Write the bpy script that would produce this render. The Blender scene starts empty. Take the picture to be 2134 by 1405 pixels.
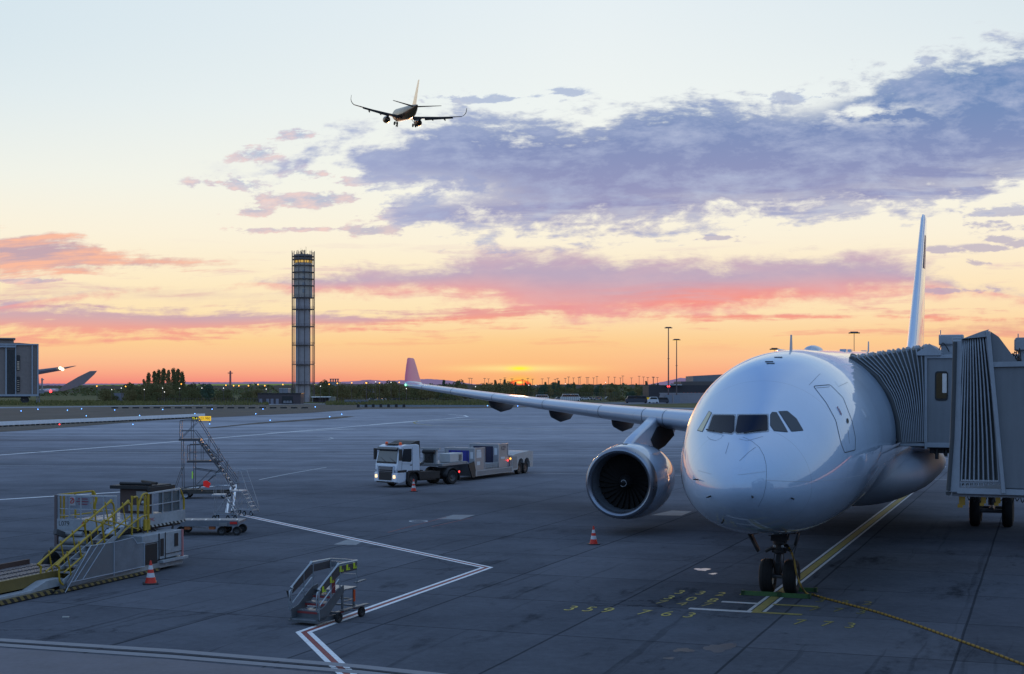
import bpy, bmesh, math, random
from mathutils import Vector, Matrix
from mathutils.bvhtree import BVHTree
random.seed(7)
C = bpy.context.scene.collection
PI = math.pi
F = 2134*50/36.0          # focal length of the lens, in photo pixels
H = 6.3                   # eye height above the apron
HOR = 808.0               # row of the horizon

def G(px, py, z=0.0):
    """ground point seen at a photo pixel"""
    Y = F*(H-z)/(py-HOR)
    return Vector(((px-1067)*Y/F, Y, z))
def P(px, py, Y):
    return Vector(((px-1067)*Y/F, Y, H-(py-HOR)*Y/F))
def lin(c):
    r = []
    for v in c[:3]:
        v = v/255.0
        r.append(v/12.92 if v <= 0.04045 else ((v+0.055)/1.055)**2.4)
    return (r[0], r[1], r[2], 1.0)

# ------------------------------------------------------------------ node expression helper
class E:
    def __init__(s, nt, sock): s.nt = nt; s.s = sock
    def _m(s, op, *a, clamp=False):
        n = s.nt.nodes.new('ShaderNodeMath'); n.operation = op; n.use_clamp = clamp
        for i, v in enumerate((s,)+a):
            if isinstance(v, E): s.nt.links.new(v.s, n.inputs[i])
            else: n.inputs[i].default_value = float(v)
        return E(s.nt, n.outputs[0])
    def __add__(s, o): return s._m('ADD', o)
    __radd__ = __add__
    def __sub__(s, o): return s._m('SUBTRACT', o)
    def __rsub__(s, o): return (s*-1.0)+o
    def __mul__(s, o): return s._m('MULTIPLY', o)
    __rmul__ = __mul__
    def __truediv__(s, o): return s._m('DIVIDE', o)
    def min(s, o): return s._m('MINIMUM', o)
    def max(s, o): return s._m('MAXIMUM', o)
    def abs(s): return s._m('ABSOLUTE')
    def pow(s, o): return s._m('POWER', o)
    def sqrt(s): return s._m('SQRT')
    def sin(s): return s._m('SINE')
    def frac(s): return s._m('FRACT')
    def lt(s, o): return s._m('LESS_THAN', o)
    def gt(s, o): return s._m('GREATER_THAN', o)
    def clamp(s): return s._m('ADD', 0.0, clamp=True)
    def sm(s, a, b, c=0.0, d=1.0):
        n = s.nt.nodes.new('ShaderNodeMapRange'); n.interpolation_type = 'SMOOTHSTEP'
        s.nt.links.new(s.s, n.inputs['Value'])
        for i, v in zip(('From Min', 'From Max', 'To Min', 'To Max'), (a, b, c, d)): n.inputs[i].default_value = v
        return E(s.nt, n.outputs['Result'])
def vec(nt, x, y, z=0.0):
    n = nt.nodes.new('ShaderNodeCombineXYZ')
    for i, v in enumerate((x, y, z)):
        if isinstance(v, E): nt.links.new(v.s, n.inputs[i])
        else: n.inputs[i].default_value = v
    return E(nt, n.outputs[0])
def sep(nt, v):
    n = nt.nodes.new('ShaderNodeSeparateXYZ'); nt.links.new(v.s, n.inputs[0])
    return [E(nt, n.outputs[i]) for i in range(3)]
def noise(nt, v, scale=1.0, detail=4.0, rough=0.5, dist=0.0, flat=False):
    n = nt.nodes.new('ShaderNodeTexNoise')
    if flat: n.noise_dimensions = '2D'
    if v is not None: nt.links.new(v.s, n.inputs['Vector'])
    n.inputs['Scale'].default_value = scale; n.inputs['Detail'].default_value = detail
    n.inputs['Roughness'].default_value = rough; n.inputs['Distortion'].default_value = dist
    return E(nt, n.outputs['Fac'])
def ramp(nt, fac, stops, interp='LINEAR'):
    n = nt.nodes.new('ShaderNodeValToRGB'); n.color_ramp.interpolation = interp
    cr = n.color_ramp
    while len(cr.elements) > 1: cr.elements.remove(cr.elements[-1])
    for i, (p, c) in enumerate(stops):
        e = cr.elements[0] if i == 0 else cr.elements.new(p)
        e.position = p; e.color = c
    nt.links.new(fac.s, n.inputs[0])
    return E(nt, n.outputs[0])
def mix(nt, fac, a, b, mode='MIX'):
    n = nt.nodes.new('ShaderNodeMix'); n.data_type = 'RGBA'; n.blend_type = mode
    for k, v in ((0, fac), (6, a), (7, b)):
        if isinstance(v, E): nt.links.new(v.s, n.inputs[k])
        elif k == 0: n.inputs[0].default_value = v
        else: n.inputs[k].default_value = v
    return E(nt, n.outputs[2])
def fcurve(nt, x, pts):
    n = nt.nodes.new('ShaderNodeFloatCurve'); c = n.mapping.curves[0]
    n.mapping.use_clip = False
    pts = sorted(pts)
    while len(c.points) > 2: c.points.remove(c.points[-1])
    c.points[0].location = pts[0]; c.points[1].location = pts[-1]
    for p in pts[1:-1]: c.points.new(*p)
    for p in c.points: p.handle_type = 'AUTO'
    n.mapping.update()
    nt.links.new(x.s, n.inputs['Value'])
    return E(nt, n.outputs[0])

# ------------------------------------------------------------------ materials
MATS = {}
def pmat(name, col, rough=0.6, metal=0.0, var=0.12, scale=2.0, bump=0.0, spec=0.4, coat=0.0, emit=None, estr=1.0, coatr=0.08):
    """procedural paint / metal: base colour broken up by two noises, rough varied a little"""
    if name in MATS: return MATS[name]
    m = bpy.data.materials.new(name); m.use_nodes = True; nt = m.node_tree
    b = nt.nodes['Principled BSDF']
    tc = nt.nodes.new('ShaderNodeTexCoord'); v = E(nt, tc.outputs['Object'])
    n1 = noise(nt, v, scale, 5, 0.6); n2 = noise(nt, v, scale*7, 3, 0.5)
    f = ((n1-0.5)*2.0*var + (n2-0.5)*var + 1.0)
    c = (col[0], col[1], col[2], 1.0)
    mm = nt.nodes.new('ShaderNodeVectorMath'); mm.operation = 'SCALE'
    mm.inputs[0].default_value = c[:3]; nt.links.new(f.s, mm.inputs['Scale'])
    nt.links.new(mm.outputs[0], b.inputs['Base Color'])
    r = ((n1-0.5)*0.25 + rough).clamp(); nt.links.new(r.s, b.inputs['Roughness'])
    b.inputs['Metallic'].default_value = metal
    b.inputs['Specular IOR Level'].default_value = spec
    b.inputs['Coat Weight'].default_value = coat; b.inputs['Coat Roughness'].default_value = coatr
    if bump:
        bn = nt.nodes.new('ShaderNodeBump'); bn.inputs['Strength'].default_value = bump; bn.inputs['Distance'].default_value = 0.02
        nt.links.new(n2.s, bn.inputs['Height']); nt.links.new(bn.outputs[0], b.inputs['Normal'])
    if emit:
        b.inputs['Emission Color'].default_value = (emit[0], emit[1], emit[2], 1); b.inputs['Emission Strength'].default_value = estr
    MATS[name] = m
    return m
white = pmat('white_paint', (.62, .63, .64), .45, var=.10, coat=.2)
whitedirt = pmat('worn_white_paint', (.42, .43, .43), .55, var=.25, scale=1.3)
greymet = pmat('galvanised_steel', (.30, .31, .32), .42, .75, var=.25, scale=3)
steel = pmat('dull_steel', (.17, .175, .18), .5, .5, var=.25)
dark = pmat('dark_metal', (.022, .022, .024), .55, var=.3)
rubber = pmat('rubber', (.016, .016, .017), .8, var=.3, scale=5)
yellow = pmat('yellow_paint', (.52, .36, .02), .5, var=.2)
red = pmat('red_paint', (.55, .025, .02), .5, var=.15)
blue = pmat('blue_tarp', (.028, .035, .25), .6, var=.25)
navy = pmat('navy_tarp', (.02, .022, .06), .6, var=.25)
glass = pmat('dark_glass', (.012, .014, .018), .06, var=.05, spec=.9)
rust = pmat('rusty_brown_metal', (.10, .052, .03), .7, var=.4)
mesh_panel = pmat('grey_mesh_panel', (.16, .18, .20), .45, .3, var=.2)
orange = pmat('orange_lens', (.7, .12, .03), .3, emit=(1, .12, .03), estr=.08)
hot = pmat('lit_headlight', (.9, .8, .6), .2, emit=(1, .66, .30), estr=1.6)
amber = pmat('lit_amber_lamp', (.9, .5, .1), .3, emit=(1, .40, .05), estr=2.6)
redlit = pmat('lit_red_lamp', (.9, .05, .05), .3, emit=(1, .03, .03), estr=6)
bluelit = pmat('lit_blue_lamp', (.2, .4, .9), .3, emit=(.13, .36, 1.0), estr=4)
whitelit = pmat('lit_white_lamp', (.9, .9, .9), .3, emit=(.95, .9, .8), estr=2.0)
concrete = pmat('concrete', (.20, .19, .18), .8, var=.2, scale=.5)

# ------------------------------------------------------------------ mesh builder
class MB:
    def __init__(s): s.v = []; s.f = []; s.mi = []; s.sm = []
    def add(s, vs, fs, mi=0, smooth=False):
        o = len(s.v); s.v += [Vector(v) for v in vs]
        for f in fs: s.f.append([i+o for i in f]); s.mi.append(mi); s.sm.append(smooth)
        return s
    def box(s, x0, x1, y0, y1, z0, z1, mi=0):
        vs = [(x, y, z) for z in (z0, z1) for y in (y0, y1) for x in (x0, x1)]
        return s.add(vs, [(0, 2, 3, 1), (4, 5, 7, 6), (0, 1, 5, 4), (2, 6, 7, 3), (0, 4, 6, 2), (1, 3, 7, 5)], mi)
    def bar(s, p0, p1, w, h=None, mi=0, up=(0, 0, 1)):
        h = h or w; p0 = Vector(p0); p1 = Vector(p1); d = (p1-p0).normalized()
        u = Vector(up)
        if abs(d.dot(u)) > .98: u = Vector((1, 0, 0))
        a = d.cross(u).normalized(); b = a.cross(d).normalized()
        vs = [p+a*sx*w/2+b*sz*h/2 for p in (p0, p1) for sx, sz in ((-1, -1), (1, -1), (1, 1), (-1, 1))]
        return s.add(vs, [(3, 2, 1, 0), (4, 5, 6, 7), (0, 1, 5, 4), (1, 2, 6, 5), (2, 3, 7, 6), (3, 0, 4, 7)], mi)
    def tube(s, pts, r, n=8, mi=0, r2=None, cap=True):
        pts = [Vector(p) for p in pts]; m = len(pts)
        rs = [r + (r2-r)*i/(m-1) if r2 is not None else r for i in range(m)]
        d0 = (pts[1]-pts[0]).normalized(); u = Vector((0, 0, 1)) if abs(d0.z) < .9 else Vector((1, 0, 0))
        a = d0.cross(u).normalized(); vs = []; fs = []
        for i, p in enumerate(pts):
            d = (pts[min(i+1, m-1)]-pts[max(i-1, 0)]).normalized()
            a = (a - d*a.dot(d)).normalized(); b = d.cross(a)
            k = 1.0
            if 0 < i < m-1:
                c = (pts[i]-pts[i-1]).normalized().dot((pts[i+1]-pts[i]).normalized()); k = 1/max(.6, math.sqrt(max(.01, (1+c)/2)))
            for j in range(n):
                t = 2*PI*j/n; vs.append(p + (a*math.cos(t)+b*math.sin(t))*rs[i]*k)
        for i in range(m-1):
            for j in range(n):
                fs.append((i*n+j, i*n+(j+1) % n, (i+1)*n+(j+1) % n, (i+1)*n+j))
        s.add(vs, fs, mi, True)
        if cap:
            s.add([vs[j] for j in range(n)], [tuple(range(n))[::-1]], mi); s.add([vs[(m-1)*n+j] for j in range(n)], [tuple(range(n))], mi)
        return s
    def lathe(s, prof, o=(0, 0, 0), axis=(0, 0, 1), n=24, mi=0, smooth=True, mis=None):
        """prof = [(distance along axis, radius)]"""
        ax = Vector(axis).normalized(); u = Vector((0, 0, 1)) if abs(ax.z) < .9 else Vector((1, 0, 0))
        a = ax.cross(u).normalized(); b = ax.cross(a); o = Vector(o)
        vs = [o+ax*h+(a*math.cos(2*PI*j/n)+b*math.sin(2*PI*j/n))*r for h, r in prof for j in range(n)]
        for i in range(len(prof)-1):
            fs = [(i*n+j, (i+1)*n+j, (i+1)*n+(j+1) % n, i*n+(j+1) % n) for j in range(n)]
            k = len(s.v)
            s.add(vs[i*n:(i+2)*n], [(j, n+j, n+(j+1) % n, (j+1) % n) for j in range(n)], mis[i] if mis else mi, smooth)
        return s
    def prism(s, poly, a, b, plane='xz', mi=0):
        """poly of 2-D points, extruded between a and b along the missing axis"""
        def q(p, t):
            return {'xz': (p[0], t, p[1]), 'xy': (p[0], p[1], t), 'yz': (t, p[0], p[1])}[plane]
        n = len(poly); vs = [q(p, a) for p in poly]+[q(p, b) for p in poly]
        fs = [tuple(range(n)), tuple(range(2*n-1, n-1, -1))]+[(i, i+n, (i+1) % n+n, (i+1) % n) for i in range(n)]
        return s.add(vs, fs, mi)
    def ball(s, c, r, n=10, mi=0, sz=1.0):
        prof = [(-math.cos(PI*i/(n//2))*r*sz, max(1e-4, math.sin(PI*i/(n//2))*r)) for i in range(n//2+1)]
        return s.lathe(prof, c, (0, 0, 1), n, mi)
    def loft(s, rings, mi=0, smooth=True, closed=True, cap=False):
        n = len(rings[0]); vs = [v for r in rings for v in r]; fs = []
        for i in range(len(rings)-1):
            for j in range(n if closed else n-1):
                fs.append((i*n+j, i*n+(j+1) % n, (i+1)*n+(j+1) % n, (i+1)*n+j))
        s.add(vs, fs, mi, smooth)
        if cap:
            s.add(rings[0], [tuple(range(n))[::-1]], mi); s.add(rings[-1], [tuple(range(n))], mi)
        return s
    def mesh(s, name, mats, fix=True, bevel=0):
        me = bpy.data.meshes.new(name); me.from_pydata([tuple(v) for v in s.v], [], s.f)
        for m in (mats if isinstance(mats, (list, tuple)) else [mats]): me.materials.append(m)
        me.polygons.foreach_set('material_index', s.mi); me.polygons.foreach_set('use_smooth', s.sm)
        if fix:
            bm = bmesh.new(); bm.from_mesh(me)
            bmesh.ops.remove_doubles(bm, verts=bm.verts, dist=1e-5)
            bmesh.ops.recalc_face_normals(bm, faces=bm.faces); bm.to_mesh(me); bm.free()
        me.update()
        return me
    def build(s, name, mats, parent=None, fix=True, bevel=0, sharp=40, label=None):
        me = s.mesh(name, mats, fix)
        o = bpy.data.objects.new(name, me); C.objects.link(o)
        if parent: o.parent = parent
        if label: o['label'] = label
        if bevel:
            b = o.modifiers.new('bevel', 'BEVEL'); b.width = bevel; b.segments = 2; b.limit_method = 'ANGLE'; b.angle_limit = math.radians(40)
        try:
            me.set_sharp_from_angle(angle=math.radians(sharp))
        except Exception: pass
        return o
def merge(o, mb, m):
    """adds surface relief to a part's own mesh, with a second material"""
    me2 = mb.mesh('relief', m); bm = bmesh.new(); bm.from_mesh(o.data); nf = len(bm.faces); bm.from_mesh(me2); bm.faces.ensure_lookup_table()
    if m.name not in [x.name for x in o.data.materials]: o.data.materials.append(m)
    k = [x.name for x in o.data.materials].index(m.name)
    for f_ in bm.faces[nf:]: f_.material_index = k
    bm.to_mesh(o.data); bm.free(); bpy.data.meshes.remove(me2)
def tag(o, label, cat, group=None):
    o['label'] = label; o['category'] = cat
    if group: o['group'] = group
    return o
def thing(name, label, cat, loc=(0, 0, 0), rotz=0.0, group=None):
    o = bpy.data.objects.new(name, None); C.objects.link(o); o.empty_display_size = .3
    o.location = loc; o.rotation_euler = (0, 0, rotz); return tag(o, label, cat, group)
def struct(o): o['kind'] = 'structure'; return o
def copy_tree(o, parent=None):
    c = o.copy(); C.objects.link(c)
    if parent: c.parent = parent
    for ch in [x for x in o.children]: copy_tree(ch, c)
    return c
def text_mesh(txt, name, m, parent, mat4, size=1.0, extrude=0.0, sx=1.0):
    cu = bpy.data.curves.new('t', 'FONT'); cu.body = txt; cu.size = size; cu.extrude = extrude
    cu.align_x = 'CENTER'; cu.align_y = 'CENTER'
    t = bpy.data.objects.new('t', cu); C.objects.link(t); bpy.context.view_layer.update()
    me = bpy.data.meshes.new_from_object(t.evaluated_get(bpy.context.evaluated_depsgraph_get()))
    bpy.data.objects.remove(t); bpy.data.curves.remove(cu)
    me.transform(mat4 @ Matrix.Diagonal((sx, 1, 1, 1))); me.materials.clear(); me.materials.append(m); me.name = name
    o = bpy.data.objects.new(name, me); C.objects.link(o)
    if parent: o.parent = parent
    return o
def basis(o, x, y):
    """matrix with local x along x, local y along y, at o"""
    x = Vector(x).normalized(); y = Vector(y).normalized(); z = x.cross(y)
    return Matrix(((x[0], y[0], z[0], o[0]), (x[1], y[1], z[1], o[1]), (x[2], y[2], z[2], o[2]), (0, 0, 0, 1)))
def pchip(xs, ys, x):
    n = len(xs)
    if x <= xs[0]: return ys[0]
    if x >= xs[-1]: return ys[-1]
    i = max(j for j in range(n-1) if xs[j] <= x)
    d = [(ys[j+1]-ys[j])/(xs[j+1]-xs[j]) for j in range(n-1)]
    def m(j):
        if j == 0: return d[0]
        if j == n-1: return d[-1]
        if d[j-1]*d[j] <= 0: return 0
        return 2*d[j-1]*d[j]/(d[j-1]+d[j])
    h = xs[i+1]-xs[i]; t = (x-xs[i])/h
    return ((1+2*t)*(1-t)**2*ys[i] + t*(1-t)**2*h*m(i) + t*t*(3-2*t)*ys[i+1] + t*t*(t-1)*h*m(i+1))

# ------------------------------------------------------------------ camera
cam = bpy.data.cameras.new('camera'); co = bpy.data.objects.new('camera', cam); C.objects.link(co)
co.location = (0, 0, H); co.rotation_euler = (math.radians(90), 0, 0)
cam.lens = 50; cam.sensor_width = 36; cam.sensor_fit = 'HORIZONTAL'
cam.shift_y = (HOR-702.5)/2134; cam.clip_start = .1; cam.clip_end = 60000
bpy.context.scene.camera = co
sc = bpy.context.scene
sc.view_settings.view_transform = 'Standard'; sc.view_settings.look = 'None'; sc.view_settings.exposure = 0; sc.view_settings.gamma = 1

# ------------------------------------------------------------------ world: dusk sky with cloud banks
SUN_AZ = math.atan((1083-1067)/F)
w = bpy.data.worlds.new('World'); sc.world = w; w.use_nodes = True; nt = w.node_tree
bg = nt.nodes['Background']
tc = nt.nodes.new('ShaderNodeTexCoord'); D = E(nt, tc.outputs['Generated'])
dx, dy, dz = sep(nt, D)
yy = dy.max(0.05)
A = (dx/yy)*(F/2134.0)+0.5               # 0..1 across the view to the west
B = (dz/yy)*(F/808.0)                    # 0 horizon .. 1 about fifteen degrees up
def q(x): return x/2134.0
def r_(y): return (808.0-y)/808.0
hzn = dz/((1.0-dz*dz).max(1e-4)).sqrt()   # tan(elevation)
Bz = hzn*(F/808.0)
side = (A-0.5)
# clear sky, towards the sunset
front = ramp(nt, (Bz*0.2).clamp(), [(p*0.2, lin(c)) for p, c in (
    (0.0, (238, 120, 112)), (0.012, (243, 140, 126)), (0.035, (250, 166, 134)), (0.07, (252, 192, 146)), (0.12, (253, 209, 150)), (0.19, (254, 228, 182)),
    (0.28, (254, 236, 200)), (0.38, (252, 242, 219)), (0.52, (247, 246, 233)), (0.72, (240, 245, 242)), (1.0, (231, 240, 244)),
    (1.5, (150, 190, 232)), (2.4, (80, 130, 205)), (4.9, (50, 92, 175)))])
back = ramp(nt, (dz*0.5+0.5).clamp(), [(0.0, (.05, .06, .08, 1)), (0.49, (.08, .09, .13, 1)), (0.505, (.37, .52, .78, 1)), (0.60, (.36, .60, .98, 1)),
    (0.72, (.31, .55, .95, 1)), (1.0, (.18, .34, .66, 1))])
# left / top corner a little bluer, right warmer
corner = (side*-1.6+0.15).clamp()*B.sm(.35, 1.0)
front = mix(nt, corner*0.55, front, lin((196, 219, 233)))
cornr = (side*1.6-0.1).clamp()*B.sm(.55, 1.05)
front = mix(nt, cornr*0.7, front, lin((205, 222, 232)))
warm = (side*1.3+0.1).clamp()*B.sm(.5, .05)
front = mix(nt, warm*0.16, front, lin((250, 160, 110)))
# glow round the sun
su = (A-q(1083))*2134.0; sv = (B)*808.0
AB = vec(nt, A, B, 0.0)
def dist2(cx, cy, rx, ry):
    m = nt.nodes.new('ShaderNodeVectorMath'); m.operation = 'MULTIPLY_ADD'; nt.links.new(AB.s, m.inputs[0])
    kx, ky = 2134.0/rx, 808.0/ry
    m.inputs[1].default_value = (kx, ky, 0); m.inputs[2].default_value = (-q(cx)*kx, -r_(cy)*ky, 0)
    d = nt.nodes.new('ShaderNodeVectorMath'); d.operation = 'DOT_PRODUCT'
    nt.links.new(m.outputs[0], d.inputs[0]); nt.links.new(m.outputs[0], d.inputs[1]); return E(nt, d.outputs['Value'])
def gauss(cx, cy, rx, ry):
    return (dist2(cx, cy, rx, ry)*-1.0)._m('EXPONENT')
front = mix(nt, gauss(1085, 790, 330, 70)*0.5, front, lin((255, 196, 110)))
front = mix(nt, gauss(1085, 768, 130, 7)*0.75, front, lin((255, 232, 150)))
front = mix(nt, gauss(1083, 768, 22, 4.5), front, lin((255, 244, 60)))
front = mix(nt, gauss(1083, 795, 26, 12)*0.9, front, lin((255, 190, 70)))
# coordinates for cloud texture, stretched along the horizon
wp = noise(nt, vec(nt, A*5.0, B*4.0, 0.3), 1.0, 2, .5, flat=True)-0.5
ca = A+wp*0.035; cb = B+wp*0.05
fine = noise(nt, vec(nt, ca*15.0+cb*1.6+1.7, cb*15.0-ca*2.0), 1.0, 6, .62, flat=True)-0.5
fine2 = noise(nt, vec(nt, ca*42.0+5.1, cb*44.0-ca*5.0), 1.0, 4, .62, flat=True)-0.5
streak = noise(nt, vec(nt, ca*7.0+9.4, cb*38.0-ca*2.0), 1.0, 5, .6, flat=True)-0.5
def band(up, lo, amp=.20, soft=.05, gain=1.0, nz=None, bias=.006):
    U = fcurve(nt, A.clamp(), [(q(x), r_(y)) for x, y in up]); L = fcurve(nt, A.clamp(), [(q(x), r_(y)) for x, y in lo])
    half = (U-L)*0.5
    d = (half-(B-(U+L)*0.5).abs())
    nz = nz if nz is not None else fine
    dd = d + nz*(amp*1.5) + fine2*(amp*0.8) + bias
    rel = ((B-L)/((U-L).max(0.01))).clamp()
    return dd.sm(-soft*.4, soft)*gain, rel
dens = []
# A: broad blue-violet bank rising to the right
dA, rA = band([(0, 380), (440, 372), (600, 345), (690, 306), (800, 288), (930, 246), (1100, 254), (1240, 254), (1350, 222), (1480, 214), (1600, 226), (1700, 216), (1800, 175), (1900, 150), (2000, 120), (2134, 100)],
              [(0, 390), (440, 380), (600, 360), (690, 330), (760, 380), (850, 470), (1000, 480), (1180, 482), (1300, 486), (1420, 470), (1560, 455), (1750, 450), (1900, 440), (2134, 398)], amp=.15, soft=.065, bias=.016)
hole = gauss(880, 398, 135, 26)
dA = (dA - hole*(0.75-(fine*3.5+fine2*2.5))).clamp()
hole2 = gauss(1790, 235, 130, 22); dA = (dA - hole2*(0.35+(fine*4.0+fine2*3.0))).clamp()
dA = dA*A.sm(.17, .32)
# lower edge breaks up
brk = (rA.sm(.40, .0))*(streak*5.0+0.45).clamp()
dA = (dA-brk*0.35).clamp()
colA = mix(nt, (B.sm(.35, .82)), lin((156, 152, 190)), lin((106, 136, 184)))
colA = mix(nt, A.sm(.30, .55, .45, 0.0), colA, lin((176, 186, 220)))
colA = mix(nt, (fine*2.2+fine2*1.0+0.16).clamp(), colA, lin((176, 186, 214)))
# B: mauve bank, coral underside
dB, rB = band([(0, 640), (560, 588), (640, 578), (900, 556), (1000, 536), (1180, 530), (1330, 542), (1500, 548), (1700, 534), (1850, 540), (1960, 570), (2010, 600), (2134, 620)],
              [(0, 642), (560, 592), (640, 606), (900, 612), (1020, 625), (1150, 655), (1300, 660), (1500, 645), (1700, 625), (1850, 615), (1960, 608), (2010, 606), (2134, 622)], amp=.06, soft=.042, bias=.009)
colB = mix(nt, rB.sm(.70, .0), lin((184, 164, 190)), lin((240, 156, 152)))
colB = mix(nt, (gauss(1500, 625, 240, 26)*(streak*4.0+0.75).clamp()), colB, lin((248, 136, 124)))
colB = mix(nt, (fine*1.6+0.2).clamp()*0.6, colB, lin((226, 184, 188)))
# C: long low bank on the left and across
dC, rC = band([(0, 642), (150, 640), (260, 646), (400, 655), (620, 650), (760, 660), (900, 652), (1040, 648), (1250, 655), (1800, 659), (2134, 662)],
              [(0, 694), (150, 698), (400, 695), (620, 688), (760, 684), (900, 672), (1040, 668), (1250, 662), (1800, 661), (2134, 664)], amp=.065, soft=.026, nz=streak)
colC = mix(nt, rC.sm(.9, .05), lin((200, 166, 180)), lin((244, 160, 142)))
colC = mix(nt, A.sm(.3, .5)*0.7, colC, lin((246, 148, 132)))
# D: orange lit cloud at far left
dD, rD = band([(0, 490), (120, 492), (190, 506), (260, 532), (420, 546), (600, 552), (2134, 560)],
              [(0, 570), (150, 566), (300, 554), (420, 552), (600, 553), (2134, 561)], amp=.07, soft=.025, nz=streak)
dD = dD*A.sm(.27, .15)
colD = mix(nt, (streak*4.0+fine*2.0+0.5).clamp(), lin((194, 164, 176)), lin((250, 186, 158)))
# thin veils between
veil = (streak+fine*0.35).sm(.03, .22)*B.sm(.08, .14)*B.sm(.40, .30)
veilc = mix(nt, B.sm(.1, .36), lin((246, 160, 132)), lin((222, 192, 200)))
# E: second left bank with flat top
dE, rE = band([(0, 606), (120, 600), (330, 606), (560, 612), (700, 606), (2134, 640)], [(0, 622), (120, 624), (330, 622), (560, 620), (700, 610), (2134, 642)], amp=.06, soft=.05, gain=.5, nz=streak)
dE = dE*A.sm(.36, .28)
# puffs
pf = None
for a_ in ((535, 322, 52, 15, .8), (615, 283, 40, 9, .5), (640, 362, 62, 16, .62), (485, 382, 68, 14, .8), (640, 413, 85, 14, .9), (535, 443, 45, 8, .4),
           (640, 478, 110, 7, .9), (775, 480, 70, 9, .9), (1020, 208, 95, 8, .55), (1185, 192, 28, 6, .3), (1670, 205, 80, 12, .95), (1930, 128, 26, 8, .4), (800, 376, 95, 10, .5), (960, 385, 70, 12, .6),
           (2050, 518, 38, 6, .8), (2090, 497, 28, 6, .8), (1960, 522, 30, 6, .6), (2125, 508, 25, 6, .9), (2030, 548, 30, 5, .5), (1500, 497, 40, 5, .6), (2080, 470, 70, 10, .6), (2080, 440, 80, 10, .7),
           (860, 445, 90, 14, .8), (560, 480, 60, 6, .6), (1980, 605, 70, 5, .6), (60, 585, 90, 4, .5)):
    p = dist2(a_[0], a_[1], a_[2]*1.25, a_[3]*1.35); pf = p if pf is None else pf.min(p)
pe = (pf*-1.0)._m('EXPONENT')
pf = (pe*0.9+fine*2.4+fine2*1.8-0.36).sm(0, .40)*pe.sm(.02, .3)*0.75
pfc = mix(nt, B.sm(.3, .6), lin((176, 164, 192)), lin((148, 166, 206)))
pfc = mix(nt, (A.sm(.48, .30)*(fine2*3.0+0.4).clamp())*0.8, pfc, lin((250, 200, 190)))
# right edge streaks
dR, rR = band([(0, 690), (1800, 690), (1950, 682), (2134, 664)], [(0, 692), (1800, 691), (1950, 690), (2134, 688)], amp=.05, soft=.03, gain=.7, nz=streak)
dR = dR*A.sm(.84, .92)
sky = front
sky = mix(nt, veil*0.55, sky, veilc)
sky = mix(nt, dE*0.8, sky, lin((206, 174, 180)))
sky = mix(nt, dC*0.9, sky, colC)
sky = mix(nt, dR*0.8, sky, lin((224, 150, 142)))
sky = mix(nt, dD*0.95, sky, colD)
sky = mix(nt, dB*0.93, sky, colB)
sky = mix(nt, pf*0.9, sky, pfc)
# bright silver rims
rim = (dA*(1.0-dA))*4.0
sky = mix(nt, rim*0.35*B.sm(.35, .5), sky, lin((250, 248, 240)))
sky = mix(nt, dA*0.97, sky, colA)
# the red sun itself, on the skyline
sd = ((su*su)*(1/26.0/26.0) + ((sv-6.0)*(sv-6.0))*(1/11.0/11.0))
sky = mix(nt, sd.sm(1.1, .6)*0.9, sky, lin((255, 60, 40)))
sky = mix(nt, gauss(1083, 797, 9, 3), sky, lin((255, 235, 110)))
# eastern sky: broken violet-grey cloud
eb = noise(nt, vec(nt, dx*2.2, dy*2.2, dz*5.0), 1.0, 6, .55).sm(.45, .68)
back = mix(nt, eb*0.45*dz.sm(0.0, .15), back, (.34, .36, .50, 1))
plain = mix(nt, dy.sm(-.25, .45), back, front)
plain = mix(nt, dz.sm(-.02, -.06), plain, (.05, .06, .075, 1))
nish = nt.nodes.new('ShaderNodeTexSky'); nish.sky_type = 'NISHITA'; nish.sun_disc = False
nish.sun_elevation = math.radians(2.0); nish.sun_rotation = SUN_AZ; nish.air_density = 1.2; nish.dust_density = 2.0
nsc = nt.nodes.new('ShaderNodeVectorMath'); nsc.operation = 'SCALE'; nt.links.new(nish.outputs[0], nsc.inputs[0]); nsc.inputs['Scale'].default_value = .05
plain = mix(nt, dy.sm(.55, .0), plain, E(nt, nsc.outputs[0]), 'ADD')
nt.links.new(plain.s, bg.inputs[0]); bg.inputs[1].default_value = 1.0
bg2 = nt.nodes.new('ShaderNodeBackground'); nt.links.new(sky.s, bg2.inputs[0])
# the cloud banks stand in the west, low over the horizon: elsewhere the sky is clear
where = B.sm(1.45, 1.15)*B.sm(-.08, -.03)*dy.sm(.60, .75)
ms = nt.nodes.new('ShaderNodeMixShader'); nt.links.new(where.s, ms.inputs[0]); nt.links.new(bg.outputs[0], ms.inputs[1]); nt.links.new(bg2.outputs[0], ms.inputs[2])
nt.links.new(ms.outputs[0], nt.nodes['World Output'].inputs[0])
w.cycles.sampling_method = 'MANUAL'; w.cycles.sample_map_resolution = 512

sl = bpy.data.lights.new('sun', 'SUN'); sl.energy = 3.5; sl.angle = math.radians(.6); sl.color = (1, .50, .22)
so = bpy.data.objects.new('sun', sl); C.objects.link(so)
el = math.radians(0.32)
so.rotation_euler = Vector((math.sin(SUN_AZ)*math.cos(el), math.cos(SUN_AZ)*math.cos(el), math.sin(el))).to_track_quat('Z', 'Y').to_euler()
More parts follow.
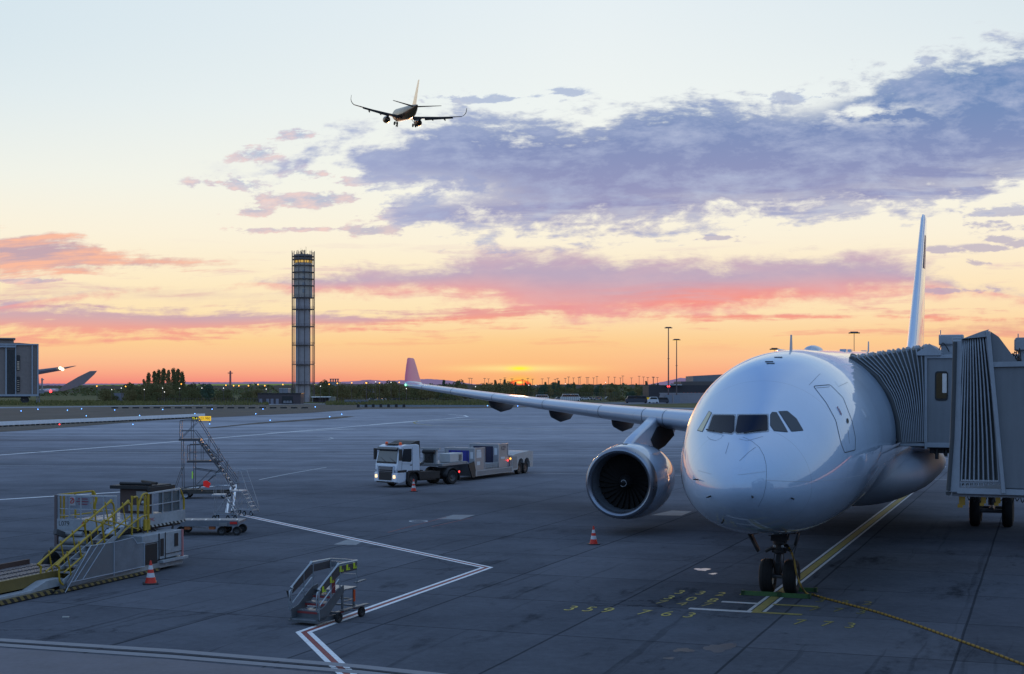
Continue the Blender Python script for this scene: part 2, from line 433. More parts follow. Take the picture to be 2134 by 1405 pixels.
# ================================================================== SETTING
TH = math.atan2(.9366, .3504)            # heading of the stand centreline
AX = Vector((.3504, .9366, 0)); PE = Vector((.9366, -.3504, 0))
def ground_mat():
    m = bpy.data.materials.new('apron_concrete'); m.use_nodes = True; nt = m.node_tree; b = nt.nodes['Principled BSDF']
    tc = nt.nodes.new('ShaderNodeTexCoord'); v = E(nt, tc.outputs['Object']); x, y, z = sep(nt, v)
    n = x*.9366-y*.3504; t = x*.3504+y*.9366
    wob = (noise(nt, v, .25, 2)-.5)*.012
    def joint(c, off, step, w):
        f = ((c-off)*(1.0/step)+1000.5+wob).frac(); return (f-.5).abs().sm(w/step, w/step*.4)
    j = joint(n, -11.63, 4.85, .05).max(joint(t, 34.3, 5.45, .045))
    big = noise(nt, v, .035, 5, .6); mid = noise(nt, v, .3, 6, .62); small = noise(nt, v, 4.0, 5, .65); grain = noise(nt, v, 26.0, 3, .7)
    cell = nt.nodes.new('ShaderNodeTexWhiteNoise'); cell.noise_dimensions = '2D'
    fl = vec(nt, ((n+11.63)*(1/4.85))._m('FLOOR'), ((t-34.3)*(1/5.45))._m('FLOOR')); nt.links.new(fl.s, cell.inputs['Vector'])
    cw = E(nt, cell.outputs['Value'])
    # long tyre-worn streaks along the taxi lanes, seen as thin bands from here
    band = noise(nt, vec(nt, x*.006, y*.11, 3.0), 1.0, 5, .65)
    stain = noise(nt, vec(nt, n*.55, t*.18, 1.0), 1.0, 6, .7)
    near = y.sm(90, 40)
    val = (big-.5)*.8+(mid-.5)*.75+(small-.5)*.45+(grain-.5)*.35+(cw-.5)*.24*near+1.0
    val = val+(band-.5)*1.6*y.sm(45, 130)-stain.sm(.54, .72)*.5*near
    # old rubber and oil under the stand, darker lane around the nose gear
    vo = nt.nodes.new('ShaderNodeTexVoronoi'); vo.feature = 'DISTANCE_TO_EDGE'; vo.inputs['Scale'].default_value = .16
    wv = vec(nt, x+(mid-.5)*3.0, y+(small-.5)*1.2, 0.0); nt.links.new(wv.s, vo.inputs['Vector'])
    crack = E(nt, vo.outputs['Distance']).sm(.009, .002)*near*noise(nt, v, .07, 2).sm(.5, .6)
    tyre = noise(nt, vec(nt, n*2.6+(big-.5)*6.0, t*.05, 4.0), 1.0, 3, .6).sm(.60, .68)*.22*near
    val = val-crack*.35-tyre
    lane = ((n+7.54).abs()).sm(9.0, 1.0)*t.sm(75, 60)*.20
    oil = noise(nt, v, .9, 4, .7).sm(.60, .72)*((n+6.8).abs()).sm(3.5, .5)*t.sm(46, 40)*.5
    val = (val-lane-oil)*(1.0-j*.5*y.sm(170, 60))
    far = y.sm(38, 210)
    base = mix(nt, far, (.114, .121, .140, 1), (.300, .306, .340, 1))  # paler with distance: older concrete plus grazing sky sheen put into the colour
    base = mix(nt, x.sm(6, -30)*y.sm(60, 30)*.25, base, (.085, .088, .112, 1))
    s_ = nt.nodes.new('ShaderNodeVectorMath'); s_.operation = 'SCALE'; nt.links.new(base.s, s_.inputs[0]); nt.links.new(val.s, s_.inputs['Scale'])
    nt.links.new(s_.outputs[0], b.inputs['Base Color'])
    r = (mid-.5)*.5+.62-stain.sm(.5, .8)*.15; nt.links.new(r.clamp().s, b.inputs['Roughness'])
    b.inputs['Specular IOR Level'].default_value = 0
    bn = nt.nodes.new('ShaderNodeBump'); bn.inputs['Strength'].default_value = .35; bn.inputs['Distance'].default_value = .01
    nt.links.new((small+grain).s, bn.inputs['Height']); nt.links.new(bn.outputs[0], b.inputs['Normal'])
    return m
def soft_mat(name, c1, c2, sc=.05, rough=.95, sy=1.0):
    m = bpy.data.materials.new(name); m.use_nodes = True; nt = m.node_tree; b = nt.nodes['Principled BSDF']
    tc = nt.nodes.new('ShaderNodeTexCoord'); v = E(nt, tc.outputs['Object']); x, y, z = sep(nt, v)
    f = noise(nt, vec(nt, x*sc, y*sc*sy, z*sc), 1.0, 7, .65)
    c = mix(nt, f.sm(.35, .65), c1, c2); nt.links.new(c.s, b.inputs['Base Color'])
    b.inputs['Roughness'].default_value = rough; b.inputs['Specular IOR Level'].default_value = .1
    return m
def sheet(name, pts, z, m):
    mb = MB(); mb.add([(p[0], p[1], z) for p in pts], [tuple(range(len(pts)))])
    return struct(mb.build(name, m, fix=True))
grass_m = soft_mat('dry_grass', (.055, .065, .022, 1), (.13, .12, .055, 1), .06, sy=3)
sheet('ground', [(-9000, -400), (9000, -400), (9000, 16000), (-9000, 16000)], -.06, grass_m)
def GP(l): return [G(px, py) for px, py in l]
# apron: everything up to row ~846
ap = [(-260, -60), (420, -60)]+[(v.x, v.y) for v in GP([(2900, 853), (1500, 851), (1100, 846), (640, 841), (330, 845), (-400, 852)])]
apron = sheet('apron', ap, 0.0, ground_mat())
verge_m = soft_mat('brown_verge', (.085, .075, .065, 1), (.15, .13, .11, 1), .08, sy=6)
sheet('verge', GP([(-500, 858), (0, 851), (330, 846.5), (640, 842.5), (1040, 845), (1120, 848.5), (1040, 850.5), (760, 853), (640, 861), (330, 876), (60, 897), (-500, 930)]), .03, verge_m)
sheet('verge', GP([(430, 892), (540, 881), (640, 874), (720, 867.5), (740, 868.5), (700, 873), (620, 878), (520, 885), (440, 893)]), .03, verge_m)
sheet('verge', GP([(1290, 852.5), (1900, 858), (1900, 866), (1440, 861), (1330, 858)]), .03, verge_m)
# service road across the grass on the left, seen as a thin pale strip
road_m = soft_mat('service_road_asphalt', (.11, .12, .14, 1), (.16, .17, .19, 1), .1)
sheet('service_road', GP([(1180, 841), (1460, 834), (1900, 836), (1900, 842), (1470, 840), (1200, 845)]), .0, road_m)

# ---- painted markings
paint = pmat('white_road_paint', (.72, .74, .76), .7, var=.35, scale=6)
paintold = pmat('faded_road_paint', (.46, .48, .50), .75, var=.5, scale=4)
redp = pmat('red_road_paint', (.23, .055, .05), .7, var=.3, scale=6)
yelp = pmat('yellow_road_paint', (.26, .22, .06), .75, var=.8, scale=6)
yelold = pmat('faded_yellow_road_paint', (.16, .14, .04), .75, var=.5, scale=6)
def line_strip(pts, wdt, off=0.0):
    """mitred ribbon on the ground: left offset off, width wdt"""
    pts = [Vector((p[0], p[1], 0)) for p in pts]; L = []; R = []
    for i, p in enumerate(pts):
        d1 = (p-pts[i-1]).normalized() if i else (pts[1]-p).normalized()
        d2 = (pts[i+1]-p).normalized() if i < len(pts)-1 else d1
        n1 = Vector((-d1.y, d1.x, 0)); n2 = Vector((-d2.y, d2.x, 0)); b = (n1+n2).normalized(); k = 1/max(.25, b.dot(n1))
        L.append(p+b*k*(off+wdt/2)); R.append(p+b*k*(off-wdt/2))
    return L, R
def marking(name, polys, m, z=.006):
    mb = MB()
    for pts, wd, off in polys:
        L, R = line_strip(pts, wd, off); n = len(L)
        mb.add([(a.x, a.y, z) for a in L]+[(a.x, a.y, z) for a in R], [(i, i+1, n+i+1, n+i) for i in range(n-1)])
    return struct(mb.build(name, m))
zig = GP([(-90, 1047), (487, 1011), (478, 1068), (1015, 1183), (633, 1318), (790, 1470)])
marking('stand_boundary_line', [(zig, .13, .14), (zig, .13, -.14)], paint)
marking('stand_boundary_line', [(zig[2:], .14, 0)], redp, .005)
marking('stand_boundary_line', [(zig[:2], .40, 0)], paint, .004)
cl0 = G(1572, 1286); cl1 = G(1985, 957.5)
ax0 = Vector((8.19, 43.53, 0)); far = ax0+AX*62
cl = [ax0-AX*3.9, ax0+AX*75]
marking('stand_centreline', [(cl, .26, 0)], yelp, .007)
marking('stand_centreline', [(cl, .10, .22), (cl, .10, -.22)], paintold, .006)
marking('stand_stop_bar', [([ax0-AX*3.9-PE*1.9, ax0-AX*3.9-PE*.1], .30, 0), ([ax0-AX*2.3-PE*1.3, ax0-AX*2.3-PE*.2], .26, 0)], paintold, .0075)
marking('stand_stop_bar', [([ax0-AX*3.9-PE*.1, ax0-AX*3.9+PE*1.3], .26, 0), ([ax0-AX*2.3+PE*.2, ax0-AX*2.3+PE*1.5], .24, 0), ([ax0-AX*.6-PE*1.1, ax0-AX*.6-PE*.6], .3, 0)], yelp, .0085)
def gl(name, px, wdt, m, z=.006): return marking(name, [(GP(px), wdt, 0)], m, z)
gl('taxiway_edge_line', [(-200, 962), (0, 948.5), (300, 926), (560, 904), (760, 887), (865, 878), (930, 873), (975, 868.5), (968, 866), (935, 864)], .55, paint)
gl('taxiway_edge_line', [(560, 903), (680, 896.5), (740, 894)], 1.2, paintold, .0055)
gl('taxiway_edge_line', [(775, 885.5), (865, 878.3), (1000, 873.5)], 1.6, paintold, .0055)
gl('taxiway_centreline', [(2000, 905), (1440, 897.5), (1140, 895), (900, 887), (866, 883), (862, 880.5), (870, 877.8), (940, 876.6), (1600, 880)], .35, yelp)
gl('taxiway_centreline', [(2000, 900), (1140, 894), (900, 886), (868, 882.3)], .25, paintold, .0065)
gl('lane_line', [(-100, 942), (380, 943.5), (800, 945), (1440, 950.5), (2200, 958)], .30, paintold)
gl('lane_line', [(640, 895.8), (1440, 898.5), (2200, 901)], .30, paintold)
gl('lane_line', [(640, 875.6), (1440, 879)], .30, paintold)
gl('lane_line', [(-100, 969), (480, 976), (1440, 991.5), (2200, 1003)], .16, paintold)
gl('lane_line', [(540, 1000), (600, 988), (680, 974)], .16, paintold)
gl('taxiway_edge_line', [(540, 909), (660, 909.5), (688, 911.5), (694, 913.8), (685, 916), (650, 919), (545, 921)], .22, paintold)
gl('taxiway_edge_line', [(100, 874), (300, 866), (520, 858), (720, 853)], .35, yelold, .036)
gl('taxiway_edge_line', [(540, 869.5), (640, 866.5), (700, 864)], .35, yelold, .036)
for k, (a, b_, c_, d_) in enumerate((((910, 1082), (945, 1073), (990, 1073.5), (960, 1083)), ((695, 1135), (725, 1124), (760, 1126), (742, 1136)), ((1355, 1074), (1400, 1064), (1442, 1066), (1420, 1075)))):
    sheet('repair_patch', GP([a, b_, c_, d_]), .004, pmat('pale_patch_concrete', (.22, .24, .26), .8, var=.35, scale=3))
for a, b_ in (((808, 1110), (930, 1078)), ((900, 1098), (985, 1079))):
    gl('service_marking', [a, b_], .06, redp)
ringp = [G(872+18*math.cos(t*PI/12), 1086.5+1.9*math.sin(t*PI/12)) for t in range(25)]
marking('service_marking', [(ringp, .10, 0)], paintold)
# drainage channel across the bottom left: pale concrete lip either side of a dark slot
dr = [(-200, 1324), (0, 1334), (360, 1357), (745, 1389), (1150, 1432)]
dr2 = [(-200, 1334), (0, 1344.5), (360, 1369), (745, 1401), (1150, 1446)]
sheet('pavement', GP([(-300, 1339), (0, 1350), (360, 1375), (745, 1409), (1150, 1455), (1250, 1700), (-300, 1700)]), .003, pmat('mauve_grey_asphalt', (.128, .124, .142), .85, var=.35, scale=.9))
drm = pmat('pale_drain_concrete', (.21, .215, .235), .8, var=.2, scale=1.5)
gl('drainage_channel', dr, .36, drm, .008); gl('drainage_channel', dr2, .34, drm, .008)
marking('drainage_channel', [(GP([(-200, 1329.5), (0, 1339.5), (360, 1363.5), (745, 1395.5), (1150, 1440)]), .05, 0)], pmat('dark_slot', (.02, .02, .022), .9), .012)
# stop numbers for the nose wheel
def ground_text(name, items, m, w_, h_, z=.009):
    parts = []
    for ch, px, py in items:
        o = G(px, py); o.z = z
        parts.append(text_mesh(ch, name, m, None, basis(o, PE, AX), 1.0*h_/.69, 0.0, w_/(h_*.80)))
    a = parts[0]; bm = bmesh.new()
    for p in parts: bm.from_mesh(p.data)
    me = bpy.data.meshes.new(name); bm.to_mesh(me); bm.free(); me.materials.append(m)
    a.data = me; a.name = name
    for p in parts[1:]: bpy.data.objects.remove(p)
    return struct(a)
ny = pmat('yellow_number_paint', (.40, .34, .07), .7, var=.8, scale=7)
ground_text('stand_numbers', [('3', 1417, 1235), ('3', 1460, 1236.5), ('2', 1502, 1239), ('3', 1395, 1246), ('0', 1440, 1249), ('8', 1485, 1252)], ny, .34, .75)
ground_text('stand_numbers', [('7', 1378, 1255.5), ('4', 1421, 1259), ('7', 1472, 1261)], yelp, .36, .7)
ground_text('stand_numbers', [('3', 1190, 1268.5), ('5', 1228, 1270.5), ('9', 1265, 1272.5), ('7', 1341, 1277), ('6', 1390, 1280), ('3', 1437, 1283)], ny, .36, .85)
ground_text('stand_numbers', [('7', 1665, 1297.5), ('7', 1722, 1301), ('3', 1772, 1304.5)], yelp, .34, .85)
ground_text('stand_numbers', [('7', 1696, 1270), ('7', 1746, 1272), ('3', 1795, 1276), ('3', 1710, 1252), ('3', 1760, 1255.5), ('2', 1808, 1258)], yelold, .34, .7)
# wet patches and a tar spill beside the nose gear
def blob(name, px, py, rx, ry, m, z, seed):
    rnd = random.Random(seed); c = G(px, py); k = F/c.y; n = 26
    ph = [rnd.uniform(0, 6.28) for _ in range(4)]
    pts = []
    for i in range(n):
        t = 2*PI*i/n; r = 1+.25*math.sin(2*t+ph[0])+.18*math.sin(3*t+ph[1])+.12*math.sin(5*t+ph[2])+.06*math.sin(9*t+ph[3])
        pts.append(G(px+rx*r*math.cos(t), py+ry*r*math.sin(t)))
    return sheet(name, pts, z, m)
wet = pmat('wet_film', (.10, .11, .13), .12, var=.2, spec=.8)
blob('puddle', 1464, 1187, 13, 3.2, wet, .004, 3); blob('puddle', 1486, 1196, 9, 1.3, wet, .004, 5)
oilm = pmat('oil_stain', (.035, .038, .045), .55, var=.4, scale=3)
blob('oil_stain', 1425, 1355, 17, 5, oilm, .003, 8); blob('oil_stain', 1500, 1350, 30, 9, pmat('faint_oil_stain', (.055, .062, .075), .6, var=.4, scale=2), .0028, 11)
blob('oil_stain', 1395, 1372, 9, 2.5, oilm, .003, 13)

# ---- hills and far land
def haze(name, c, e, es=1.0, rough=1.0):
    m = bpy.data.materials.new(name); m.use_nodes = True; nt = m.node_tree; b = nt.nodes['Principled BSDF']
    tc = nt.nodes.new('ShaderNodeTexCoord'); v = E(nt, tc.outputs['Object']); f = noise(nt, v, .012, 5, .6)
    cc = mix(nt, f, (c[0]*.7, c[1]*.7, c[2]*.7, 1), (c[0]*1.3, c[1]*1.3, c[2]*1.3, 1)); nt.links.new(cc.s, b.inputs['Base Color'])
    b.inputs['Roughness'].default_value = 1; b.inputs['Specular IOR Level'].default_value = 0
    b.inputs['Emission Color'].default_value = lin(e); b.inputs['Emission Strength'].default_value = es  # emission over the far shapes stands in for aerial haze
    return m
def ridge(name, prof, Y, m, depth=600, jag=.6, seed=1, base=812):
    rnd = random.Random(seed); top = []; x = prof[0][0]
    xs = [p[0] for p in prof]; ys = [p[1] for p in prof]
    while x <= prof[-1][0]:
        y = pchip(xs, ys, x)-rnd.random()*jag; top.append((x, y)); x += rnd.uniform(2.0, 5.0)
    mb = MB(); vs = []
    for x, y in top:
        p = P(x, y, Y); b = P(x, base, Y-depth*.5); b.z = -2; c = Vector((p.x*1.05, Y+depth, -2)); vs += [b, p, c]
    n = len(top)
    mb.add(vs, [f for i in range(n-1) for f in ((3*i, 3*i+3, 3*i+4, 3*i+1), (3*i+1, 3*i+4, 3*i+5, 3*i+2))])
    return struct(mb.build(name, m, fix=True))
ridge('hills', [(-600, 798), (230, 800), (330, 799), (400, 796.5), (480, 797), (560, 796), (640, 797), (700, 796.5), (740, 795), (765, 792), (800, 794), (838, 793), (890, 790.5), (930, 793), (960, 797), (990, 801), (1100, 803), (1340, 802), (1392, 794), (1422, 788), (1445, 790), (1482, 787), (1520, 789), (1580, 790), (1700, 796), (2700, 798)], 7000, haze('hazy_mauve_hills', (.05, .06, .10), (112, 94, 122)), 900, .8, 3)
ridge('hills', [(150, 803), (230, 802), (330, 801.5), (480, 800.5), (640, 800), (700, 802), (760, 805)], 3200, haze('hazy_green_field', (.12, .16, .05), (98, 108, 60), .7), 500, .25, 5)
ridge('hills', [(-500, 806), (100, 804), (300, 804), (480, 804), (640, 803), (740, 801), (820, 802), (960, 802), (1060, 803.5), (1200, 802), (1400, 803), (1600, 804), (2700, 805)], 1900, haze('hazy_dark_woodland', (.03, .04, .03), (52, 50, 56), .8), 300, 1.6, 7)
# ================================================================== TREES
def leaf_mat(name, a, b_, e=None):
    m = bpy.data.materials.new(name); m.use_nodes = True; nt = m.node_tree; b = nt.nodes['Principled BSDF']
    tc = nt.nodes.new('ShaderNodeTexCoord'); v = E(nt, tc.outputs['Object']); oi = nt.nodes.new('ShaderNodeObjectInfo')
    f = noise(nt, v, .9, 3, .6); rr = E(nt, oi.outputs['Random'])
    c = mix(nt, (f.sm(.35, .65)*.7+rr*.3).clamp(), a, b_); nt.links.new(c.s, b.inputs['Base Color'])
    b.inputs['Roughness'].default_value = .8; b.inputs['Specular IOR Level'].default_value = .15
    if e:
        b.inputs['Emission Color'].default_value = lin(e); b.inputs['Emission Strength'].default_value = 1.0  # faint leaf emission stands in for distance haze
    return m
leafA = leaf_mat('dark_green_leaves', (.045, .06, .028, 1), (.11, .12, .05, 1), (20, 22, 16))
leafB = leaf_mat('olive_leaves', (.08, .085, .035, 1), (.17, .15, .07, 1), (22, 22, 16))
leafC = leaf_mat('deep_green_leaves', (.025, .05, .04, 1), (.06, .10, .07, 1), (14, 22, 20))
barkm = pmat('bark', (.05, .04, .032), .9, var=.3)
def crown_mesh(kind, seed, lm, nleaf=1500):
    rnd = random.Random(seed); mb = MB(); cl = []
    if kind == 'poplar':
        for k in range(26):
            z = 1.5+k*.48+rnd.uniform(-.2, .2); w_ = 1.25*math.sin(PI*min(1, (z)/14.6)**.75)+.15; a = rnd.uniform(0, 6.28)
            cl.append((math.cos(a)*w_*.55, math.sin(a)*w_*.55, z, .55+w_*.45, 1.35))
    elif kind == 'round':
        for k in range(20):
            a = rnd.uniform(0, 6.28); r = rnd.random()**.5*2.7; z = rnd.uniform(1.6, 6.4)
            r *= math.sqrt(max(.1, 1-((z-3.6)/3.4)**2)); cl.append((math.cos(a)*r, math.sin(a)*r, z, rnd.uniform(.9, 1.5), .85))
    elif kind == 'bush':
        for k in range(16):
            a = rnd.uniform(0, 6.28); r = rnd.random()**.5*3.0; z = rnd.uniform(.5, 3.4)*(1-r/5); cl.append((math.cos(a)*r, math.sin(a)*r, z+.3, rnd.uniform(.7, 1.1), .8))
    else:
        for k in range(16):
            z = 1+k*.55; r = (10.2-z)*.17; a = rnd.uniform(0, 6.28); cl.append((math.cos(a)*r*.5, math.sin(a)*r*.5, z, r+.35, .7))
    for i in range(nleaf):
        c = rnd.choice(cl)
        while True:
            d = Vector((rnd.uniform(-1, 1), rnd.uniform(-1, 1), rnd.uniform(-1, 1)))
            if .1 < d.length < 1: break
        d = d.normalized()*d.length**.45
        p = Vector((c[0]+d.x*c[3], c[1]+d.y*c[3], c[2]+d.z*c[3]*c[4]))
        a = Vector((rnd.gauss(0, 1), rnd.gauss(0, 1), rnd.gauss(0, .7))).normalized(); b = a.orthogonal().normalized(); b = (Matrix.Rotation(rnd.uniform(0, 6.28), 3, a) @ b)
        s_ = rnd.uniform(.16, .36); e = a.cross(b)
        mb.add([p-b*s_, p+e*s_*.6, p+b*s_, p-e*s_*.6], [(0, 1, 2, 3)])
    return mb.mesh('crown', lm, fix=False), cl
def trunk_mesh(cl, r, h, seed):
    rnd = random.Random(seed); mb = MB()
    mb.tube([(0, 0, -.1), (.05, .03, h*.35), (-.04, .05, h*.7), (0, 0, h)], r, 7, r2=r*.25)
    for c in rnd.sample(cl, min(7, len(cl))):
        z0 = max(.6, c[2]*.45); mb.tube([(0, 0, z0), (c[0]*.5, c[1]*.5, (z0+c[2])*.52), (c[0], c[1], c[2])], r*.35, 5, r2=r*.08)
    return mb.mesh('trunk', barkm)
TM = {}
for key, kind, seed, lm, nl, tr, th in (('p0', 'poplar', 1, leafA, 2600, .22, 12), ('p1', 'poplar', 2, leafA, 2600, .22, 12), ('p2', 'poplar', 3, leafB, 2300, .22, 12),
        ('r0', 'round', 4, leafC, 2600, .22, 5), ('r1', 'round', 5, leafA, 2200, .22, 5), ('r2', 'round', 6, leafB, 2000, .2, 5), ('r3', 'round', 16, leafB, 1300, .2, 5),
        ('b0', 'bush', 7, leafA, 1500, .1, 2.5), ('b1', 'bush', 8, leafB, 1400, .1, 2.5), ('c0', 'cone', 9, leafC, 1400, .16, 8.5), ('c1', 'cone', 10, leafA, 1200, .16, 8.5)):
    me, cl = crown_mesh(kind, seed, lm, nl); TM[key] = (me, trunk_mesh(cl, tr, th, seed))
KN = {'p': 'poplar', 'r': 'broadleaf_tree', 'b': 'bush', 'c': 'conifer'}
def tree(key, px, Y, sc_, label, group, sz=1.0, rot=0.0, base=0.0):
    t = thing(KN[key[0]], label, {'p': 'tree', 'r': 'tree', 'b': 'bush', 'c': 'tree'}[key[0]], ((px-1067)*Y/F, Y, base), rot, group); t.scale = (sc_, sc_, sc_*sz)
    for nm, me in zip(('crown', 'trunk'), TM[key]):
        o = bpy.data.objects.new(nm, me); C.objects.link(o); o.parent = t
    return t
rnd = random.Random(21)
pop = [(300, .70, 'p2'), (310, .92, 'p1'), (322, .96, 'p0'), (331, 1.02, 'p1'), (341, 1.05, 'p0'), (351, .98, 'p2'), (361, 1.06, 'p1'), (371, 1.04, 'p0'), (379, .95, 'p1')]
for i, (px, s_, k) in enumerate(pop):
    tree(k, px, 640+rnd.uniform(-12, 12), s_, 'tall dark poplar in the tight row on the left skyline', 'poplars in the row on the left skyline', rot=rnd.uniform(0, 6))
tree('p2', 376, 655, .72, 'short poplar standing alone just right of the poplar row', None, sz=.95)
tree('r0', 430, 600, 1.05, 'large round blue-green tree between the poplars and the small distant tower', None, sz=1.05)
L1 = 'bushy green tree in the wood around the poplars'
for i in range(46):
    px = rnd.uniform(212, 540); s_ = rnd.uniform(.55, .95)*(1.0 if px < 420 else .8)
    if 405 < px < 455: s_ *= .6
    tree(rnd.choice(['r1', 'r2', 'r1', 'b0']), px, rnd.uniform(600, 680), s_*(1.35 if 250 < px < 400 else 1.15), L1, 'trees in the wood around the poplars', rot=rnd.uniform(0, 6), sz=rnd.uniform(.85, 1.1))
L2 = 'dark bushy tree in the belt left of the raised wingtip'
for i in range(60):
    px = rnd.uniform(655, 1060); tree(rnd.choice(['r1', 'r2', 'r3', 'b0', 'b1', 'r1']), px, rnd.uniform(620, 800), rnd.uniform(.95, 1.35), L2, 'trees in the belt behind the control tower', rot=rnd.uniform(0, 6), sz=rnd.uniform(.8, 1.1))
L3 = 'dark tree in the long tree line under the setting sun'
for i in range(95):
    px = rnd.uniform(1000, 1440); k = rnd.choice(['r1', 'r2', 'r3', 'c0', 'c1', 'r1', 'r0']); s_ = rnd.uniform(.9, 1.25)*(1.0 if k[0] != 'c' else .95)
    tree(k, px, rnd.uniform(860, 1000), s_, L3, 'trees in the line under the setting sun', rot=rnd.uniform(0, 6), sz=rnd.uniform(.75, 1.05))
for i in range(12):
    px = rnd.uniform(1270, 1350); tree(rnd.choice(['r0', 'r1', 'b1', 'r2']), px, rnd.uniform(640, 700), rnd.uniform(.5, .8), 'leafy tree in the clump beside the perimeter fence', 'trees in the clump beside the perimeter fence', rot=rnd.uniform(0, 6))
tree('c0', 925, 700, 1.05, 'pointed conifer rising above the hill left of the sunset', None); tree('c1', 1032, 800, 1.1, 'slim conifer close to the left of the setting sun', None)
for i in range(60):
    px = rnd.uniform(-60, 1060) if i < 40 else rnd.uniform(60, 540)
    tree(rnd.choice(['b0', 'b1', 'b1']), px, rnd.uniform(545, 600) if px < 520 or px > 770 else rnd.uniform(640, 690), rnd.uniform(.35, .6), 'low scrubby bush in the rough grass past the taxiway', 'bushes in the rough grass past the taxiway', rot=rnd.uniform(0, 6), sz=.6)
# rough grass tufts: one mass
mb = MB()
for i in range(9000):
    px = rnd.uniform(-40, 560) if i % 2 else rnd.uniform(680, 1110); Y = rnd.uniform(512, 640)
    x = (px-1067)*Y/F; h_ = rnd.uniform(.4, 1.3); w_ = rnd.uniform(.3, .8); a = rnd.uniform(0, PI)
    mb.add([(x-math.cos(a)*w_, Y-math.sin(a)*w_, -.05), (x+math.cos(a)*w_, Y+math.sin(a)*w_, -.05), (x+rnd.uniform(-.4, .4), Y, h_)], [(0, 1, 2)])
gt = mb.build('rough_grass', leaf_mat('straw_grass_blades', (.09, .10, .03, 1), (.20, .17, .07, 1)), fix=False)
tag(gt, 'rough straw-green grass along the foot of the trees', 'grass'); gt['kind'] = 'stuff'
# far wood behind everything, reads as one mass
mb = MB()
for i in range(9000):
    px = rnd.choice([rnd.uniform(-60, 700), rnd.uniform(700, 1500), rnd.uniform(1000, 1480)]); Y = rnd.uniform(1050, 1300)
    x = (px-1067)*Y/F; p = Vector((x, Y, rnd.uniform(0, 6.0+2.6*math.sin(px*.05)+1.5*math.sin(px*.17)))); s_ = rnd.uniform(.5, 1.2)
    a = Vector((rnd.gauss(0, 1), rnd.gauss(0, 1), rnd.gauss(0, 1))).normalized(); b = a.orthogonal(); e = a.cross(b)
    mb.add([p-b*s_, p+e*s_, p+b*s_, p-e*s_], [(0, 1, 2, 3)])
fw = mb.build('distant_wood', leafA, fix=False); tag(fw, 'low dark wood filling the far skyline behind the single trees', 'wood'); fw['kind'] = 'stuff'

# ================================================================== CONTROL TOWER
TY = 620.0; tb = G(632, 838.2); TY = tb.y; k = F/TY
ct = thing('control_tower', 'tall round concrete control tower wrapped in thin columns and ring walkways', 'tower', (tb.x, TY, 0))
def tz(py): return H-(py-HOR)/k
tconc = pmat('tower_concrete', (.36, .32, .33), .8, var=.25, scale=.12)
tdark = pmat('tower_dark_steel', (.10, .08, .085), .6, var=.2, scale=.2)
tgl = pmat('tower_window_glow', (.5, .35, .1), .4, emit=(1, .60, .12), estr=.55)
mb = MB()
mb.lathe([(0, 3.15), (tz(622), 3.15)], n=8, smooth=False)
mb.lathe([(0, 3.0), (tz(622), 3.0)], o=(0, -.6, 0), n=24)
for a in (-1, 1): mb.box(a*2.1-.75, a*2.1+.75, -3.3, 0, 0, tz(622))
mb.build('shaft', tconc, ct)
mb = MB(); mb.box(-.55, -.35, -3.5, -3.2, 0, tz(622)); mb.box(.35, .55, -3.5, -3.2, 0, tz(622)); mb.box(-.95, -.8, -3.45, -3.2, 0, tz(622)); mb.box(.8, .95, -3.45, -3.2, 0, tz(622)); mb.box(-.5, .5, -3.42, -3.1, tz(640), tz(636)); mb.build('shaft_recess', tdark, ct)
mb = MB(); mb.lathe([(tz(621), 3.9), (tz(621), 4.05), (tz(550), 4.05), (tz(550), 3.5), (tz(548), 3.5)], n=32); mb.build('upper_drum', pmat('upper_drum_cladding', (.42, .36, .32), .7, var=.2, scale=.2), ct)
mb = MB()
for y_ in (571, 585, 598, 611): mb.box(.25, 1.35, -4.12, -3.9, tz(y_), tz(y_-7.5))
mb.build('drum_window', pmat('drum_window_glass', (.22, .24, .27), .2, var=.1), ct)
mb = MB(); mb.lathe([(tz(548), 3.6), (tz(543.5), 3.75)], n=32); mb.build('cab_window', tgl, ct)
mb = MB()
for i in range(18):
    a = i*PI/9; mb.bar((math.cos(a)*3.72, math.sin(a)*3.72, tz(548.5)), (math.cos(a)*3.85, math.sin(a)*3.85, tz(543)), .32 if i % 2 else .5, .2)
mb.build('cab_mullion', tdark, ct)
mb = MB(); mb.lathe([(tz(543.5), 3.5), (tz(543.5), 4.1), (tz(531), 4.0), (tz(531), .01)], n=32); mb.build('cab_roof', pmat('roof_panel', (.16, .14, .14), .5, var=.2, scale=.2), ct)
def ringplat(y_, r0=3.3, r1=5.0, rail=True):
    mb = MB(); z = tz(y_); mb.lathe([(z-.13, r0), (z-.13, r1), (z+.13, r1), (z+.13, r0), (z-.13, r0)], n=32, smooth=False); o = mb.build('ring_walkway', tdark, ct)
    if rail:
        mb = MB()
        for h_ in (.6, 1.2): mb.tube([(math.cos(a*PI/12)*r1, math.sin(a*PI/12)*r1, z+h_) for a in range(25)], .035, 4, cap=False)
        for a in range(16): mb.bar((math.cos(a*PI/8)*r1, math.sin(a*PI/8)*r1, z), (math.cos(a*PI/8)*r1, math.sin(a*PI/8)*r1, z+1.2), .06)
        mb.build('handrail', tdark, o)
for y_ in (541.5, 554, 568, 582, 596): ringplat(y_, 3.9, 4.9, False)
for y_ in (535,): ringplat(y_, 3.9, 4.9, False)
for y_ in (621, 645, 681, 719.5, 760, 801): ringplat(y_)
for i in range(12):
    a = (i+.5)*PI/6; mb = MB(); mb.tube([(math.cos(a)*4.85, math.sin(a)*4.85, 0), (math.cos(a)*4.85, math.sin(a)*4.85, tz(523+(i % 3)*1.5))], .16, 6); mb.build('column', tdark, ct)
mb = MB()
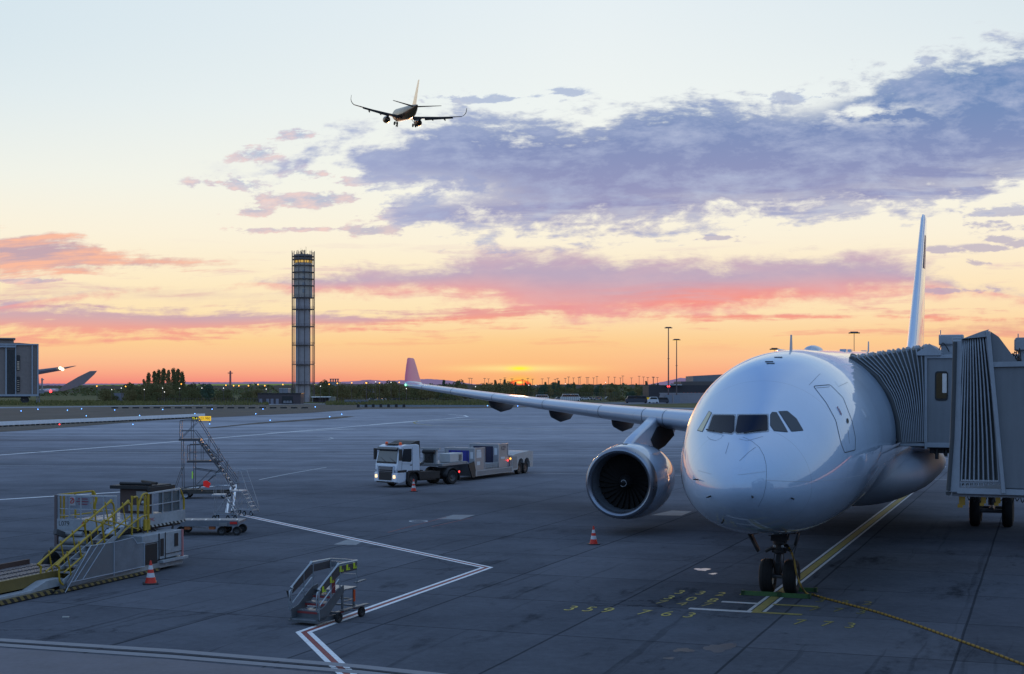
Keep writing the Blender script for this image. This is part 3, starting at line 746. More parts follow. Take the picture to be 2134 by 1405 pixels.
for i in range(22):
    a = rnd.uniform(0, 6.28); r = rnd.uniform(.8, 4.0); mb.tube([(math.cos(a)*r, math.sin(a)*r, tz(531)), (math.cos(a)*r, math.sin(a)*r, tz(531)+rnd.uniform(.8, 2.2))], .07, 5)
mb.tube([(1.2, 0, tz(531)), (1.2, 0, tz(514))], .06, 5); mb.tube([(-1.0, 0, tz(531)), (-1.0, 0, tz(517))], .04, 4)
mb.box(-1.2, .4, -.6, .6, tz(523.5), tz(522.8)); mb.box(-1.2, -1.0, -.5, .5, tz(531), tz(523)); mb.box(.2, .4, -.5, .5, tz(531), tz(523)); mb.build('antenna', tdark, ct)
# base building
def bld(name, label, px0, px1, ytop, ybase, Y=None, depth=8, m=concrete, cat='building', group=None, extra=None, roofm=None):
    g = G((px0+px1)/2, ybase) if Y is None else Vector((((px0+px1)/2-1067)*Y/F, Y, 0))
    k_ = F/g.y; w_ = (px1-px0)/k_; z1 = H-(ytop-HOR)/k_
    t = thing(name, label, cat, (g.x, g.y, 0), 0, group)
    mb = MB(); mb.box(-w_/2, w_/2, 0, depth, 0, z1); mb.build('wall', m, t)
    mb = MB(); mb.box(-w_/2-.15, w_/2+.15, -.15, depth+.15, z1+.002, z1+.25); mb.build('roof', roofm or dark, t)
    if extra: extra(t, w_, z1, k_)
    return t
dbrick = pmat('dark_brown_cladding', (.075, .058, .062), .8, var=.2, scale=.3)
def ex(t, w_, z1, k_):
    for a in (-.46, -.30, -.20, -.08):
        mb = MB(); mb.box(w_*a, w_*a+1.1, -.06, .02, .05, 2.0); mb.build('door', pmat('pale_grey_door', (.20, .20, .24), .6), t)
    mb = MB(); mb.box(w_*.06, w_*.32, -.05, .02, .1, 3.0); mb.build('garage_opening', dark, t)
    for q_ in (.10, .17, .24):
        mb = MB(); mb.box(w_*q_, w_*q_+1.0, -.9, -.3, .35, .95); mb.box(w_*q_+.1, w_*q_+.9, -.85, -.35, .95, 1.3); mb.build('ventilation_box', pmat('grey_box', (.2, .2, .22)), t)
    mb = MB(); mb.box(-w_/2, w_/2, -.08, .01, z1-.3, z1-.1); mb.build('fascia', dark, t)
bld('tower_annex', 'low brown annex with pale doors at the foot of the control tower', 537, 627, 820.5, 842, extra=ex, m=dbrick)
t = thing('canopy_shelter', 'open shelter with a bright white roof right of the tower foot', 'shelter', tuple(G(673, 838.5)))
for x in (-4.6, 2.6): 
    mb = MB(); mb.box(x, x+.2, 0, .2, 0, 2.3); mb.build('post', greymet, t)
mb = MB(); mb.prism([(-4.9, 2.45), (3.6, 2.5), (3.2, 2.15), (-4.9, 2.1)], -.4, 4, 'xz'); mb.build('roof', pmat('bright_roof', (.75, .77, .78), .4), t)
mb = MB(); mb.box(2.9, 5.2, 0, 3.5, 0, 2.4); mb.build('cabin', pmat('cream_cabin', (.22, .21, .17), .6), t); mb = MB(); mb.box(-4.5, 2.8, 3.2, 3.5, 0, 2.2); mb.build('back_wall', dbrick, t)
bld('grey_container', 'long low grey container right of the white-roofed shelter', 718, 766, 834.8, 841.5, depth=2.4, m=pmat('blue_grey_panel', (.14, .16, .19), .6), cat='container', roofm=pmat('pale_panel', (.22, .23, .26)))

# ---- far buildings
palew = pmat('pale_far_wall', (.22, .22, .26), .8, var=.15, scale=.1); palew2 = pmat('far_blue_grey_wall', (.10, .12, .16), .8, var=.15, scale=.1)
def silos(t, w_, z1, k_):
    for i in range(4):
        mb = MB(); x = -w_/2+w_*(i+.5)/4; mb.lathe([(z1, .7), (z1+2.5, .7), (z1+2.5, 1.2), (z1+3.4, 1.2), (z1+3.4, .01)], o=(x, 3, 0), n=10); mb.build('silo', palew2, t)
bld('factory', 'pale factory block topped by four small silos on the skyline', 686, 706, 796, 812, Y=1500, depth=20, m=palew, extra=silos)
bld('factory', 'small pale block just left of the factory with silos', 660, 674, 801, 812, Y=1500, depth=20, m=palew, roofm=palew)
bld('shed', 'long light-roofed shed in the trees between tower and wingtip', 742, 778, 808.5, 818, Y=900, depth=20, m=palew2, roofm=palew)
bld('shed', 'white shed low in the trees left of the control tower', 582, 600, 810.5, 816, Y=800, depth=10, m=palew, roofm=pmat('white_far_roof', (.5, .52, .55)))
bld('shed', 'small pale hut in the grass left of the poplars', 237, 253, 820.5, 828, Y=640, depth=4, m=palew, roofm=palew)
# warehouse on the right
t = thing('warehouse', 'long dark warehouse with a pale upper storey behind the tall light masts', 'building', (((1480-1067)*640/F), 640, 0))
k_ = F/640.0; X = lambda p: (p-1480)/k_; Z = lambda p: H-(p-HOR)/k_
mb = MB(); mb.box(X(1352), X(1640), 0, 30, 0, Z(803)); mb.build('wall', pmat('dark_warehouse_wall', (.045, .04, .045), .7, var=.25, scale=.1), t)
mb = MB(); mb.box(X(1420), X(1640), 1, 30, Z(803)+.01, Z(795)); mb.build('upper_wall', pmat('brown_grey_wall', (.10, .085, .08), .7, var=.2, scale=.1), t)
mb = MB(); mb.prism([(X(1446), Z(795)+.01), (X(1446), Z(783.5)), (X(1530), Z(779)), (X(1640), Z(778)), (X(1640), Z(795)+.01)], 3, 30, 'xz'); mb.build('upper_storey', pmat('grey_blue_cladding', (.16, .17, .19), .6, var=.15, scale=.1), t)
mb = MB(); mb.box(X(1384), X(1420), -2.5, 0, Z(803), Z(801.6)); mb.build('canopy', pmat('white_canopy', (.5, .55, .6)), t)
mb = MB()
for i in range(12): mb.box(X(1460+i*8), X(1465+i*8), -.05, .03, 1.5, 5.0)
mb.build('door', pmat('dull_dock_door', (.035, .033, .04), .6), t)
t = thing('ramp_wall', 'pale ramp wall with a red dotted top edge in front of the warehouse', 'wall', (((1440-1067)*600/F), 600, 0)); k_ = F/600.0; X = lambda p: (p-1440)/k_; Z = lambda p: H-(p-HOR)/k_
mb = MB(); mb.prism([(X(1372), 0), (X(1376), Z(820)), (X(1640), Z(821)), (X(1640), 0)], 0, .5, 'xz'); mb.build('wall', pmat('pale_ramp', (.26, .25, .27), .8, var=.25, scale=.2), t)
mb = MB(); mb.box(X(1374), X(1640), -.2, .6, Z(820), Z(819.2)); mb.build('coping', pmat('pale_coping', (.45, .45, .47), .7), t)
for i in range(14):
    x = X(1425+i*8); mb = MB(); mb.box(x-.2, x+.2, -.2, 0, Z(819.2), Z(818.2)); mb.build('marker', pmat('red_marker', (.5, .06, .05)), t)
# second distant tower
g = Vector(((480-1067)*2200/F, 2200, 0)); k_ = F/2200
t = thing('radar_tower', 'small distant tower with a disc platform and dome on the left skyline', 'tower', tuple(g))
mb = MB(); z_ = lambda p: H-(p-HOR)/k_
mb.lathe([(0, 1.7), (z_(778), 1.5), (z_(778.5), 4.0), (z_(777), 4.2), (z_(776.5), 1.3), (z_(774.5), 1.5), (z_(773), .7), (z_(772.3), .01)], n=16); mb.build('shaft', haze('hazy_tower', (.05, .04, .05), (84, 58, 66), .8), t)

# ================================================================== LIGHT MASTS
def mast(px, ytop, Y, head, label, lit=True, group=None, r=.22, boxed=False):
    k_ = F/Y; z1 = H-(ytop-HOR)/k_; t = thing('light_mast', label, 'light mast', ((px-1067)*Y/F, Y, 0), 0, group)
    mb = MB(); mb.tube([(0, 0, 0), (0, 0, z1)], r, 8, r2=r*.6)
    mb.box(-.5, .5, -.1, .1, z1*.58, z1*.58+.15); mb.build('pole', tdark, t)
    mb = MB(); mb.box(-head, head, -.12, .12, z1-.1, z1+.12)
    for s_ in (-1, -.4, .4, 1): mb.box(s_*head-.45, s_*head+.45, -.55, .35, z1-.5, z1-.12)
    mb.build('lamp_head', tdark, t)
    if lit:
        for s_ in (-1, -.4, .4, 1):
            mb = MB(); mb.box(s_*head-.3, s_*head+.3, -.5, .3, z1-.58, z1-.51); mb.build('lamp', pmat('warm_lamp', (.8, .6, .2), emit=(1, .6, .12), estr=1.3), t)
    if boxed:
        mb = MB(); mb.box(-1.3, 1.3, -1.3, 1.3, 0, 3.2); mb.build('base_block', pmat('base_block_concrete', (.2, .22, .26), .8), t)
    return t
mast(1393, 682, 600, 1.15, 'tallest thin light mast on the right, grey block at its foot', False, boxed=True, r=.32)
mast(1410, 707, 590, 1.1, 'second tall light mast, shorter, just right of the tallest one', True, boxed=True, r=.28)
mast(1780, 692, 420, 1.1, 'light mast rising behind the parked airliner in front of its tail', True, r=.14)
mast(1614, 726, 420, .9, 'short light mast peeping over the cockpit roof of the parked airliner', True, r=.10)
g = G(1394, 835)
for px, py, Y in ((1390.5, 805.5, 596), (1395.5, 805.5, 596)):
    pass
t = thing('warning_light', 'pair of red warning lights halfway up the tallest mast', 'warning light', tuple(P(1393, 805.5, 599)))
for s_ in (-.35, .35):
    mb = MB(); mb.ball((s_, -.35, 0), .28, 8); mb.build('lamp', redlit, t)
mb = MB(); mb.box(-.8, .8, -.1, 0, -.3, -.22); mb.build('bracket', dark, t)
for px, y_ in [(1043, 791), (1052, 788), (1067, 790), (1089, 791), (1100, 789), (1110, 790.5), (1130, 790), (1143, 788), (1157, 791), (1162, 789), (1178, 789), (1185, 786), (1195, 788), (1206, 787), (1209, 786),
               (1223, 787), (1225.5, 787), (1237, 788), (1244, 785), (1268, 786), (1281, 786.5), (1293, 788), (1298, 784), (1316, 788), (1332, 784.5), (1341, 786), (1350, 787), (1361, 786), (1362, 787), (1370, 787), (978, 788.5), (983, 789), (1010, 789), (1018, 790)]:
    Y = rnd.uniform(1020, 1100); k_ = F/Y; z1 = H-(y_-HOR)/k_
    t = thing('street_lamp', 'thin lamp post in the row standing along the sunset skyline', 'street lamp', ((px-1067)*Y/F, Y, 0), 0, 'lamp posts along the sunset skyline')
    mb = MB(); mb.tube([(0, 0, 0), (0, 0, z1)], .15, 5); mb.build('pole', tdark, t)
    mb = MB(); mb.box(-1.0, 1.0, -.2, .2, z1-.05, z1+.25); mb.build('lamp_head', tdark, t)
for px, y_, Y, c in [(262, 805.5, 620, 'a'), (378, 800.5, 620, 'a'), (471, 803, 620, 'a'), (487, 804, 620, 'a'), (498, 804.2, 620, 'a'), (518, 804, 620, 'a'), (538, 801.5, 620, 'a'), (552, 804, 620, 'a'), (589.5, 801.5, 620, 'a'),
                  (686, 801, 620, 'a'), (703, 799, 620, 'a'), (733, 798, 620, 'a'), (763, 798, 620, 'a'), (764, 798.5, 600, 'a'), (791, 798, 620, 'a'), (832, 797, 620, 'a'), (202, 805, 600, 'a'),
                  (233, 812, 600, 'w'), (253, 809, 600, 'w'), (301, 812, 600, 'w'), (339, 809, 600, 'w'), (343, 817, 600, 'w'), (374.5, 809.5, 600, 'w'), (421, 809, 600, 'w'), (466, 809, 600, 'w'), (555, 811, 600, 'w'),
                  (783, 796, 620, 'w'), (815, 797, 620, 'w'), (847, 810, 600, 'w'), (991, 806, 700, 'w'), (1102, 803, 700, 'w'), (1117, 803, 700, 'w'), (1178, 800, 760, 'w'), (1262, 797, 760, 'w'), (668, 805, 600, 'w')]:
    k_ = F/Y; z1 = H-(y_-HOR)/k_
    t = thing('street_lamp', 'lit amber lamp on a post among the far trees' if c == 'a' else 'small lit white lamp on a post among the far trees', 'street lamp', ((px-1067)*Y/F, Y, 0), 0, 'lit amber lamps among the far trees' if c == 'a' else 'lit white lamps among the far trees')
    mb = MB(); mb.tube([(0, 0, 0), (0, 0, z1)], .08, 5); mb.build('pole', tdark, t)
    mb = MB(); mb.ball((0, -.2, z1), .27 if c == 'a' else .17, 8); mb.build('lamp', amber if c == 'a' else whitelit, t)
# blue edge lights
lamp_me = MB().ball((0, 0, .35), .24, 8).mesh('lens', bluelit); base_me = MB().tube([(0, 0, 0), (0, 0, .3)], .10, 6).mesh('base', dark)
lampr = MB().ball((0, 0, .45), .30, 8).mesh('lens', redlit)
for px, py, c in [(44, 857, 'b'), (79, 853.5, 'b'), (170, 852.5, 'b'), (140.5, 855.5, 'b'), (239, 855, 'b'), (291, 866.5, 'b'), (339, 854, 'b'), (406, 862.8, 'b'), (180, 867, 'b'), (277, 885, 'b'), (437, 884, 'b'), (533, 863, 'b'), (548, 853, 'b'), (563, 876.5, 'b'),
                  (657, 848.5, 'b'), (712, 864, 'b'), (687, 869, 'b'), (778, 847, 'b'), (860, 847, 'b'), (991, 846, 'b'), (1016, 846, 'b'), (1079, 846.6, 'b'), (1088, 845.5, 'b'), (442, 853.3, 'b'), (124, 885.5, 'r')]:
    g = G(px, py+1); s_ = g.y/700.0
    t = thing('taxiway_light', 'small glowing blue edge light beside the taxiway' if c == 'b' else 'single red light in front of the long white barrier on the left', 'taxiway light', tuple(g), 0, 'blue edge lights beside the taxiway' if c == 'b' else None)
    t.scale = (s_,)*3
    for nm, me in (('lens', lamp_me if c == 'b' else lampr), ('base', base_me)):
        o = bpy.data.objects.new(nm, me); C.objects.link(o); o.parent = t
# white blast barrier, left
pts = GP([(-120, 896), (0, 890), (215, 880.5), (425, 870.5)])
t = thing('white_barrier', 'long low white barrier crossing the left taxiway edge', 'barrier', tuple(pts[1]))
mb = MB(); o0 = pts[1]
for a, b in zip(pts[:-1], pts[1:]): mb.bar((a-o0)+Vector((0, 0, .55)), (b-o0)+Vector((0, 0, .55)), .5, .60)
mb.build('barrier_panel', pmat('barrier_white', (.62, .68, .76), .6, var=.2), t)
mb = MB(); 
for i in range(48):
    a = pts[1].lerp(pts[3], i/47)-o0; mb.box(a.x-.25, a.x+.25, a.y-.3, a.y+.3, 0, .25)
mb.build('foot', dark, t)
# low white strip with black feet, centre
pts = GP([(748, 849), (1010, 849.5)]); t = thing('white_barrier', 'low pale barrier with dark feet on the verge behind the truck', 'barrier', tuple(pts[0])); d = pts[1]-pts[0]
mb = MB(); mb.bar((0, 0, .5), (d.x, d.y, .5), .4, .55); mb.build('barrier_panel', pmat('barrier_grey', (.20, .23, .27), .6, var=.2), t)
mb = MB()
for px in (747, 763, 778, 794, 810, 826, 842): 
    a = G(px, 849.4)-pts[0]; mb.box(a.x-.45, a.x+.45, a.y-.6, a.y-.2, 0, 1.1)
mb.build('foot', dark, t)
# black and white kerb dashes
mb = MB()
for px in range(232, 640, 22): 
    a = G(px, 851.5); mb.box(a.x, a.x+2.0, a.y, a.y+.4, .03, .45)
o = mb.build('kerb_dash', dark); tag(o, 'broken line of short dark kerb strips below the rough grass', 'kerb')
# signs
def sign(label, px, py, w_, h_, txt, bgm, fgm, ysize):
    g = G(px, py); t = thing('taxiway_sign', label, 'sign', tuple(g))
    mb = MB(); mb.box(-w_/2, w_/2, -.12, .12, .25, .25+h_); mb.build('board', bgm, t, bevel=.02)
    mb = MB(); mb.box(-w_/2+.2, -w_/2+.3, -.05, .05, 0, .25); mb.box(w_/2-.3, w_/2-.2, -.05, .05, 0, .25); mb.build('leg', dark, t)
    text_mesh(txt, 'lettering', fgm, t, basis((0, -.126, .25+h_/2), (1, 0, 0), (0, 0, 1)), ysize, 0, 1.0)
ylit = pmat('lit_yellow_sign', (.6, .42, .02), .5, emit=(.85, .48, .02), estr=.75); blk = pmat('black_sign', (.012, .012, .012), .5); ytx = pmat('yellow_lettering', (.8, .7, .02), .5, emit=(.9, .85, .05), estr=.8)
sign('small black taxiway sign with yellow letters TL4', 406, 879.5, 1.15, .75, 'TL4', blk, ytx, .62)
sign('wide yellow taxiway sign reading 121.980', 427, 880, 2.2, .85, '121.980', ylit, blk, .62)
sign('yellow taxiway sign by the grass below the light masts', 1348, 838.5, 6.4, 1.8, 'A', pmat('yellow_sign', (.5, .36, .01), .5, emit=(.6, .38, .01), estr=.4), blk, .1)
sign('small black and yellow sign right of the plain yellow one', 1361, 838.5, 2.6, 1.7, 'LA', blk, ytx, 1.4)
# perimeter fences
def fence(label, px0, px1, Y0, Y1, h_=3.0, n=50):
    a = Vector(((px0-1067)*Y0/F, Y0, 0)); b = Vector(((px1-1067)*Y1/F, Y1, 0)); t = thing('fence', label, 'fence', tuple(a)); d = b-a
    for i in range(n):
        p = d*(i/(n-1)); mb = MB(); mb.bar(p, p+Vector((0, 0, h_)), .10); mb.build('post', tdark, t)
    mb = MB()
    for z in (.3, 1.2, 2.1, h_-.1): mb.bar(Vector((0, 0, z)), d+Vector((0, 0, z)), .035)
    mb.build('wire', tdark, t)
fence('wire perimeter fence with thin posts right of the setting sun', 1095, 1290, 640, 620, 4.2, 46)
fence('low wire fence in front of the trees left of the wingtip', 665, 1060, 545, 545, 2.4, 60)
fence('faint wire fence along the foot of the left wood', 330, 540, 540, 540, 2.4, 36)
# parked cars behind the fence and small vans
def far_vehicle(px, py, Y, L_, W_, h_, m, label, name='parked_car', cat='car', group=None, rot=0.0, cab=True):
    t = thing(name, label, cat, ((px-1067)*Y/F, Y, 0), rot, group)
    mb = MB(); mb.prism([(-L_/2, .35), (-L_/2, h_*.55), (-L_/2+.6, h_*.62), (-L_/2+1.1, h_), (L_/2-.8, h_), (L_/2-.2, h_*.6), (L_/2, .35)], -W_/2, W_/2, 'xz'); mb.build('body', m, t)
    mb = MB(); mb.prism([(-L_/2+.9, h_*.64), (-L_/2+1.25, h_*.93), (L_/2-.95, h_*.93), (L_/2-.5, h_*.64)], -W_/2-.02, W_/2+.02, 'xz'); mb.build('window', glass, t)
    for x in (-L_/2+.8, L_/2-.8):
        mb = MB(); mb.lathe([(-W_/2-.03, .01), (-W_/2-.03, .34), (W_/2+.03, .34), (W_/2+.03, .01)], o=(x, 0, .34), axis=(0, 1, 0), n=12); mb.build('wheel', rubber, t)
    return t
cw_ = pmat('car_white', (.55, .57, .6), .4); cs_ = pmat('car_silver', (.25, .27, .3), .35, .4); cb_ = pmat('car_dark', (.04, .045, .06), .35)
for i in range(26):
    px = rnd.uniform(1100, 1285) if i < 19 else rnd.uniform(745, 835); m = rnd.choice([cw_, cs_, cb_, cs_])
    far_vehicle(px, 0, rnd.uniform(690, 760) if i < 19 else rnd.uniform(640, 660), 4.4, 1.8, 1.5, m, {'car_white': 'white car', 'car_silver': 'silver car', 'car_dark': 'dark car'}[m.name]+' parked behind the perimeter fence', group=m.name[4:]+' cars parked behind the perimeter fence', rot=rnd.uniform(-.3, .3))
far_vehicle(1188, 0, 650, 9, 2.5, 3.4, cw_, 'white coach parked behind the perimeter fence', 'parked_coach', 'coach'); far_vehicle(1129, 0, 660, 7, 2.4, 3.0, cw_, 'white van at the left end of the fenced car park', 'parked_van', 'van')
far_vehicle(1326, 0, 575, 9, 2.5, 3.0, cb_, 'dark bus with lit lights on the road before the warehouse', 'bus', 'bus')
far_vehicle(1361, 0, 570, 4.5, 2.2, 2.6, cw_, 'small white truck cab on the road below the masts', 'truck', 'truck'); far_vehicle(1376, 0, 571, 7, 2.2, 2.4, cb_, 'dark tanker body right behind the small white truck cab', 'tanker', 'tanker')
# ================================================================== PARKED AIRLINER
AL = thing('parked_airliner', 'large white wide-body airliner parked nose-on with pink wingtip and dark cockpit windows', 'airliner', (8.19, 43.53, 0), TH)
MAL = Matrix.Translation((8.19, 43.53, 0)) @ Matrix.Rotation(TH, 4, 'Z'); MI = MAL.inverted()
NG = 6.67                                 # nose gear is this far behind the nose tip
def paint_mat(name, col, dirt=.35, rough=.22, spec=.5, coat=1.0, cr=.04):
    m = bpy.data.materials.new(name); m.use_nodes = True; nt = m.node_tree; b = nt.nodes['Principled BSDF']
    tc = nt.nodes.new('ShaderNodeTexCoord'); v = E(nt, tc.outputs['Object']); x, y, z = sep(nt, v)
    n1 = noise(nt, v, .8, 6, .6); n2 = noise(nt, vec(nt, x*.5, y*3.0, z*3.0), 1.0, 5, .6); n3 = noise(nt, v, 30.0, 2, .6)
    low = z.sm(4.2, 2.4)
    rg_ = (((x*(1/2.12)+.31).frac()-.5).abs().sm(.492, .499)*.22).max(((x*(1/.53)+.1).frac()-.5).abs().sm(.47, .49)*(n3-.3)*.10)
    f = (1.0-rg_-(n1-.5)*.10-low*(dirt*(n2+.25))-(n3-.5)*.05)
    s_ = nt.nodes.new('ShaderNodeVectorMath'); s_.operation = 'SCALE'; s_.inputs[0].default_value = col[:3]; nt.links.new(f.s, s_.inputs['Scale'])
    nt.links.new(s_.outputs[0], b.inputs['Base Color'])
    b.inputs['Roughness'].default_value = rough+.2; b.inputs['Specular IOR Level'].default_value = spec
    b.inputs['Coat Weight'].default_value = coat; r = (n2-.5)*.06+cr; nt.links.new(r.clamp().s, b.inputs['Coat Roughness']); b.inputs['Coat IOR'].default_value = 1.75
    bn = nt.nodes.new('ShaderNodeBump'); bn.inputs['Strength'].default_value = .10; bn.inputs['Distance'].default_value = .02
    nt.links.new(noise(nt, v, .9, 3, .5).s, bn.inputs['Height']); nt.links.new(bn.outputs[0], b.inputs['Coat Normal'])
    return m
skin = paint_mat('aircraft_white_paint', (.44, .57, .74))
wskin = paint_mat('wing_grey_white_paint', (.38, .45, .55), 0, coat=.7, cr=.12)
lineM = pmat('panel_seam', (.07, .09, .12), .6)
S_ = [0, .12, .3, .6, 1, 1.5, 2, 2.6, 3.3, 4, 5, 6, 7.5, 9, 11, 43, 47, 51, 55, 59, 62, 63.4]
ZT = [3.62, 4.0, 4.23, 4.50, 4.79, 5.08, 5.36, 5.72, 6.16, 6.55, 6.96, 7.22, 7.43, 7.50, 7.52, 7.52, 7.50, 7.42, 7.28, 7.1, 6.9, 6.7]
ZB = [3.62, 3.28, 3.08, 2.86, 2.65, 2.47, 2.34, 2.23, 2.13, 2.05, 1.98, 1.93, 1.89, 1.88, 1.88, 1.88, 2.2, 3.0, 4.0, 5.0, 5.8, 6.2]
HW = [.01, .42, .68, .98, 1.28, 1.58, 1.82, 2.05, 2.27, 2.43, 2.6, 2.71, 2.79, 2.82, 2.82, 2.82, 2.7, 2.35, 1.8, 1.15, .6, .2]
QS = [math.sqrt(s) for s in S_]
def fus_ring(s, n=96):
    q_ = math.sqrt(s); zt = pchip(QS, ZT, q_); zb = pchip(QS, ZB, q_); hw = pchip(QS, HW, q_)
    zc = zb+(zt-zb)*(.47 if s > 8 else .43+.04*s/8) ; ex = 2.0+.12*max(0, 1-abs(s-5)/4)
    dz = .020*max(0, s-8); r = []
    for j in range(n):
        a = 2*PI*j/n; c_, s2 = math.cos(a), math.sin(a)
        cy = math.copysign(abs(c_)**(2/ex), c_)*hw; cz = math.copysign(abs(s2)**(2/ex), s2)
        z = zc+(zt-zc)*cz if cz > 0 else zc+(zc-zb)*cz
        r.append(Vector((s-NG, cy, z+dz)))
    return r
ss = [((i/70.0)**2)*12 for i in range(71)]+[12+i*1.5 for i in range(1, 35)]; ss = [s for s in ss if s < 63.4]
mb = MB(); mb.loft([fus_ring(s) for s in ss], cap=True)
fo = mb.build('fuselage', skin, AL, sharp=80)
bv = BVHTree.FromPolygons([v.co.copy() for v in fo.data.vertices], [tuple(p.vertices) for p in fo.data.polygons])
def bary_normal(idx, loc): return bv.find_nearest(loc)[1]
def hit(px, py):
    """where the line of sight through a photo pixel meets the fuselage skin (aircraft coordinates)"""
    o = MI @ Vector((0, 0, H)); d = (MI.to_3x3() @ Vector(((px-1067)/F, 1, (HOR-py)/F))).normalized()
    l, n_, i, dd = bv.ray_cast(o, d)
    if l is None:
        l, n_, i, dd = bv.find_nearest(o+d*45)
    if n_.dot(d) > 0: n_ = -n_
    return l, n_
def patch(name, poly, m, off, parent, cuts=10, label=None):
    bm = bmesh.new(); vs = [bm.verts.new((x, y, 0)) for x, y in poly]; f = bm.faces.new(vs)
    bmesh.ops.triangulate(bm, faces=bm.faces); bmesh.ops.subdivide_edges(bm, edges=bm.edges, cuts=cuts, use_grid_fill=True)
    for v in bm.verts:
        l, n_ = hit(v.co.x, v.co.y); v.co = l+n_*off
    me = bpy.data.meshes.new(name); bm.normal_update(); bm.to_mesh(me); bm.free(); me.materials.append(m)
    me.polygons.foreach_set('use_smooth', [True]*len(me.polygons))
    o = bpy.data.objects.new(name, me); C.objects.link(o); o.parent = parent
    if label: o['label'] = label
    return o
def seam(paths, w_, off=.006, step=3.0, mb=None):
    mb = mb or MB()
    for pth in paths:
        pts = []
        for (x0, y0), (x1, y1) in zip(pth[:-1], pth[1:]):
            n_ = max(1, int(math.hypot(x1-x0, y1-y0)/step))
            pts += [(x0+(x1-x0)*i/n_, y0+(y1-y0)*i/n_) for i in range(n_)]
        pts.append(pth[-1]); H_ = [hit(*p) for p in pts]; vs = []
        for i, (l, n_) in enumerate(H_):
            d = (H_[min(i+1, len(H_)-1)][0]-H_[max(i-1, 0)][0]); 
            if d.length < 1e-6: d = Vector((1, 0, 0))
            s_ = n_.cross(d.normalized()); vs += [l+n_*off+s_*w_/2, l+n_*off-s_*w_/2]
        mb.add(vs, [(2*i, 2*i+1, 2*i+3, 2*i+2) for i in range(len(H_)-1)])
    return mb
def rnd_poly(poly, r=.12, k=4):
    out = []; n = len(poly)
    for i, p in enumerate(poly):
        a = Vector(poly[i-1]); b = Vector(p); c = Vector(poly[(i+1) % n]); l = min((a-b).length, (c-b).length)*r*2
        p0 = b+(a-b).normalized()*l*.5; p1 = b+(c-b).normalized()*l*.5
        for j in range(k+1):
            t = j/k; q_ = p0*(1-t)**2+b*2*t*(1-t)+p1*t*t; out.append((q_.x, q_.y))
    return out
def grow(poly, d):
    cx = sum(p[0] for p in poly)/len(poly); cy = sum(p[1] for p in poly)/len(poly); n = len(poly); out = []
    for i, p in enumerate(poly):
        a = Vector(poly[i-1]); b = Vector(p); c = Vector(poly[(i+1) % n]); e1 = (b-a).normalized(); e2 = (c-b).normalized()
        n1 = Vector((e1.y, -e1.x)); n2 = Vector((e2.y, -e2.x)); m_ = (n1+n2).normalized()
        if m_.dot(b-Vector((cx, cy))) < 0: m_ = -m_
        out.append(tuple(b+m_*d/max(.5, abs(m_.dot(n1)))))
    return out
cpg = pmat('cockpit_glass', (.012, .016, .026), .10, var=.1, spec=.12); cpg2 = pmat('side_cockpit_glass', (.035, .055, .075), .12, var=.1, spec=.3)
wfr = pmat('window_frame_seal', (.33, .37, .42), .5, .2)
WIN = [([(1486.5, 865.5), (1531.5, 866), (1530.5, 899), (1524.5, 903.5), (1475.5, 897)], cpg, 'front'), ([(1538.5, 865.7), (1599.5, 865.2), (1600.2, 898), (1560, 901.5), (1536.5, 903.2), (1532.5, 899)], cpg, 'front'),
       ([(1609.5, 859.8), (1618, 860.3), (1641, 900.3), (1613.5, 897.8), (1605.8, 887), (1605.8, 865)], cpg2, 'side'), ([(1623.5, 858.3), (1640.5, 857.5), (1659, 873), (1673, 897), (1649.5, 899)], cpg2, 'side'),
       ([(1478, 858), (1482.5, 861), (1463.5, 899.5), (1454.5, 897)], pmat('sunlit_side_glass', (.50, .46, .30), .15, spec=.8), 'side')]  # far-side pane: yellow sunlight is put into the glass colour
for poly, m, kind in WIN:
    fr = patch('window_frame', rnd_poly(grow(poly, 2.6 if kind == 'front' else 1.2), .1), wfr if kind == 'front' else lineM, .005, AL, 6)
    patch('window_pane', rnd_poly(poly, .12), m, .011, fr, 8)
    if kind == 'front':
        g_ = grow(poly, 1.4); mb = MB()
        for i in range(len(g_)):
            a, b = g_[i], g_[(i+1) % len(g_)]; n_ = max(1, int(math.hypot(b[0]-a[0], b[1]-a[1])/3.2))
            for j in range(n_):
                l, nn = hit(a[0]+(b[0]-a[0])*j/n_, a[1]+(b[1]-a[1])*j/n_); e = nn.orthogonal().normalized()*.011; e2 = nn.cross(e)
                mb.add([l+nn*.013+e, l+nn*.013+e2, l+nn*.013-e, l+nn*.013-e2], [(0, 1, 2, 3)])
        merge(fr, mb, dark)
for p0, p1 in (((1474, 897), (1507, 905)), ((1551, 905), (1586, 898))):
    mb = MB(); a = hit(*p0); b = hit(*p1); mb.tube([a[0]+a[1]*.05, b[0]+b[1]*.05], .014, 5); mb.tube([a[0]+a[1]*.04, a[0].lerp(b[0], .5)+a[1]*.06], .02, 5); mb.build('wiper', dark, AL)
seams = [[(1597.3, 990), (1596.5, 968), (1592, 950), (1582, 932), (1566, 919), (1548, 911)], [(1597, 990), (1596, 1012), (1591, 1034), (1580, 1056)],
         [(1474, 910), (1480, 916), (1492, 918.5), (1502, 914), (1507, 908)], [(1540, 915), (1557, 919), (1590, 910)], [(1519, 923), (1512, 946)],
         [(1541, 961), (1560, 943), (1575, 932)], [(1686, 803), (1709, 779)], [(1740, 796), (1747, 806), (1766, 797)]]
for sp_ in seams: seam([sp_], .008).build('panel_seam', lineM, AL)
for sp_ in ([(1597, 1001), (1640, 1003), (1690, 1004), (1740, 1000), (1795, 990)], [(1455, 981), (1483, 988)], [(1537, 990), (1595, 983)]): seam([sp_], .010).build('panel_seam', pmat('pale_seam', (.45, .5, .56), .5), AL)
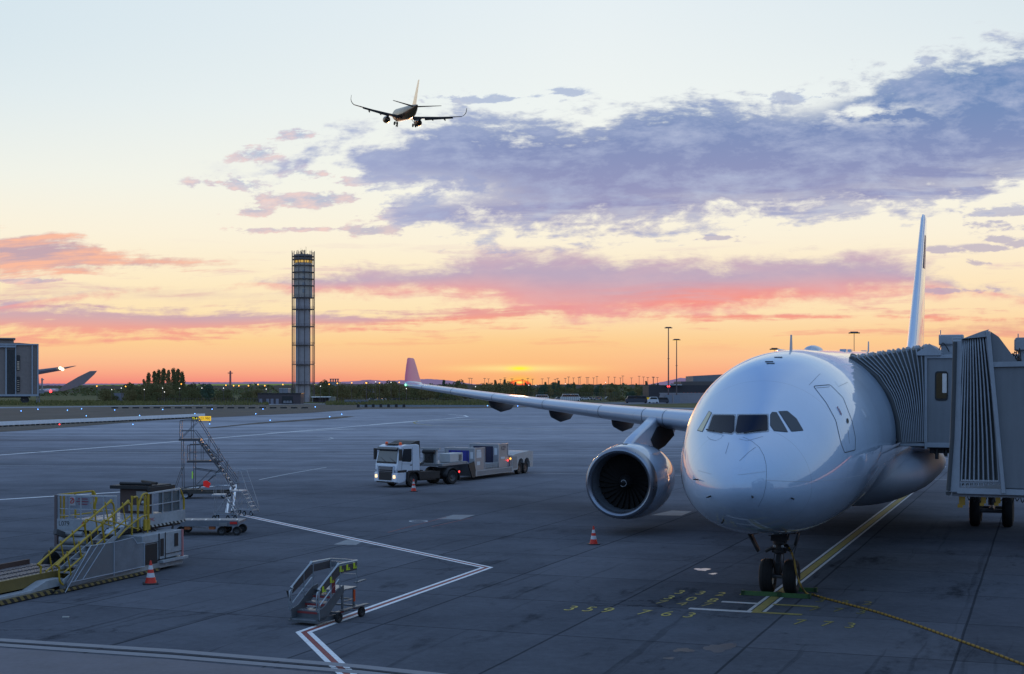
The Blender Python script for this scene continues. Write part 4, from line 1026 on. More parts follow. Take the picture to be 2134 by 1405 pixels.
# doors
DOOR = rnd_poly([(1695, 805), (1730, 802), (1757, 829), (1775, 876), (1782.5, 912), (1782, 938), (1760, 943.5), (1752.5, 924), (1741.5, 876), (1722, 840)], .12)
mb = seam([DOOR+[DOOR[0]]], .028, .007); dro = mb.build('door', lineM, AL)
lw = [(1764.5, 872), (1767, 873), (1768.5, 878), (1767.5, 883), (1765, 882), (1763.5, 877)]
patch('door_window', lw, dark, .012, dro, 3)
mb = seam([[(1767, 896), (1770, 925)], [(1700, 809), (1729, 806.5)]], .012); mb.build('handle_recess', lineM, dro)
mb = MB()
for i, (x, y) in enumerate(((1745.5, 851), (1748, 855.5), (1750.3, 859.8), (1752.3, 864))):
    l, n_ = hit(x, y); mb.bar(l+n_*.008+Vector((0, 0, .05)), l+n_*.008-Vector((0, 0, .03)), .03, .012)
mb.build('door_marking', pmat('faint_red_mark', (.35, .16, .2), .5), dro)
# probes and ports
for x, y in ((1455, 1000), (1481, 1034), (1649, 1038), (1567, 1034), (1508, 1083)):
    l, n_ = hit(x, y); mb = MB(); mb.bar(l, l+n_*.10, .035); mb.bar(l+n_*.09, l+n_*.10+Vector((-.12, 0, 0)), .025); mb.build('probe', dark, AL)
for x, y in ((1603, 754), (1606, 757.5), (1622, 745)):
    l, n_ = hit(x, y); mb = MB(); mb.bar(l+n_*.01-Vector((0, .12, 0)), l+n_*.01+Vector((0, .12, 0)), .05, .02); mb.build('static_vent', dark, AL)
# antennas along the crown
def crown_z(s): return pchip(QS, ZT, math.sqrt(s))+.02*max(0, s-8)
def blade(s, y, h, c=.35, n='antenna'):
    z = crown_z(s)-.03; mb = MB(); x = s-NG
    mb.prism([(x, z), (x+c, z), (x+c*.75, z+h), (x+c*.45, z+h)], y-.02, y+.02, 'xz'); mb.build(n, pmat('pale_antenna', (.4, .42, .45), .5), AL)
blade(8.6, .0, .52); blade(30, 0, .5)
mb = MB(); s0 = 12.5; z0 = crown_z(s0)
mb.loft([[Vector((s0-NG+x, math.cos(2*PI*j/14)*w_, z0-.06+.02*x+max(0, math.sin(2*PI*j/14))*h_)) for j in range(14)] for x, w_, h_ in ((0, .02, .02), (.25, .24, .17), (.8, .32, .22), (1.5, .28, .19), (1.9, .04, .02))]); mb.build('antenna_fairing', wskin, AL)
mb = MB()
for s_, y_ in ((19, -.3), (20.5, -.3), (30, .2)): mb.box(s_-NG, s_-NG+.5, y_-.12, y_+.12, crown_z(s_)-.1, crown_z(s_)+.05)
mb.build('crown_panel', wskin, AL)
# ---- wings
def foil(n=30, t=.12):
    pts = []
    for i in range(n):
        a = 2*PI*i/n; x = (1+math.cos(a))/2
        yt = 5*t*(.2969*math.sqrt(x)-.126*x-.3516*x*x+.2843*x**3-.1036*x**4)
        pts.append((x, yt*1.1+.012*(1-x) if math.sin(a) >= 0 else -yt*.85))
    return pts
def wing_ring(lat, s, z, c, t, inc=0.0, side=1):
    out = []
    for x, y in foil(36, t): out.append(Vector((s-NG+c*x, side*lat, z+c*y-math.sin(inc)*c*x)))
    return out
WST = [(1.5, 21.2, 4.30, 11.6, .135, .06), (2.8, 22.1, 4.42, 10.9, .13, .06), (6.0, 24.3, 4.62, 9.0, .125, .05), (9.25, 26.4, 4.86, 7.4, .12, .045), (14, 29.8, 5.20, 6.0, .11, .035), (20, 34.0, 5.70, 4.6, .105, .02), (25, 37.5, 6.18, 3.4, .10, .01), (27.6, 39.4, 6.42, 2.75, .10, 0.0)]
def wing_at(lat):
    xs = [w[0] for w in WST]; return [lat]+[pchip(xs, [w[i] for w in WST], lat) for i in range(1, 6)]
pinkm = pmat('pink_wingtip_paint', (.72, .12, .20), .4, var=.08, coat=.3)
for side in (1, -1):
    lats = [1.5+i*(26.1/36) for i in range(37)]
    mb = MB(); mb.loft([wing_ring(*wing_at(l), side=side) for l in lats], cap=True); wo = mb.build('wing', wskin, AL, sharp=60)
    mb = MB()
    for l in (3.9, 8.7, 9.9, 12.6, 16.4, 20.2, 23.6, 26.2):
        rg = [wing_ring(*wing_at(l+d), side=side) for d in (-.018, .018)]; vs = []
        idx = [i for i in range(36) if foil(36, .12)[i][0] < .16]
        lo = [i for i in idx if i >= 18]; up = [i for i in idx if i < 18]; order = sorted(idx)
        for r in rg:
            c_ = Vector((sum(v.x for v in r)/36, r[0].y, sum(v.z for v in r)/36))
            vs.append([v+(v-c_).normalized()*.008 for v in (r[i] for i in order)])
        mb.loft(vs, closed=False, smooth=False)
    mb.build('slat_gap', lineM, wo)
    # winglet: rises and cants outward from the tip
    rg = []
    for t, (lat, s, z, c, th, cant) in enumerate(((27.6, 39.4, 6.42, 2.75, .10, 0), (27.82, 39.6, 6.47, 2.6, .09, .5), (27.95, 39.85, 6.62, 2.4, .08, 1.0), (28.08, 40.15, 6.95, 2.1, .07, 1.25), (28.32, 40.85, 7.6, 1.5, .07, 1.25), (28.5, 41.4, 8.05, 1.0, .07, 1.25), (28.52, 41.5, 8.1, .8, .05, 1.25))):
        r = []
        for x, y in foil(36, th):
            r.append(Vector((s-NG+c*x, side*(lat-math.sin(cant)*c*y), z+math.cos(cant)*c*y)))
        rg.append(r)
    mb = MB(); mb.loft(rg[0:3]); mb.build('wing_tip', wskin, wo)
    mb = MB(); mb.loft(rg[2:], cap=True); mb.build('winglet', pinkm, wo)
    mb = MB(); mb.ball((39.45-NG+.1, side*27.75, 6.46), .07, 8); mb.build('navigation_light', pmat('green_nav_light', (.2, .9, .5), .3, emit=(.25, 1, .5) if side > 0 else (1, .1, .1), estr=2.5), wo)
    # flap track fairings
    for l in (6.3, 12.8, 17.0, 21.5):
        w_ = wing_at(l); x0 = w_[1]-NG+w_[3]*.45; z0 = w_[2]-w_[3]*.07
        mb = MB(); mb.loft([[Vector((x0+x, side*l+math.cos(2*PI*j/12)*r, z0+dz+math.sin(2*PI*j/12)*r*1.5)) for j in range(12)] for x, r, dz in ((0, .02, .1), (.7, .2, -.1), (2.0, .28, -.22), (3.4, .22, -.2), (4.6, .03, 0))]); mb.build('flap_fairing', pmat('grey_fairing', (.07, .075, .085), .75), wo)
    # engine
    ex_, ey, ez = 20.9-NG, side*9.25, 2.26
    en = bpy.data.objects.new('engine', None); C.objects.link(en); en.parent = AL; en.location = (ex_, ey, ez)
    mb = MB(); mb.lathe([(.50, 1.555), (.8, 1.60), (1.3, 1.645), (1.9, 1.66), (2.7, 1.63), (3.5, 1.53), (4.3, 1.37), (5.0, 1.20), (5.02, 1.16), (4.6, 1.14), (3.6, 1.1)], axis=(1, 0, 0), n=64); mb.build('nacelle', skin, en)
    mb = MB(); mb.lathe([(.22, 1.225), (.12, 1.26), (.04, 1.32), (.0, 1.38), (.02, 1.44), (.08, 1.485), (.2, 1.52), (.36, 1.543), (.502, 1.556)], axis=(1, 0, 0), n=64); mb.build('intake_lip', pmat('intake_lip_metal', (.26, .29, .34), .30, .85, var=.15), en)
    mb = MB(); mb.lathe([(.22, 1.225), (.5, 1.20), (.9, 1.19), (1.35, 1.20)], axis=(1, 0, 0), n=64); mb.build('intake_liner', pmat('intake_liner_grey', (.10, .115, .135), .6, var=.2), en)
    mb = MB()
    for b in range(26):
        a0 = 2*PI*b/26; vs = []
        for i in range(5):
            r = .30+(1.19-.30)*i/4; tw = .10+.16*i/4
            for e_ in (0, 1):
                a = a0+(e_-.5)*(.26/(.5+i*.22))+i*.03; vs.append(Vector((1.02+e_*.16*(1.1-i*.15), math.cos(a)*r, math.sin(a)*r)))
        mb.add(vs, [(2*i, 2*i+1, 2*i+3, 2*i+2) for i in range(4)])
    mb.lathe([(1.3, .01), (1.3, 1.2)], axis=(1, 0, 0), n=32); mb.build('fan', pmat('fan_blade_dark', (.005, .0045, .005), .8, 0, var=.2), en)
    mb = MB(); mb.lathe([(.52, .01), (.56, .06), (.7, .16), (.9, .26), (1.1, .32)], axis=(1, 0, 0), n=32)
    sp = mb.build('spinner', pmat('spinner_black', (.018, .018, .02), .4), en)
    mb = MB(); pts = []
    for i in range(40):
        t = i/39; a = t*1.55*PI*side+.6; r = .05+.15*t**.8; x = pchip([.01, .06, .16, .26, .32], [.52, .56, .7, .9, 1.1], r)-.008
        pts.append(Vector((x, math.cos(a)*r, math.sin(a)*r)))
    mb.tube(pts, .010, 5); mb.build('spiral_mark', pmat('white_spiral', (.6, .62, .65), .5), sp)
    mb = MB(); mb.lathe([(4.4, .95), (5.4, .78), (6.2, .62), (6.25, .55), (5.8, .5), (7.0, .05)], axis=(1, 0, 0), n=32); mb.build('exhaust_cone', pmat('exhaust_metal', (.12, .10, .09), .4, .8), en)
    mb = MB(); mb.prism([(.95, 1.50), (1.9, 1.86), (3.0, 2.12), (4.4, 2.42), (5.5, 2.70), (6.2, 2.66), (9.8, 2.35), (8.6, 1.75), (6.8, 1.30), (5.0, 1.10), (2.5, 1.2)], -.24, .24, 'xz'); py = mb.build('pylon', wskin, en, bevel=.09)
    mb = MB(); mb.prism([(5.1, 1.12), (6.8, 1.32), (8.6, 1.77), (7.9, 2.3), (5.4, 2.25), (4.3, 1.7)], -.27, .27, 'xz'); mb.build('pylon_panel', pmat('dark_pylon_panel', (.03, .032, .038), .85, var=.4), py)
    mb = MB(); a_ = 2.2*side
    mb.bar((1.2, side*-1.15, 1.12), (2.0, side*-1.2, 1.15), .03, .22); mb.build('strake', wskin, en)
    mb = MB(); mb.box(.9, 1.15, -.09, .09, 1.60, 1.635); mb.build('vent', dark, en)
    # tailplane
    mb = MB(); rg = []
    for lat, s, z, c in ((.4, 54.6, 7.25, 6.2), (1.4, 55.4, 7.45, 5.7), (9.7, 61.9, 8.85, 2.3), (9.85, 62.3, 8.87, 1.6)):
        rg.append([Vector((s-NG+c*x, side*lat, z+c*y)) for x, y in foil(24, .10)])
    mb.loft(rg, cap=True); mb.build('tailplane', wskin, AL, sharp=60)
    # main gear
    mg = bpy.data.objects.new('main_gear', None); C.objects.link(mg); mg.parent = AL; mg.location = (25.38, side*5.34, 0)
    mb = MB(); mb.tube([(0, 0, .9), (0, 0, 3.9)], .17, 12); mb.tube([(0, 0, 2.2), (-.3, -side*1.9, 3.4)], .08, 8); mb.tube([(-.99, 0, .75), (.99, 0, .75)], .13, 10)
    for x in (-.99, .99): mb.tube([(x, -.75, .71), (x, .75, .71)], .09, 10)
    mb.bar((.25, 0, 1.0), (.55, 0, 1.6), .12); mb.bar((.55, 0, 1.6), (.2, 0, 2.2), .12); mb.build('strut', pmat('gear_grey', (.12, .12, .13), .5, .3, var=.3), mg)
    for x in (-.99, .99):
        for y in (-.70, .70):
            mb = MB(); mb.lathe([(-.2, .40), (-.235, .52), (-.22, .63), (-.14, .695), (0, .71), (.14, .695), (.22, .63), (.235, .52), (.2, .40)], o=(x, y, .71), axis=(0, 1, 0), n=32); wh = mb.build('wheel', rubber, mg)
            mb = MB(); mb.lathe([(-.17, .05), (-.16, .38), (-.2, .41), (.2, .41), (.16, .38), (.17, .05)], o=(x, y, .71), axis=(0, 1, 0), n=24); mb.build('hub', pmat('hub_grey', (.16, .17, .18), .5, .4), wh)
    mb = MB(); mb.add([(-1.0, side*.35, 1.7), (1.0, side*.35, 1.7), (.9, side*.15, 3.6), (-.9, side*.15, 3.6)], [(0, 1, 2, 3)]); mb.build('gear_door', wskin, mg)
# belly fairing
mb = MB(); mb.loft([[Vector((s-NG, math.cos(2*PI*j/32)*w_, 2.75+math.sin(2*PI*j/32)*h_)) for j in range(32)] for s, w_, h_ in ((17.5, 1.2, .6), (20, 2.3, 1.05), (23, 3.0, 1.35), (28, 3.25, 1.45), (34, 3.2, 1.4), (39, 2.6, 1.1), (43, 1.5, .6))], cap=True); mb.build('belly_fairing', pmat('belly_fairing_paint', (.28, .32, .38), .55, var=.2, scale=.6), AL, sharp=80)
# fin
rg = []
for z, s, c, t in ((7.9, 50.6, 10.6, .05), (8.45, 52.2, 9.3, .075), (9.2, 53.3, 8.6, .085), (13.5, 57.4, 5.9, .085), (17.6, 61.3, 3.3, .085), (17.9, 61.8, 2.7, .06)):
    rg.append([Vector((s-NG+c*x, (y-(.006 if y > 0 else 0))*c, z)) for x, y in foil(30, t)])
mb = MB(); mb.loft(rg, cap=True); fin = mb.build('tail_fin', skin, AL, sharp=60)
mb = MB()
for s0, z0, s1, z1, m_ in ((57.9, 14.1, 60.5, 16.5, 0),):
    mb.add([(s0-NG+1.4, -.235, z0), (s0-NG+3.6, -.165, z0+.1), (s1-NG+2.2, -.13, z1), (s1-NG+1.0, -.165, z1)], [(0, 1, 2, 3)])
mb.build('livery_patch', pmat('faded_pink_livery', (.50, .28, .26), .4), fin)
# nose gear
ng = bpy.data.objects.new('nose_gear', None); C.objects.link(ng); ng.parent = AL
gg = pmat('gear_dark_grey', (.055, .058, .065), .5, .3, var=.4, scale=6)
mb = MB(); mb.tube([(0, 0, .53), (0, 0, 1.25)], .062, 12); mb.tube([(0, 0, 1.0), (0, 0, 2.1)], .105, 14); mb.tube([(0, -.46, .53), (0, .46, .53)], .07, 12)
mb.build('strut', pmat('gear_light_grey', (.20, .22, .25), .4, .3, var=.25), ng)
mb = MB(); mb.lathe([(1.22, .14), (1.26, .19), (1.34, .19), (1.36, .13), (1.5, .13), (1.52, .2), (1.62, .2), (1.64, .14)], n=20)
mb.tube([(-.04, -.24, 1.36), (-.04, .30, 1.36)], .045, 8); mb.tube([(-.05, -.22, 1.30), (-.05, .22, 1.30)], .05, 8); mb.tube([(-.06, -.34, 1.34), (-.06, -.2, 1.4)], .055, 8); mb.tube([(-.06, .2, 1.40), (-.06, .42, 1.28)], .05, 8)
mb.bar((-.16, 0, .6), (-.36, 0, .95), .14, .05); mb.bar((-.36, 0, .95), (-.1, 0, 1.25), .14, .05)
mb.box(-.18, .22, -.26, .24, 1.62, 1.95); mb.box(-.25, .3, -.20, .3, 1.78, 2.15); mb.tube([(0, 0, 1.55), (1.7, 0, 2.2)], .07, 8); mb.tube([(0, .14, 1.5), (1.0, .30, 2.15)], .035, 6); mb.tube([(0, -.14, 1.5), (1.0, -.30, 2.15)], .035, 6)
mb.tube([(-.1, .12, 1.3), (-.16, .16, 1.0), (-.08, .1, .6)], .014, 5); mb.tube([(-.1, -.1, 1.5), (-.2, -.16, 1.1), (-.1, -.08, .65)], .014, 5)
for a in range(7): mb.tube([(-.12+.03*a, -.42+.12*a, 2.15), (-.15, -.3+.09*a, 1.8), (-.1, -.2+.05*a, 1.55)], .022, 5)
mb.box(-.4, .5, -.55, .55, 1.88, 2.05); mb.build('gear_mechanism', gg, ng)
for y in (-.12, .12):
    mb = MB(); mb.ball((-.20, y, 1.47), .045, 8); mb.build('taxi_light', pmat('taxi_lamp_lens', (.6, .65, .7), .15), ng)
for y in (-.36, .36):
    mb = MB(); mb.lathe([(-.13, .26), (-.19, .33), (-.205, .42), (-.185, .48), (-.12, .52), (0, .53), (.12, .52), (.185, .48), (.205, .42), (.19, .33), (.13, .26)], o=(0, y, .53), axis=(0, 1, 0), n=36)
    for g_ in (-.08, 0, .08): mb.tube([(math.cos(i*PI/18)*.528, y+g_, .53+math.sin(i*PI/18)*.528) for i in range(37)], .006, 4, cap=False)
    wh = mb.build('wheel', rubber, ng)
    mb = MB(); mb.lathe([(-.12, .03), (-.10, .14), (-.13, .24), (-.15, .27), (.15, .27), (.13, .24), (.10, .14), (.12, .03)], o=(0, y, .53), axis=(0, 1, 0), n=24); mb.build('hub', pmat('hub_pale_blue', (.30, .36, .42), .4, .3), wh)
for side in (1, -1):
    if side > 0: vs = [(-1.1, .78, 1.98), (-.35, .80, 1.93), (-.45, .50, 1.36), (-1.0, .46, 1.36)]
    else: vs = [(-1.0, -.70, 1.98), (-.75, -.72, 1.98), (-.8, -.60, 1.55), (-.95, -.58, 1.62)]
    mb = MB(); mb.add(vs, [(0, 1, 2, 3)]); o = mb.build('gear_door', gg, ng); sd = o.modifiers.new('s', 'SOLIDIFY'); sd.thickness = .04
mb = MB(); mb.tube([(-.8, -.62, 1.6), (-.6, -.42, 1.30)], .014, 5); mb.tube([(-.7, -.75, 1.98), (-.55, -.52, 1.28)], .012, 5); mb.build('door_link', gg, ng)

# ---- chocks, cable, cones
chg = pmat('green_chock_paint', (.04, .11, .03), .6, var=.35, scale=5)
for k, (x0, x1, y0, y1, lb) in enumerate(((-.72, -.58, -.10, 1.0, 'green chock bar in front of the right-hand pair half, left of the strut'), (-.80, -.66, -1.02, -.14, 'green chock bar in front of the nose wheels, right of the strut'), (.60, .74, -1.0, -.30, 'short green chock bar behind the nose wheel on the cable side'))):
    lb = ['long green chock bar across the front of the left nose wheel', 'green chock bar across the front of the right nose wheel', 'short green chock bar behind the right nose wheel'][k]
    p = MAL @ Vector(((x0+x1)/2, (y0+y1)/2, 0)); t = thing('wheel_chock', lb, 'chock', tuple(p), TH); w_ = (x1-x0)/2; l_ = (y1-y0)/2
    mb = MB(); mb.prism([(-w_-.02, .0), (-w_*.35, .13), (w_*.35, .13), (w_+.02, 0)], -l_, l_, 'xz'); mb.build('bar', chg, t, bevel=.01)
    for s_ in (-1, 1): mb = MB(); mb.box(-w_-.03, w_+.03, s_*l_-.04, s_*l_+.04, 0, .14); mb.build('end_cap', pmat('dark_green_paint', (.02, .06, .02), .6), t)
cabm = bpy.data.materials.new('yellow_black_cable'); cabm.use_nodes = True; nt = cabm.node_tree; b = nt.nodes['Principled BSDF']
tc = nt.nodes.new('ShaderNodeTexCoord'); v = E(nt, tc.outputs['Object']); x, y, z = sep(nt, v)
f = ((x*1.6-y*1.1)*3.2).frac().gt(.62); cc = mix(nt, f, (.34, .20, .02, 1), (.12, .075, .02, 1)); nt.links.new(cc.s, b.inputs['Base Color']); b.inputs['Roughness'].default_value = .6
cp = [P(1640, 1137, 43.6), P(1648, 1148, 43.2), P(1655, 1168, 43.0), P(1660, 1195, 42.9), P(1668, 1218, 42.8), P(1680, 1232, 42.9)]
cp[-1].z = .10
gp = [G(px, py, .03) for px, py in ((1690, 1238), (1720, 1247), (1770, 1260), (1830, 1276), (1900, 1299), (1970, 1324), (2050, 1353), (2134, 1385), (2260, 1432), (2400, 1470))]
def smooth_pts(pts, k=5):
    out = []; n = len(pts)
    for i in range(n-1):
        p0 = pts[max(i-1, 0)]; p1 = pts[i]; p2 = pts[i+1]; p3 = pts[min(i+2, n-1)]
        for j in range(k):
            t = j/k; out.append(.5*((2*p1)+(p2-p0)*t+(2*p0-5*p1+4*p2-p3)*t*t+(3*p1-p0-3*p2+p3)*t**3))
    return out+[pts[-1]]
t = thing('ground_power_cable', 'yellow and black cable hanging from the nose gear and trailing over the apron', 'cable', tuple(gp[0])); o0 = Vector(gp[0])
mb = MB(); mb.tube([p-o0 for p in smooth_pts(cp+gp)], .032, 8); mb.build('cable', cabm, t)
mb = MB(); mb.tube([cp[0]-o0-Vector((.35, 0, -.02)), cp[0]-o0, cp[1]-o0], .04, 7); mb.tube([gp[0]-o0-Vector((.12, 0, -.03)), gp[0]-o0+Vector((.14, -.03, 0))], .05, 7); mb.build('coupling', dark, t)
def cone(px, py, label, h=.75, wide=1.0):
    g = G(px, py-3); t = thing('traffic_cone', label, 'traffic cone', tuple(g), .3, 'striped traffic cones on the apron')
    del t['group']
    mb = MB(); mb.box(-.21*wide, .21*wide, -.21*wide, .21*wide, .002, .04); mb.build('base', dark, t, bevel=.015)
    r = lambda z: .15*wide*(1-(z/h)**.9)+.022
    zs = [.04, .22, .36, .47, .60, h]; 
    cw2 = pmat('cone_white', (.55, .57, .6), .5); cr2 = pmat('cone_red', (.62, .035, .02), .5, var=.15)
    for i in range(5):
        mb = MB(); z0, z1 = zs[i]*h/.75 if i else .04, zs[i+1]*h/.75; prof = [(z0, r(z0)), ((z0+z1)/2, r((z0+z1)/2)), (z1, r(z1))]
        if i == 4: prof.append((z1, .001))
        mb.lathe(prof, n=20); mb.build('white_band' if i in (1, 3) else 'red_band', cw2 if i in (1, 3) else cr2, t)
cone(1237, 1138, 'red and white cone standing alone in front of the jet engine'); cone(862, 1027.5, 'small red and white cone by the front wheel of the truck'); cone(314, 1220, 'red cone with worn bands beside the cargo loader', wide=1.15)
# ================================================================== TERMINAL (behind the lookout) AND JET BRIDGES
tw = thing('terminal_building', 'long dark glass terminal front behind the viewpoint', 'building', (20, -7, 0))
mb = MB(); mb.box(-110, 160, -20, 0, 0, 10.5); mb.build('wall', pmat('terminal_cladding', (.05, .055, .065), .5, var=.2, scale=.2), tw)
mb = MB()
for i in range(45): mb.box(-108+i*6, -103+i*6, .0, .05, 1.0, 9.0)
mb.build('window', glass, tw)
bw = bpy.data.materials.new('bridge_grey_paint'); bw.use_nodes = True; nt = bw.node_tree; b = nt.nodes['Principled BSDF']
tc = nt.nodes.new('ShaderNodeTexCoord'); v = E(nt, tc.outputs['Object']); x, y, z = sep(nt, v)
n1 = noise(nt, v, .7, 5, .6); n2 = noise(nt, vec(nt, x*6, y*6, z*.5), 1.0, 4, .6); n3 = noise(nt, v, 40.0, 2, .6)
f = (n1-.5)*.35+(n2-.5)*.30+(n3-.5)*.15+1.0
s_ = nt.nodes.new('ShaderNodeVectorMath'); s_.operation = 'SCALE'; s_.inputs[0].default_value = (.165, .18, .20); nt.links.new(f.s, s_.inputs['Scale']); nt.links.new(s_.outputs[0], b.inputs['Base Color'])
b.inputs['Roughness'].default_value = .5; b.inputs['Specular IOR Level'].default_value = .35
bframe = pmat('bridge_frame_paint', (.27, .30, .34), .5, var=.2); bellm = pmat('grey_bellows_rubber', (.085, .092, .095), .6, var=.25); belld = pmat('dark_bellows_fold', (.05, .055, .06), .7)
def resample(path, n):
    L = [0]; path = [Vector(p) for p in path]
    for a, b in zip(path[:-1], path[1:]): L.append(L[-1]+(b-a).length)
    out = []
    for i in range(n):
        d = L[-1]*i/(n-1); j = min(len(path)-2, max(k for k in range(len(path)) if L[k] <= d+1e-9)); j = min(j, len(path)-2)
        t = (d-L[j])/(L[j+1]-L[j]); out.append(path[j].lerp(path[j+1], min(1, t)))
    return out
def bellows(front, rear, N, amp, centre, parent, n=42, name='bellows', ease=1.0):
    A_ = resample(front, n); B_ = resample(rear, n); rings = []
    for i in range(2*N+1):
        t = (i/(2*N))**ease; r = []
        for a, b in zip(A_, B_):
            p = a.lerp(b, t); o = (p-centre); o.y *= .0 if False else 1.0; o = o.normalized(); r.append(p+o*(amp if i % 2 == 0 else -amp))
        rings.append(r)
    mb = MB(); mb.loft(rings, closed=False, smooth=False); o = mb.build(name, bellm, parent, sharp=20)
    mb = MB()
    for i in range(0, 2*N+1, 2): mb.tube(rings[i], .018, 5)
    mb.build('bellows_rib', bframe, o)
    return o, rings
# --- docked bridge, in the aircraft's own directions: x aft, y towards the cabin side
o_ = MAL @ Vector((8.3, -4.5, 0)); JB = thing('jet_bridge', 'grey jet bridge with fanned bellows docked to the airliner door', 'jet bridge', tuple(o_), TH)
def L(x, lat, z): return Vector((x, 4.5-lat, z))
xs0, xs1 = -1.5, 1.7
front = [L(xs0, 2.98, 4.42), L(xs0, 2.90, 5.2), L(xs0, 2.66, 6.0), L(xs0, 2.15, 6.72), L(xs0, 1.36, 7.30), L(0, 1.2, 7.45), L(xs1, 1.36, 7.30), L(xs1, 2.15, 6.72), L(xs1, 2.66, 6.0), L(xs1, 2.98, 4.42)]
rear = [L(xs0, 3.80, 4.46), L(xs0, 3.80, 5.2), L(xs0, 3.80, 6.1), L(xs0, 3.80, 7.0), L(xs0, 3.80, 7.66), L(0, 3.8, 7.80), L(xs1, 3.80, 7.66), L(xs1, 3.80, 7.0), L(xs1, 3.80, 6.1), L(xs1, 3.80, 4.46)]
bo, rings = bellows(front, rear, 15, .035, Vector((.1, .9, 5.8)), JB)
mb = MB(); mb.tube([p+Vector((-.02, .04, 0)) for p in resample(front, 42)], .085, 8); mb.build('bumper', pmat('bumper_rubber', (.06, .065, .07), .7), JB)
mb = MB()
for i in range(9):
    t = i/8; a = Vector(front[4]).lerp(Vector(rear[4]), t); mb.ball(a+Vector((.1, 0, .05)), .09, 8)
mb.build('awning_scallop', bframe, bo)
mb = MB(); mb.box(-1.45, 1.6, -3.4, .70, 4.34, 7.40); cab = mb.build('cab', bw, JB, bevel=.03)
mb = MB()
for y in (.70, -.35):
    mb.box(-1.53, -1.40, y-.04, y+.04, 4.2, 7.62); mb.box(1.56, 1.66, y-.04, y+.04, 4.2, 7.62); mb.box(-1.5, 1.6, y-.03, y+.03, 7.38, 7.6)
mb.box(-1.52, -1.42, -3.4, .70, 4.26, 4.42); mb.box(-1.52, -1.42, -3.4, .7, 7.30, 7.42); mb.box(-1.5, -1.40, .7, 1.55, 4.30, 4.40); mb.box(-1.42, 1.6, .7, 1.6, 4.28, 4.36); mb.build('frame', bframe, JB, bevel=.01)
mb = MB(); mb.prism([(1.0, 7.5), (.55, 7.78), (.2, 7.5), (.2, 7.4), (1.0, 7.4)], -1.6, 1.7, 'yz'); mb.build('hood', bframe, JB)
mb = MB(); mb.prism(rnd_poly([(-.02, 5.86), (.40, 5.86), (.40, 6.86), (-.02, 6.86)], .25), -1.475, -1.44, 'yz'); win = mb.build('window', pmat('window_gasket', (.012, .013, .015), .5), JB)
mb = MB(); mb.prism(rnd_poly([(.02, 5.93), (.36, 5.93), (.36, 6.80), (.02, 6.80)], .2), -1.482, -1.47, 'yz'); mb.build('pane', pmat('brown_tinted_pane', (.06, .05, .03), .1, spec=.8), win)
mb = MB(); mb.prism(rnd_poly([(.02, 6.12), (.16, 6.12), (.16, 6.78), (.02, 6.78)], .2), -1.489, -1.478, 'yz'); mb.build('bright_pane', pmat('pane_showing_sky', (.62, .60, .58), .1, spec=.8), win)  # pale plate painted as the sky glimpsed through the cab
mb = MB(); mb.prism(rnd_poly([(-.42, 7.78), (.42, 7.78), (.42, 8.14), (-.42, 8.14)], .2), -.45, .35, 'xz'); mb.box(-.33, .33, -.38, .28, 7.35, 7.8); mb.tube([(-.3, .3, 8.1), (-.3, .3, 8.3)], .02, 6); rb = mb.build('roof_unit', bframe, JB, bevel=.04)
mb = MB()
for a in range(1): mb.tube(smooth_pts([Vector((-.5+a*.2, .35+.1*a, 7.55)), Vector((-.5+a*.15, .2, 7.85-.08*a)), Vector((-.4, .0, 7.55))], 5), .018, 5)
for a in range(10):
    y = .5-a*.33; mb.tube(smooth_pts([Vector((-1.3, y, 4.28)), Vector((-1.32, y-.08, 4.05-.08*(a % 3))), Vector((-1.25, y-.2, 4.26))], 4), .02, 5)
mb.tube([(-1.3, .35, 4.25), (-1.3, .35, 3.86)], .06, 6); mb.tube([(-1.3, .05, 4.25), (-1.3, .05, 3.95)], .05, 6); mb.tube([(-1.35, 1.2, 4.3), (-1.35, -.6, 4.18)], .04, 6); mb.build('cable', dark, JB)
mb = MB(); mb.box(-1.2, 1.4, -3.4, .6, 4.05, 4.25); mb.build('underframe', pmat('bridge_under_dark', (.04, .04, .045), .6), JB)
# its tunnel runs back to the terminal
IJ = (Matrix.Translation(o_) @ Matrix.Rotation(TH, 4, 'Z')).inverted()
a = Vector((0, -3.3, 0)); b = IJ @ Vector((42, 33, 0)); d = (b-a).normalized(); s_ = d.cross(Vector((0, 0, 1)))
def slab(mb, a, b, half, z0, z1, mi=0):
    d = (b-a).normalized(); s_ = d.cross(Vector((0, 0, 1)))*half
    q_ = [a-s_, a+s_, b+s_, b-s_]; mb.add([(p.x, p.y, z) for z in (z0, z1) for p in q_], [(3, 2, 1, 0), (4, 5, 6, 7), (0, 1, 5, 4), (1, 2, 6, 5), (2, 3, 7, 6), (3, 0, 4, 7)], mi)
mb = MB(); slab(mb, a, b, 1.45, 4.5, 7.25); slab(mb, a.lerp(b, .45), b, 1.65, 4.35, 7.45); tu = mb.build('tunnel', bw, JB)
mb = MB()
for i in range(26):
    p = a.lerp(b, (i+.5)/26); q_ = p+d*.14; slab(mb, p, q_, 1.70, 4.4, 7.4)
mb.build('tunnel_rib', bframe, tu)
c = a.lerp(b, .55); mb = MB()
for s in (-1, 1): mb.tube([c+s_*1.2*s+Vector((0, 0, .5)), c+s_*1.2*s+Vector((0, 0, 4.4))], .22, 12); mb.lathe([(-.2, .2), (-.25, .5), (0, .6), (.25, .5), (.2, .2)], o=tuple(c+s_*1.2*s+Vector((0, 0, .6))), axis=tuple(s_), n=20)
mb.build('support_leg', bw, JB)
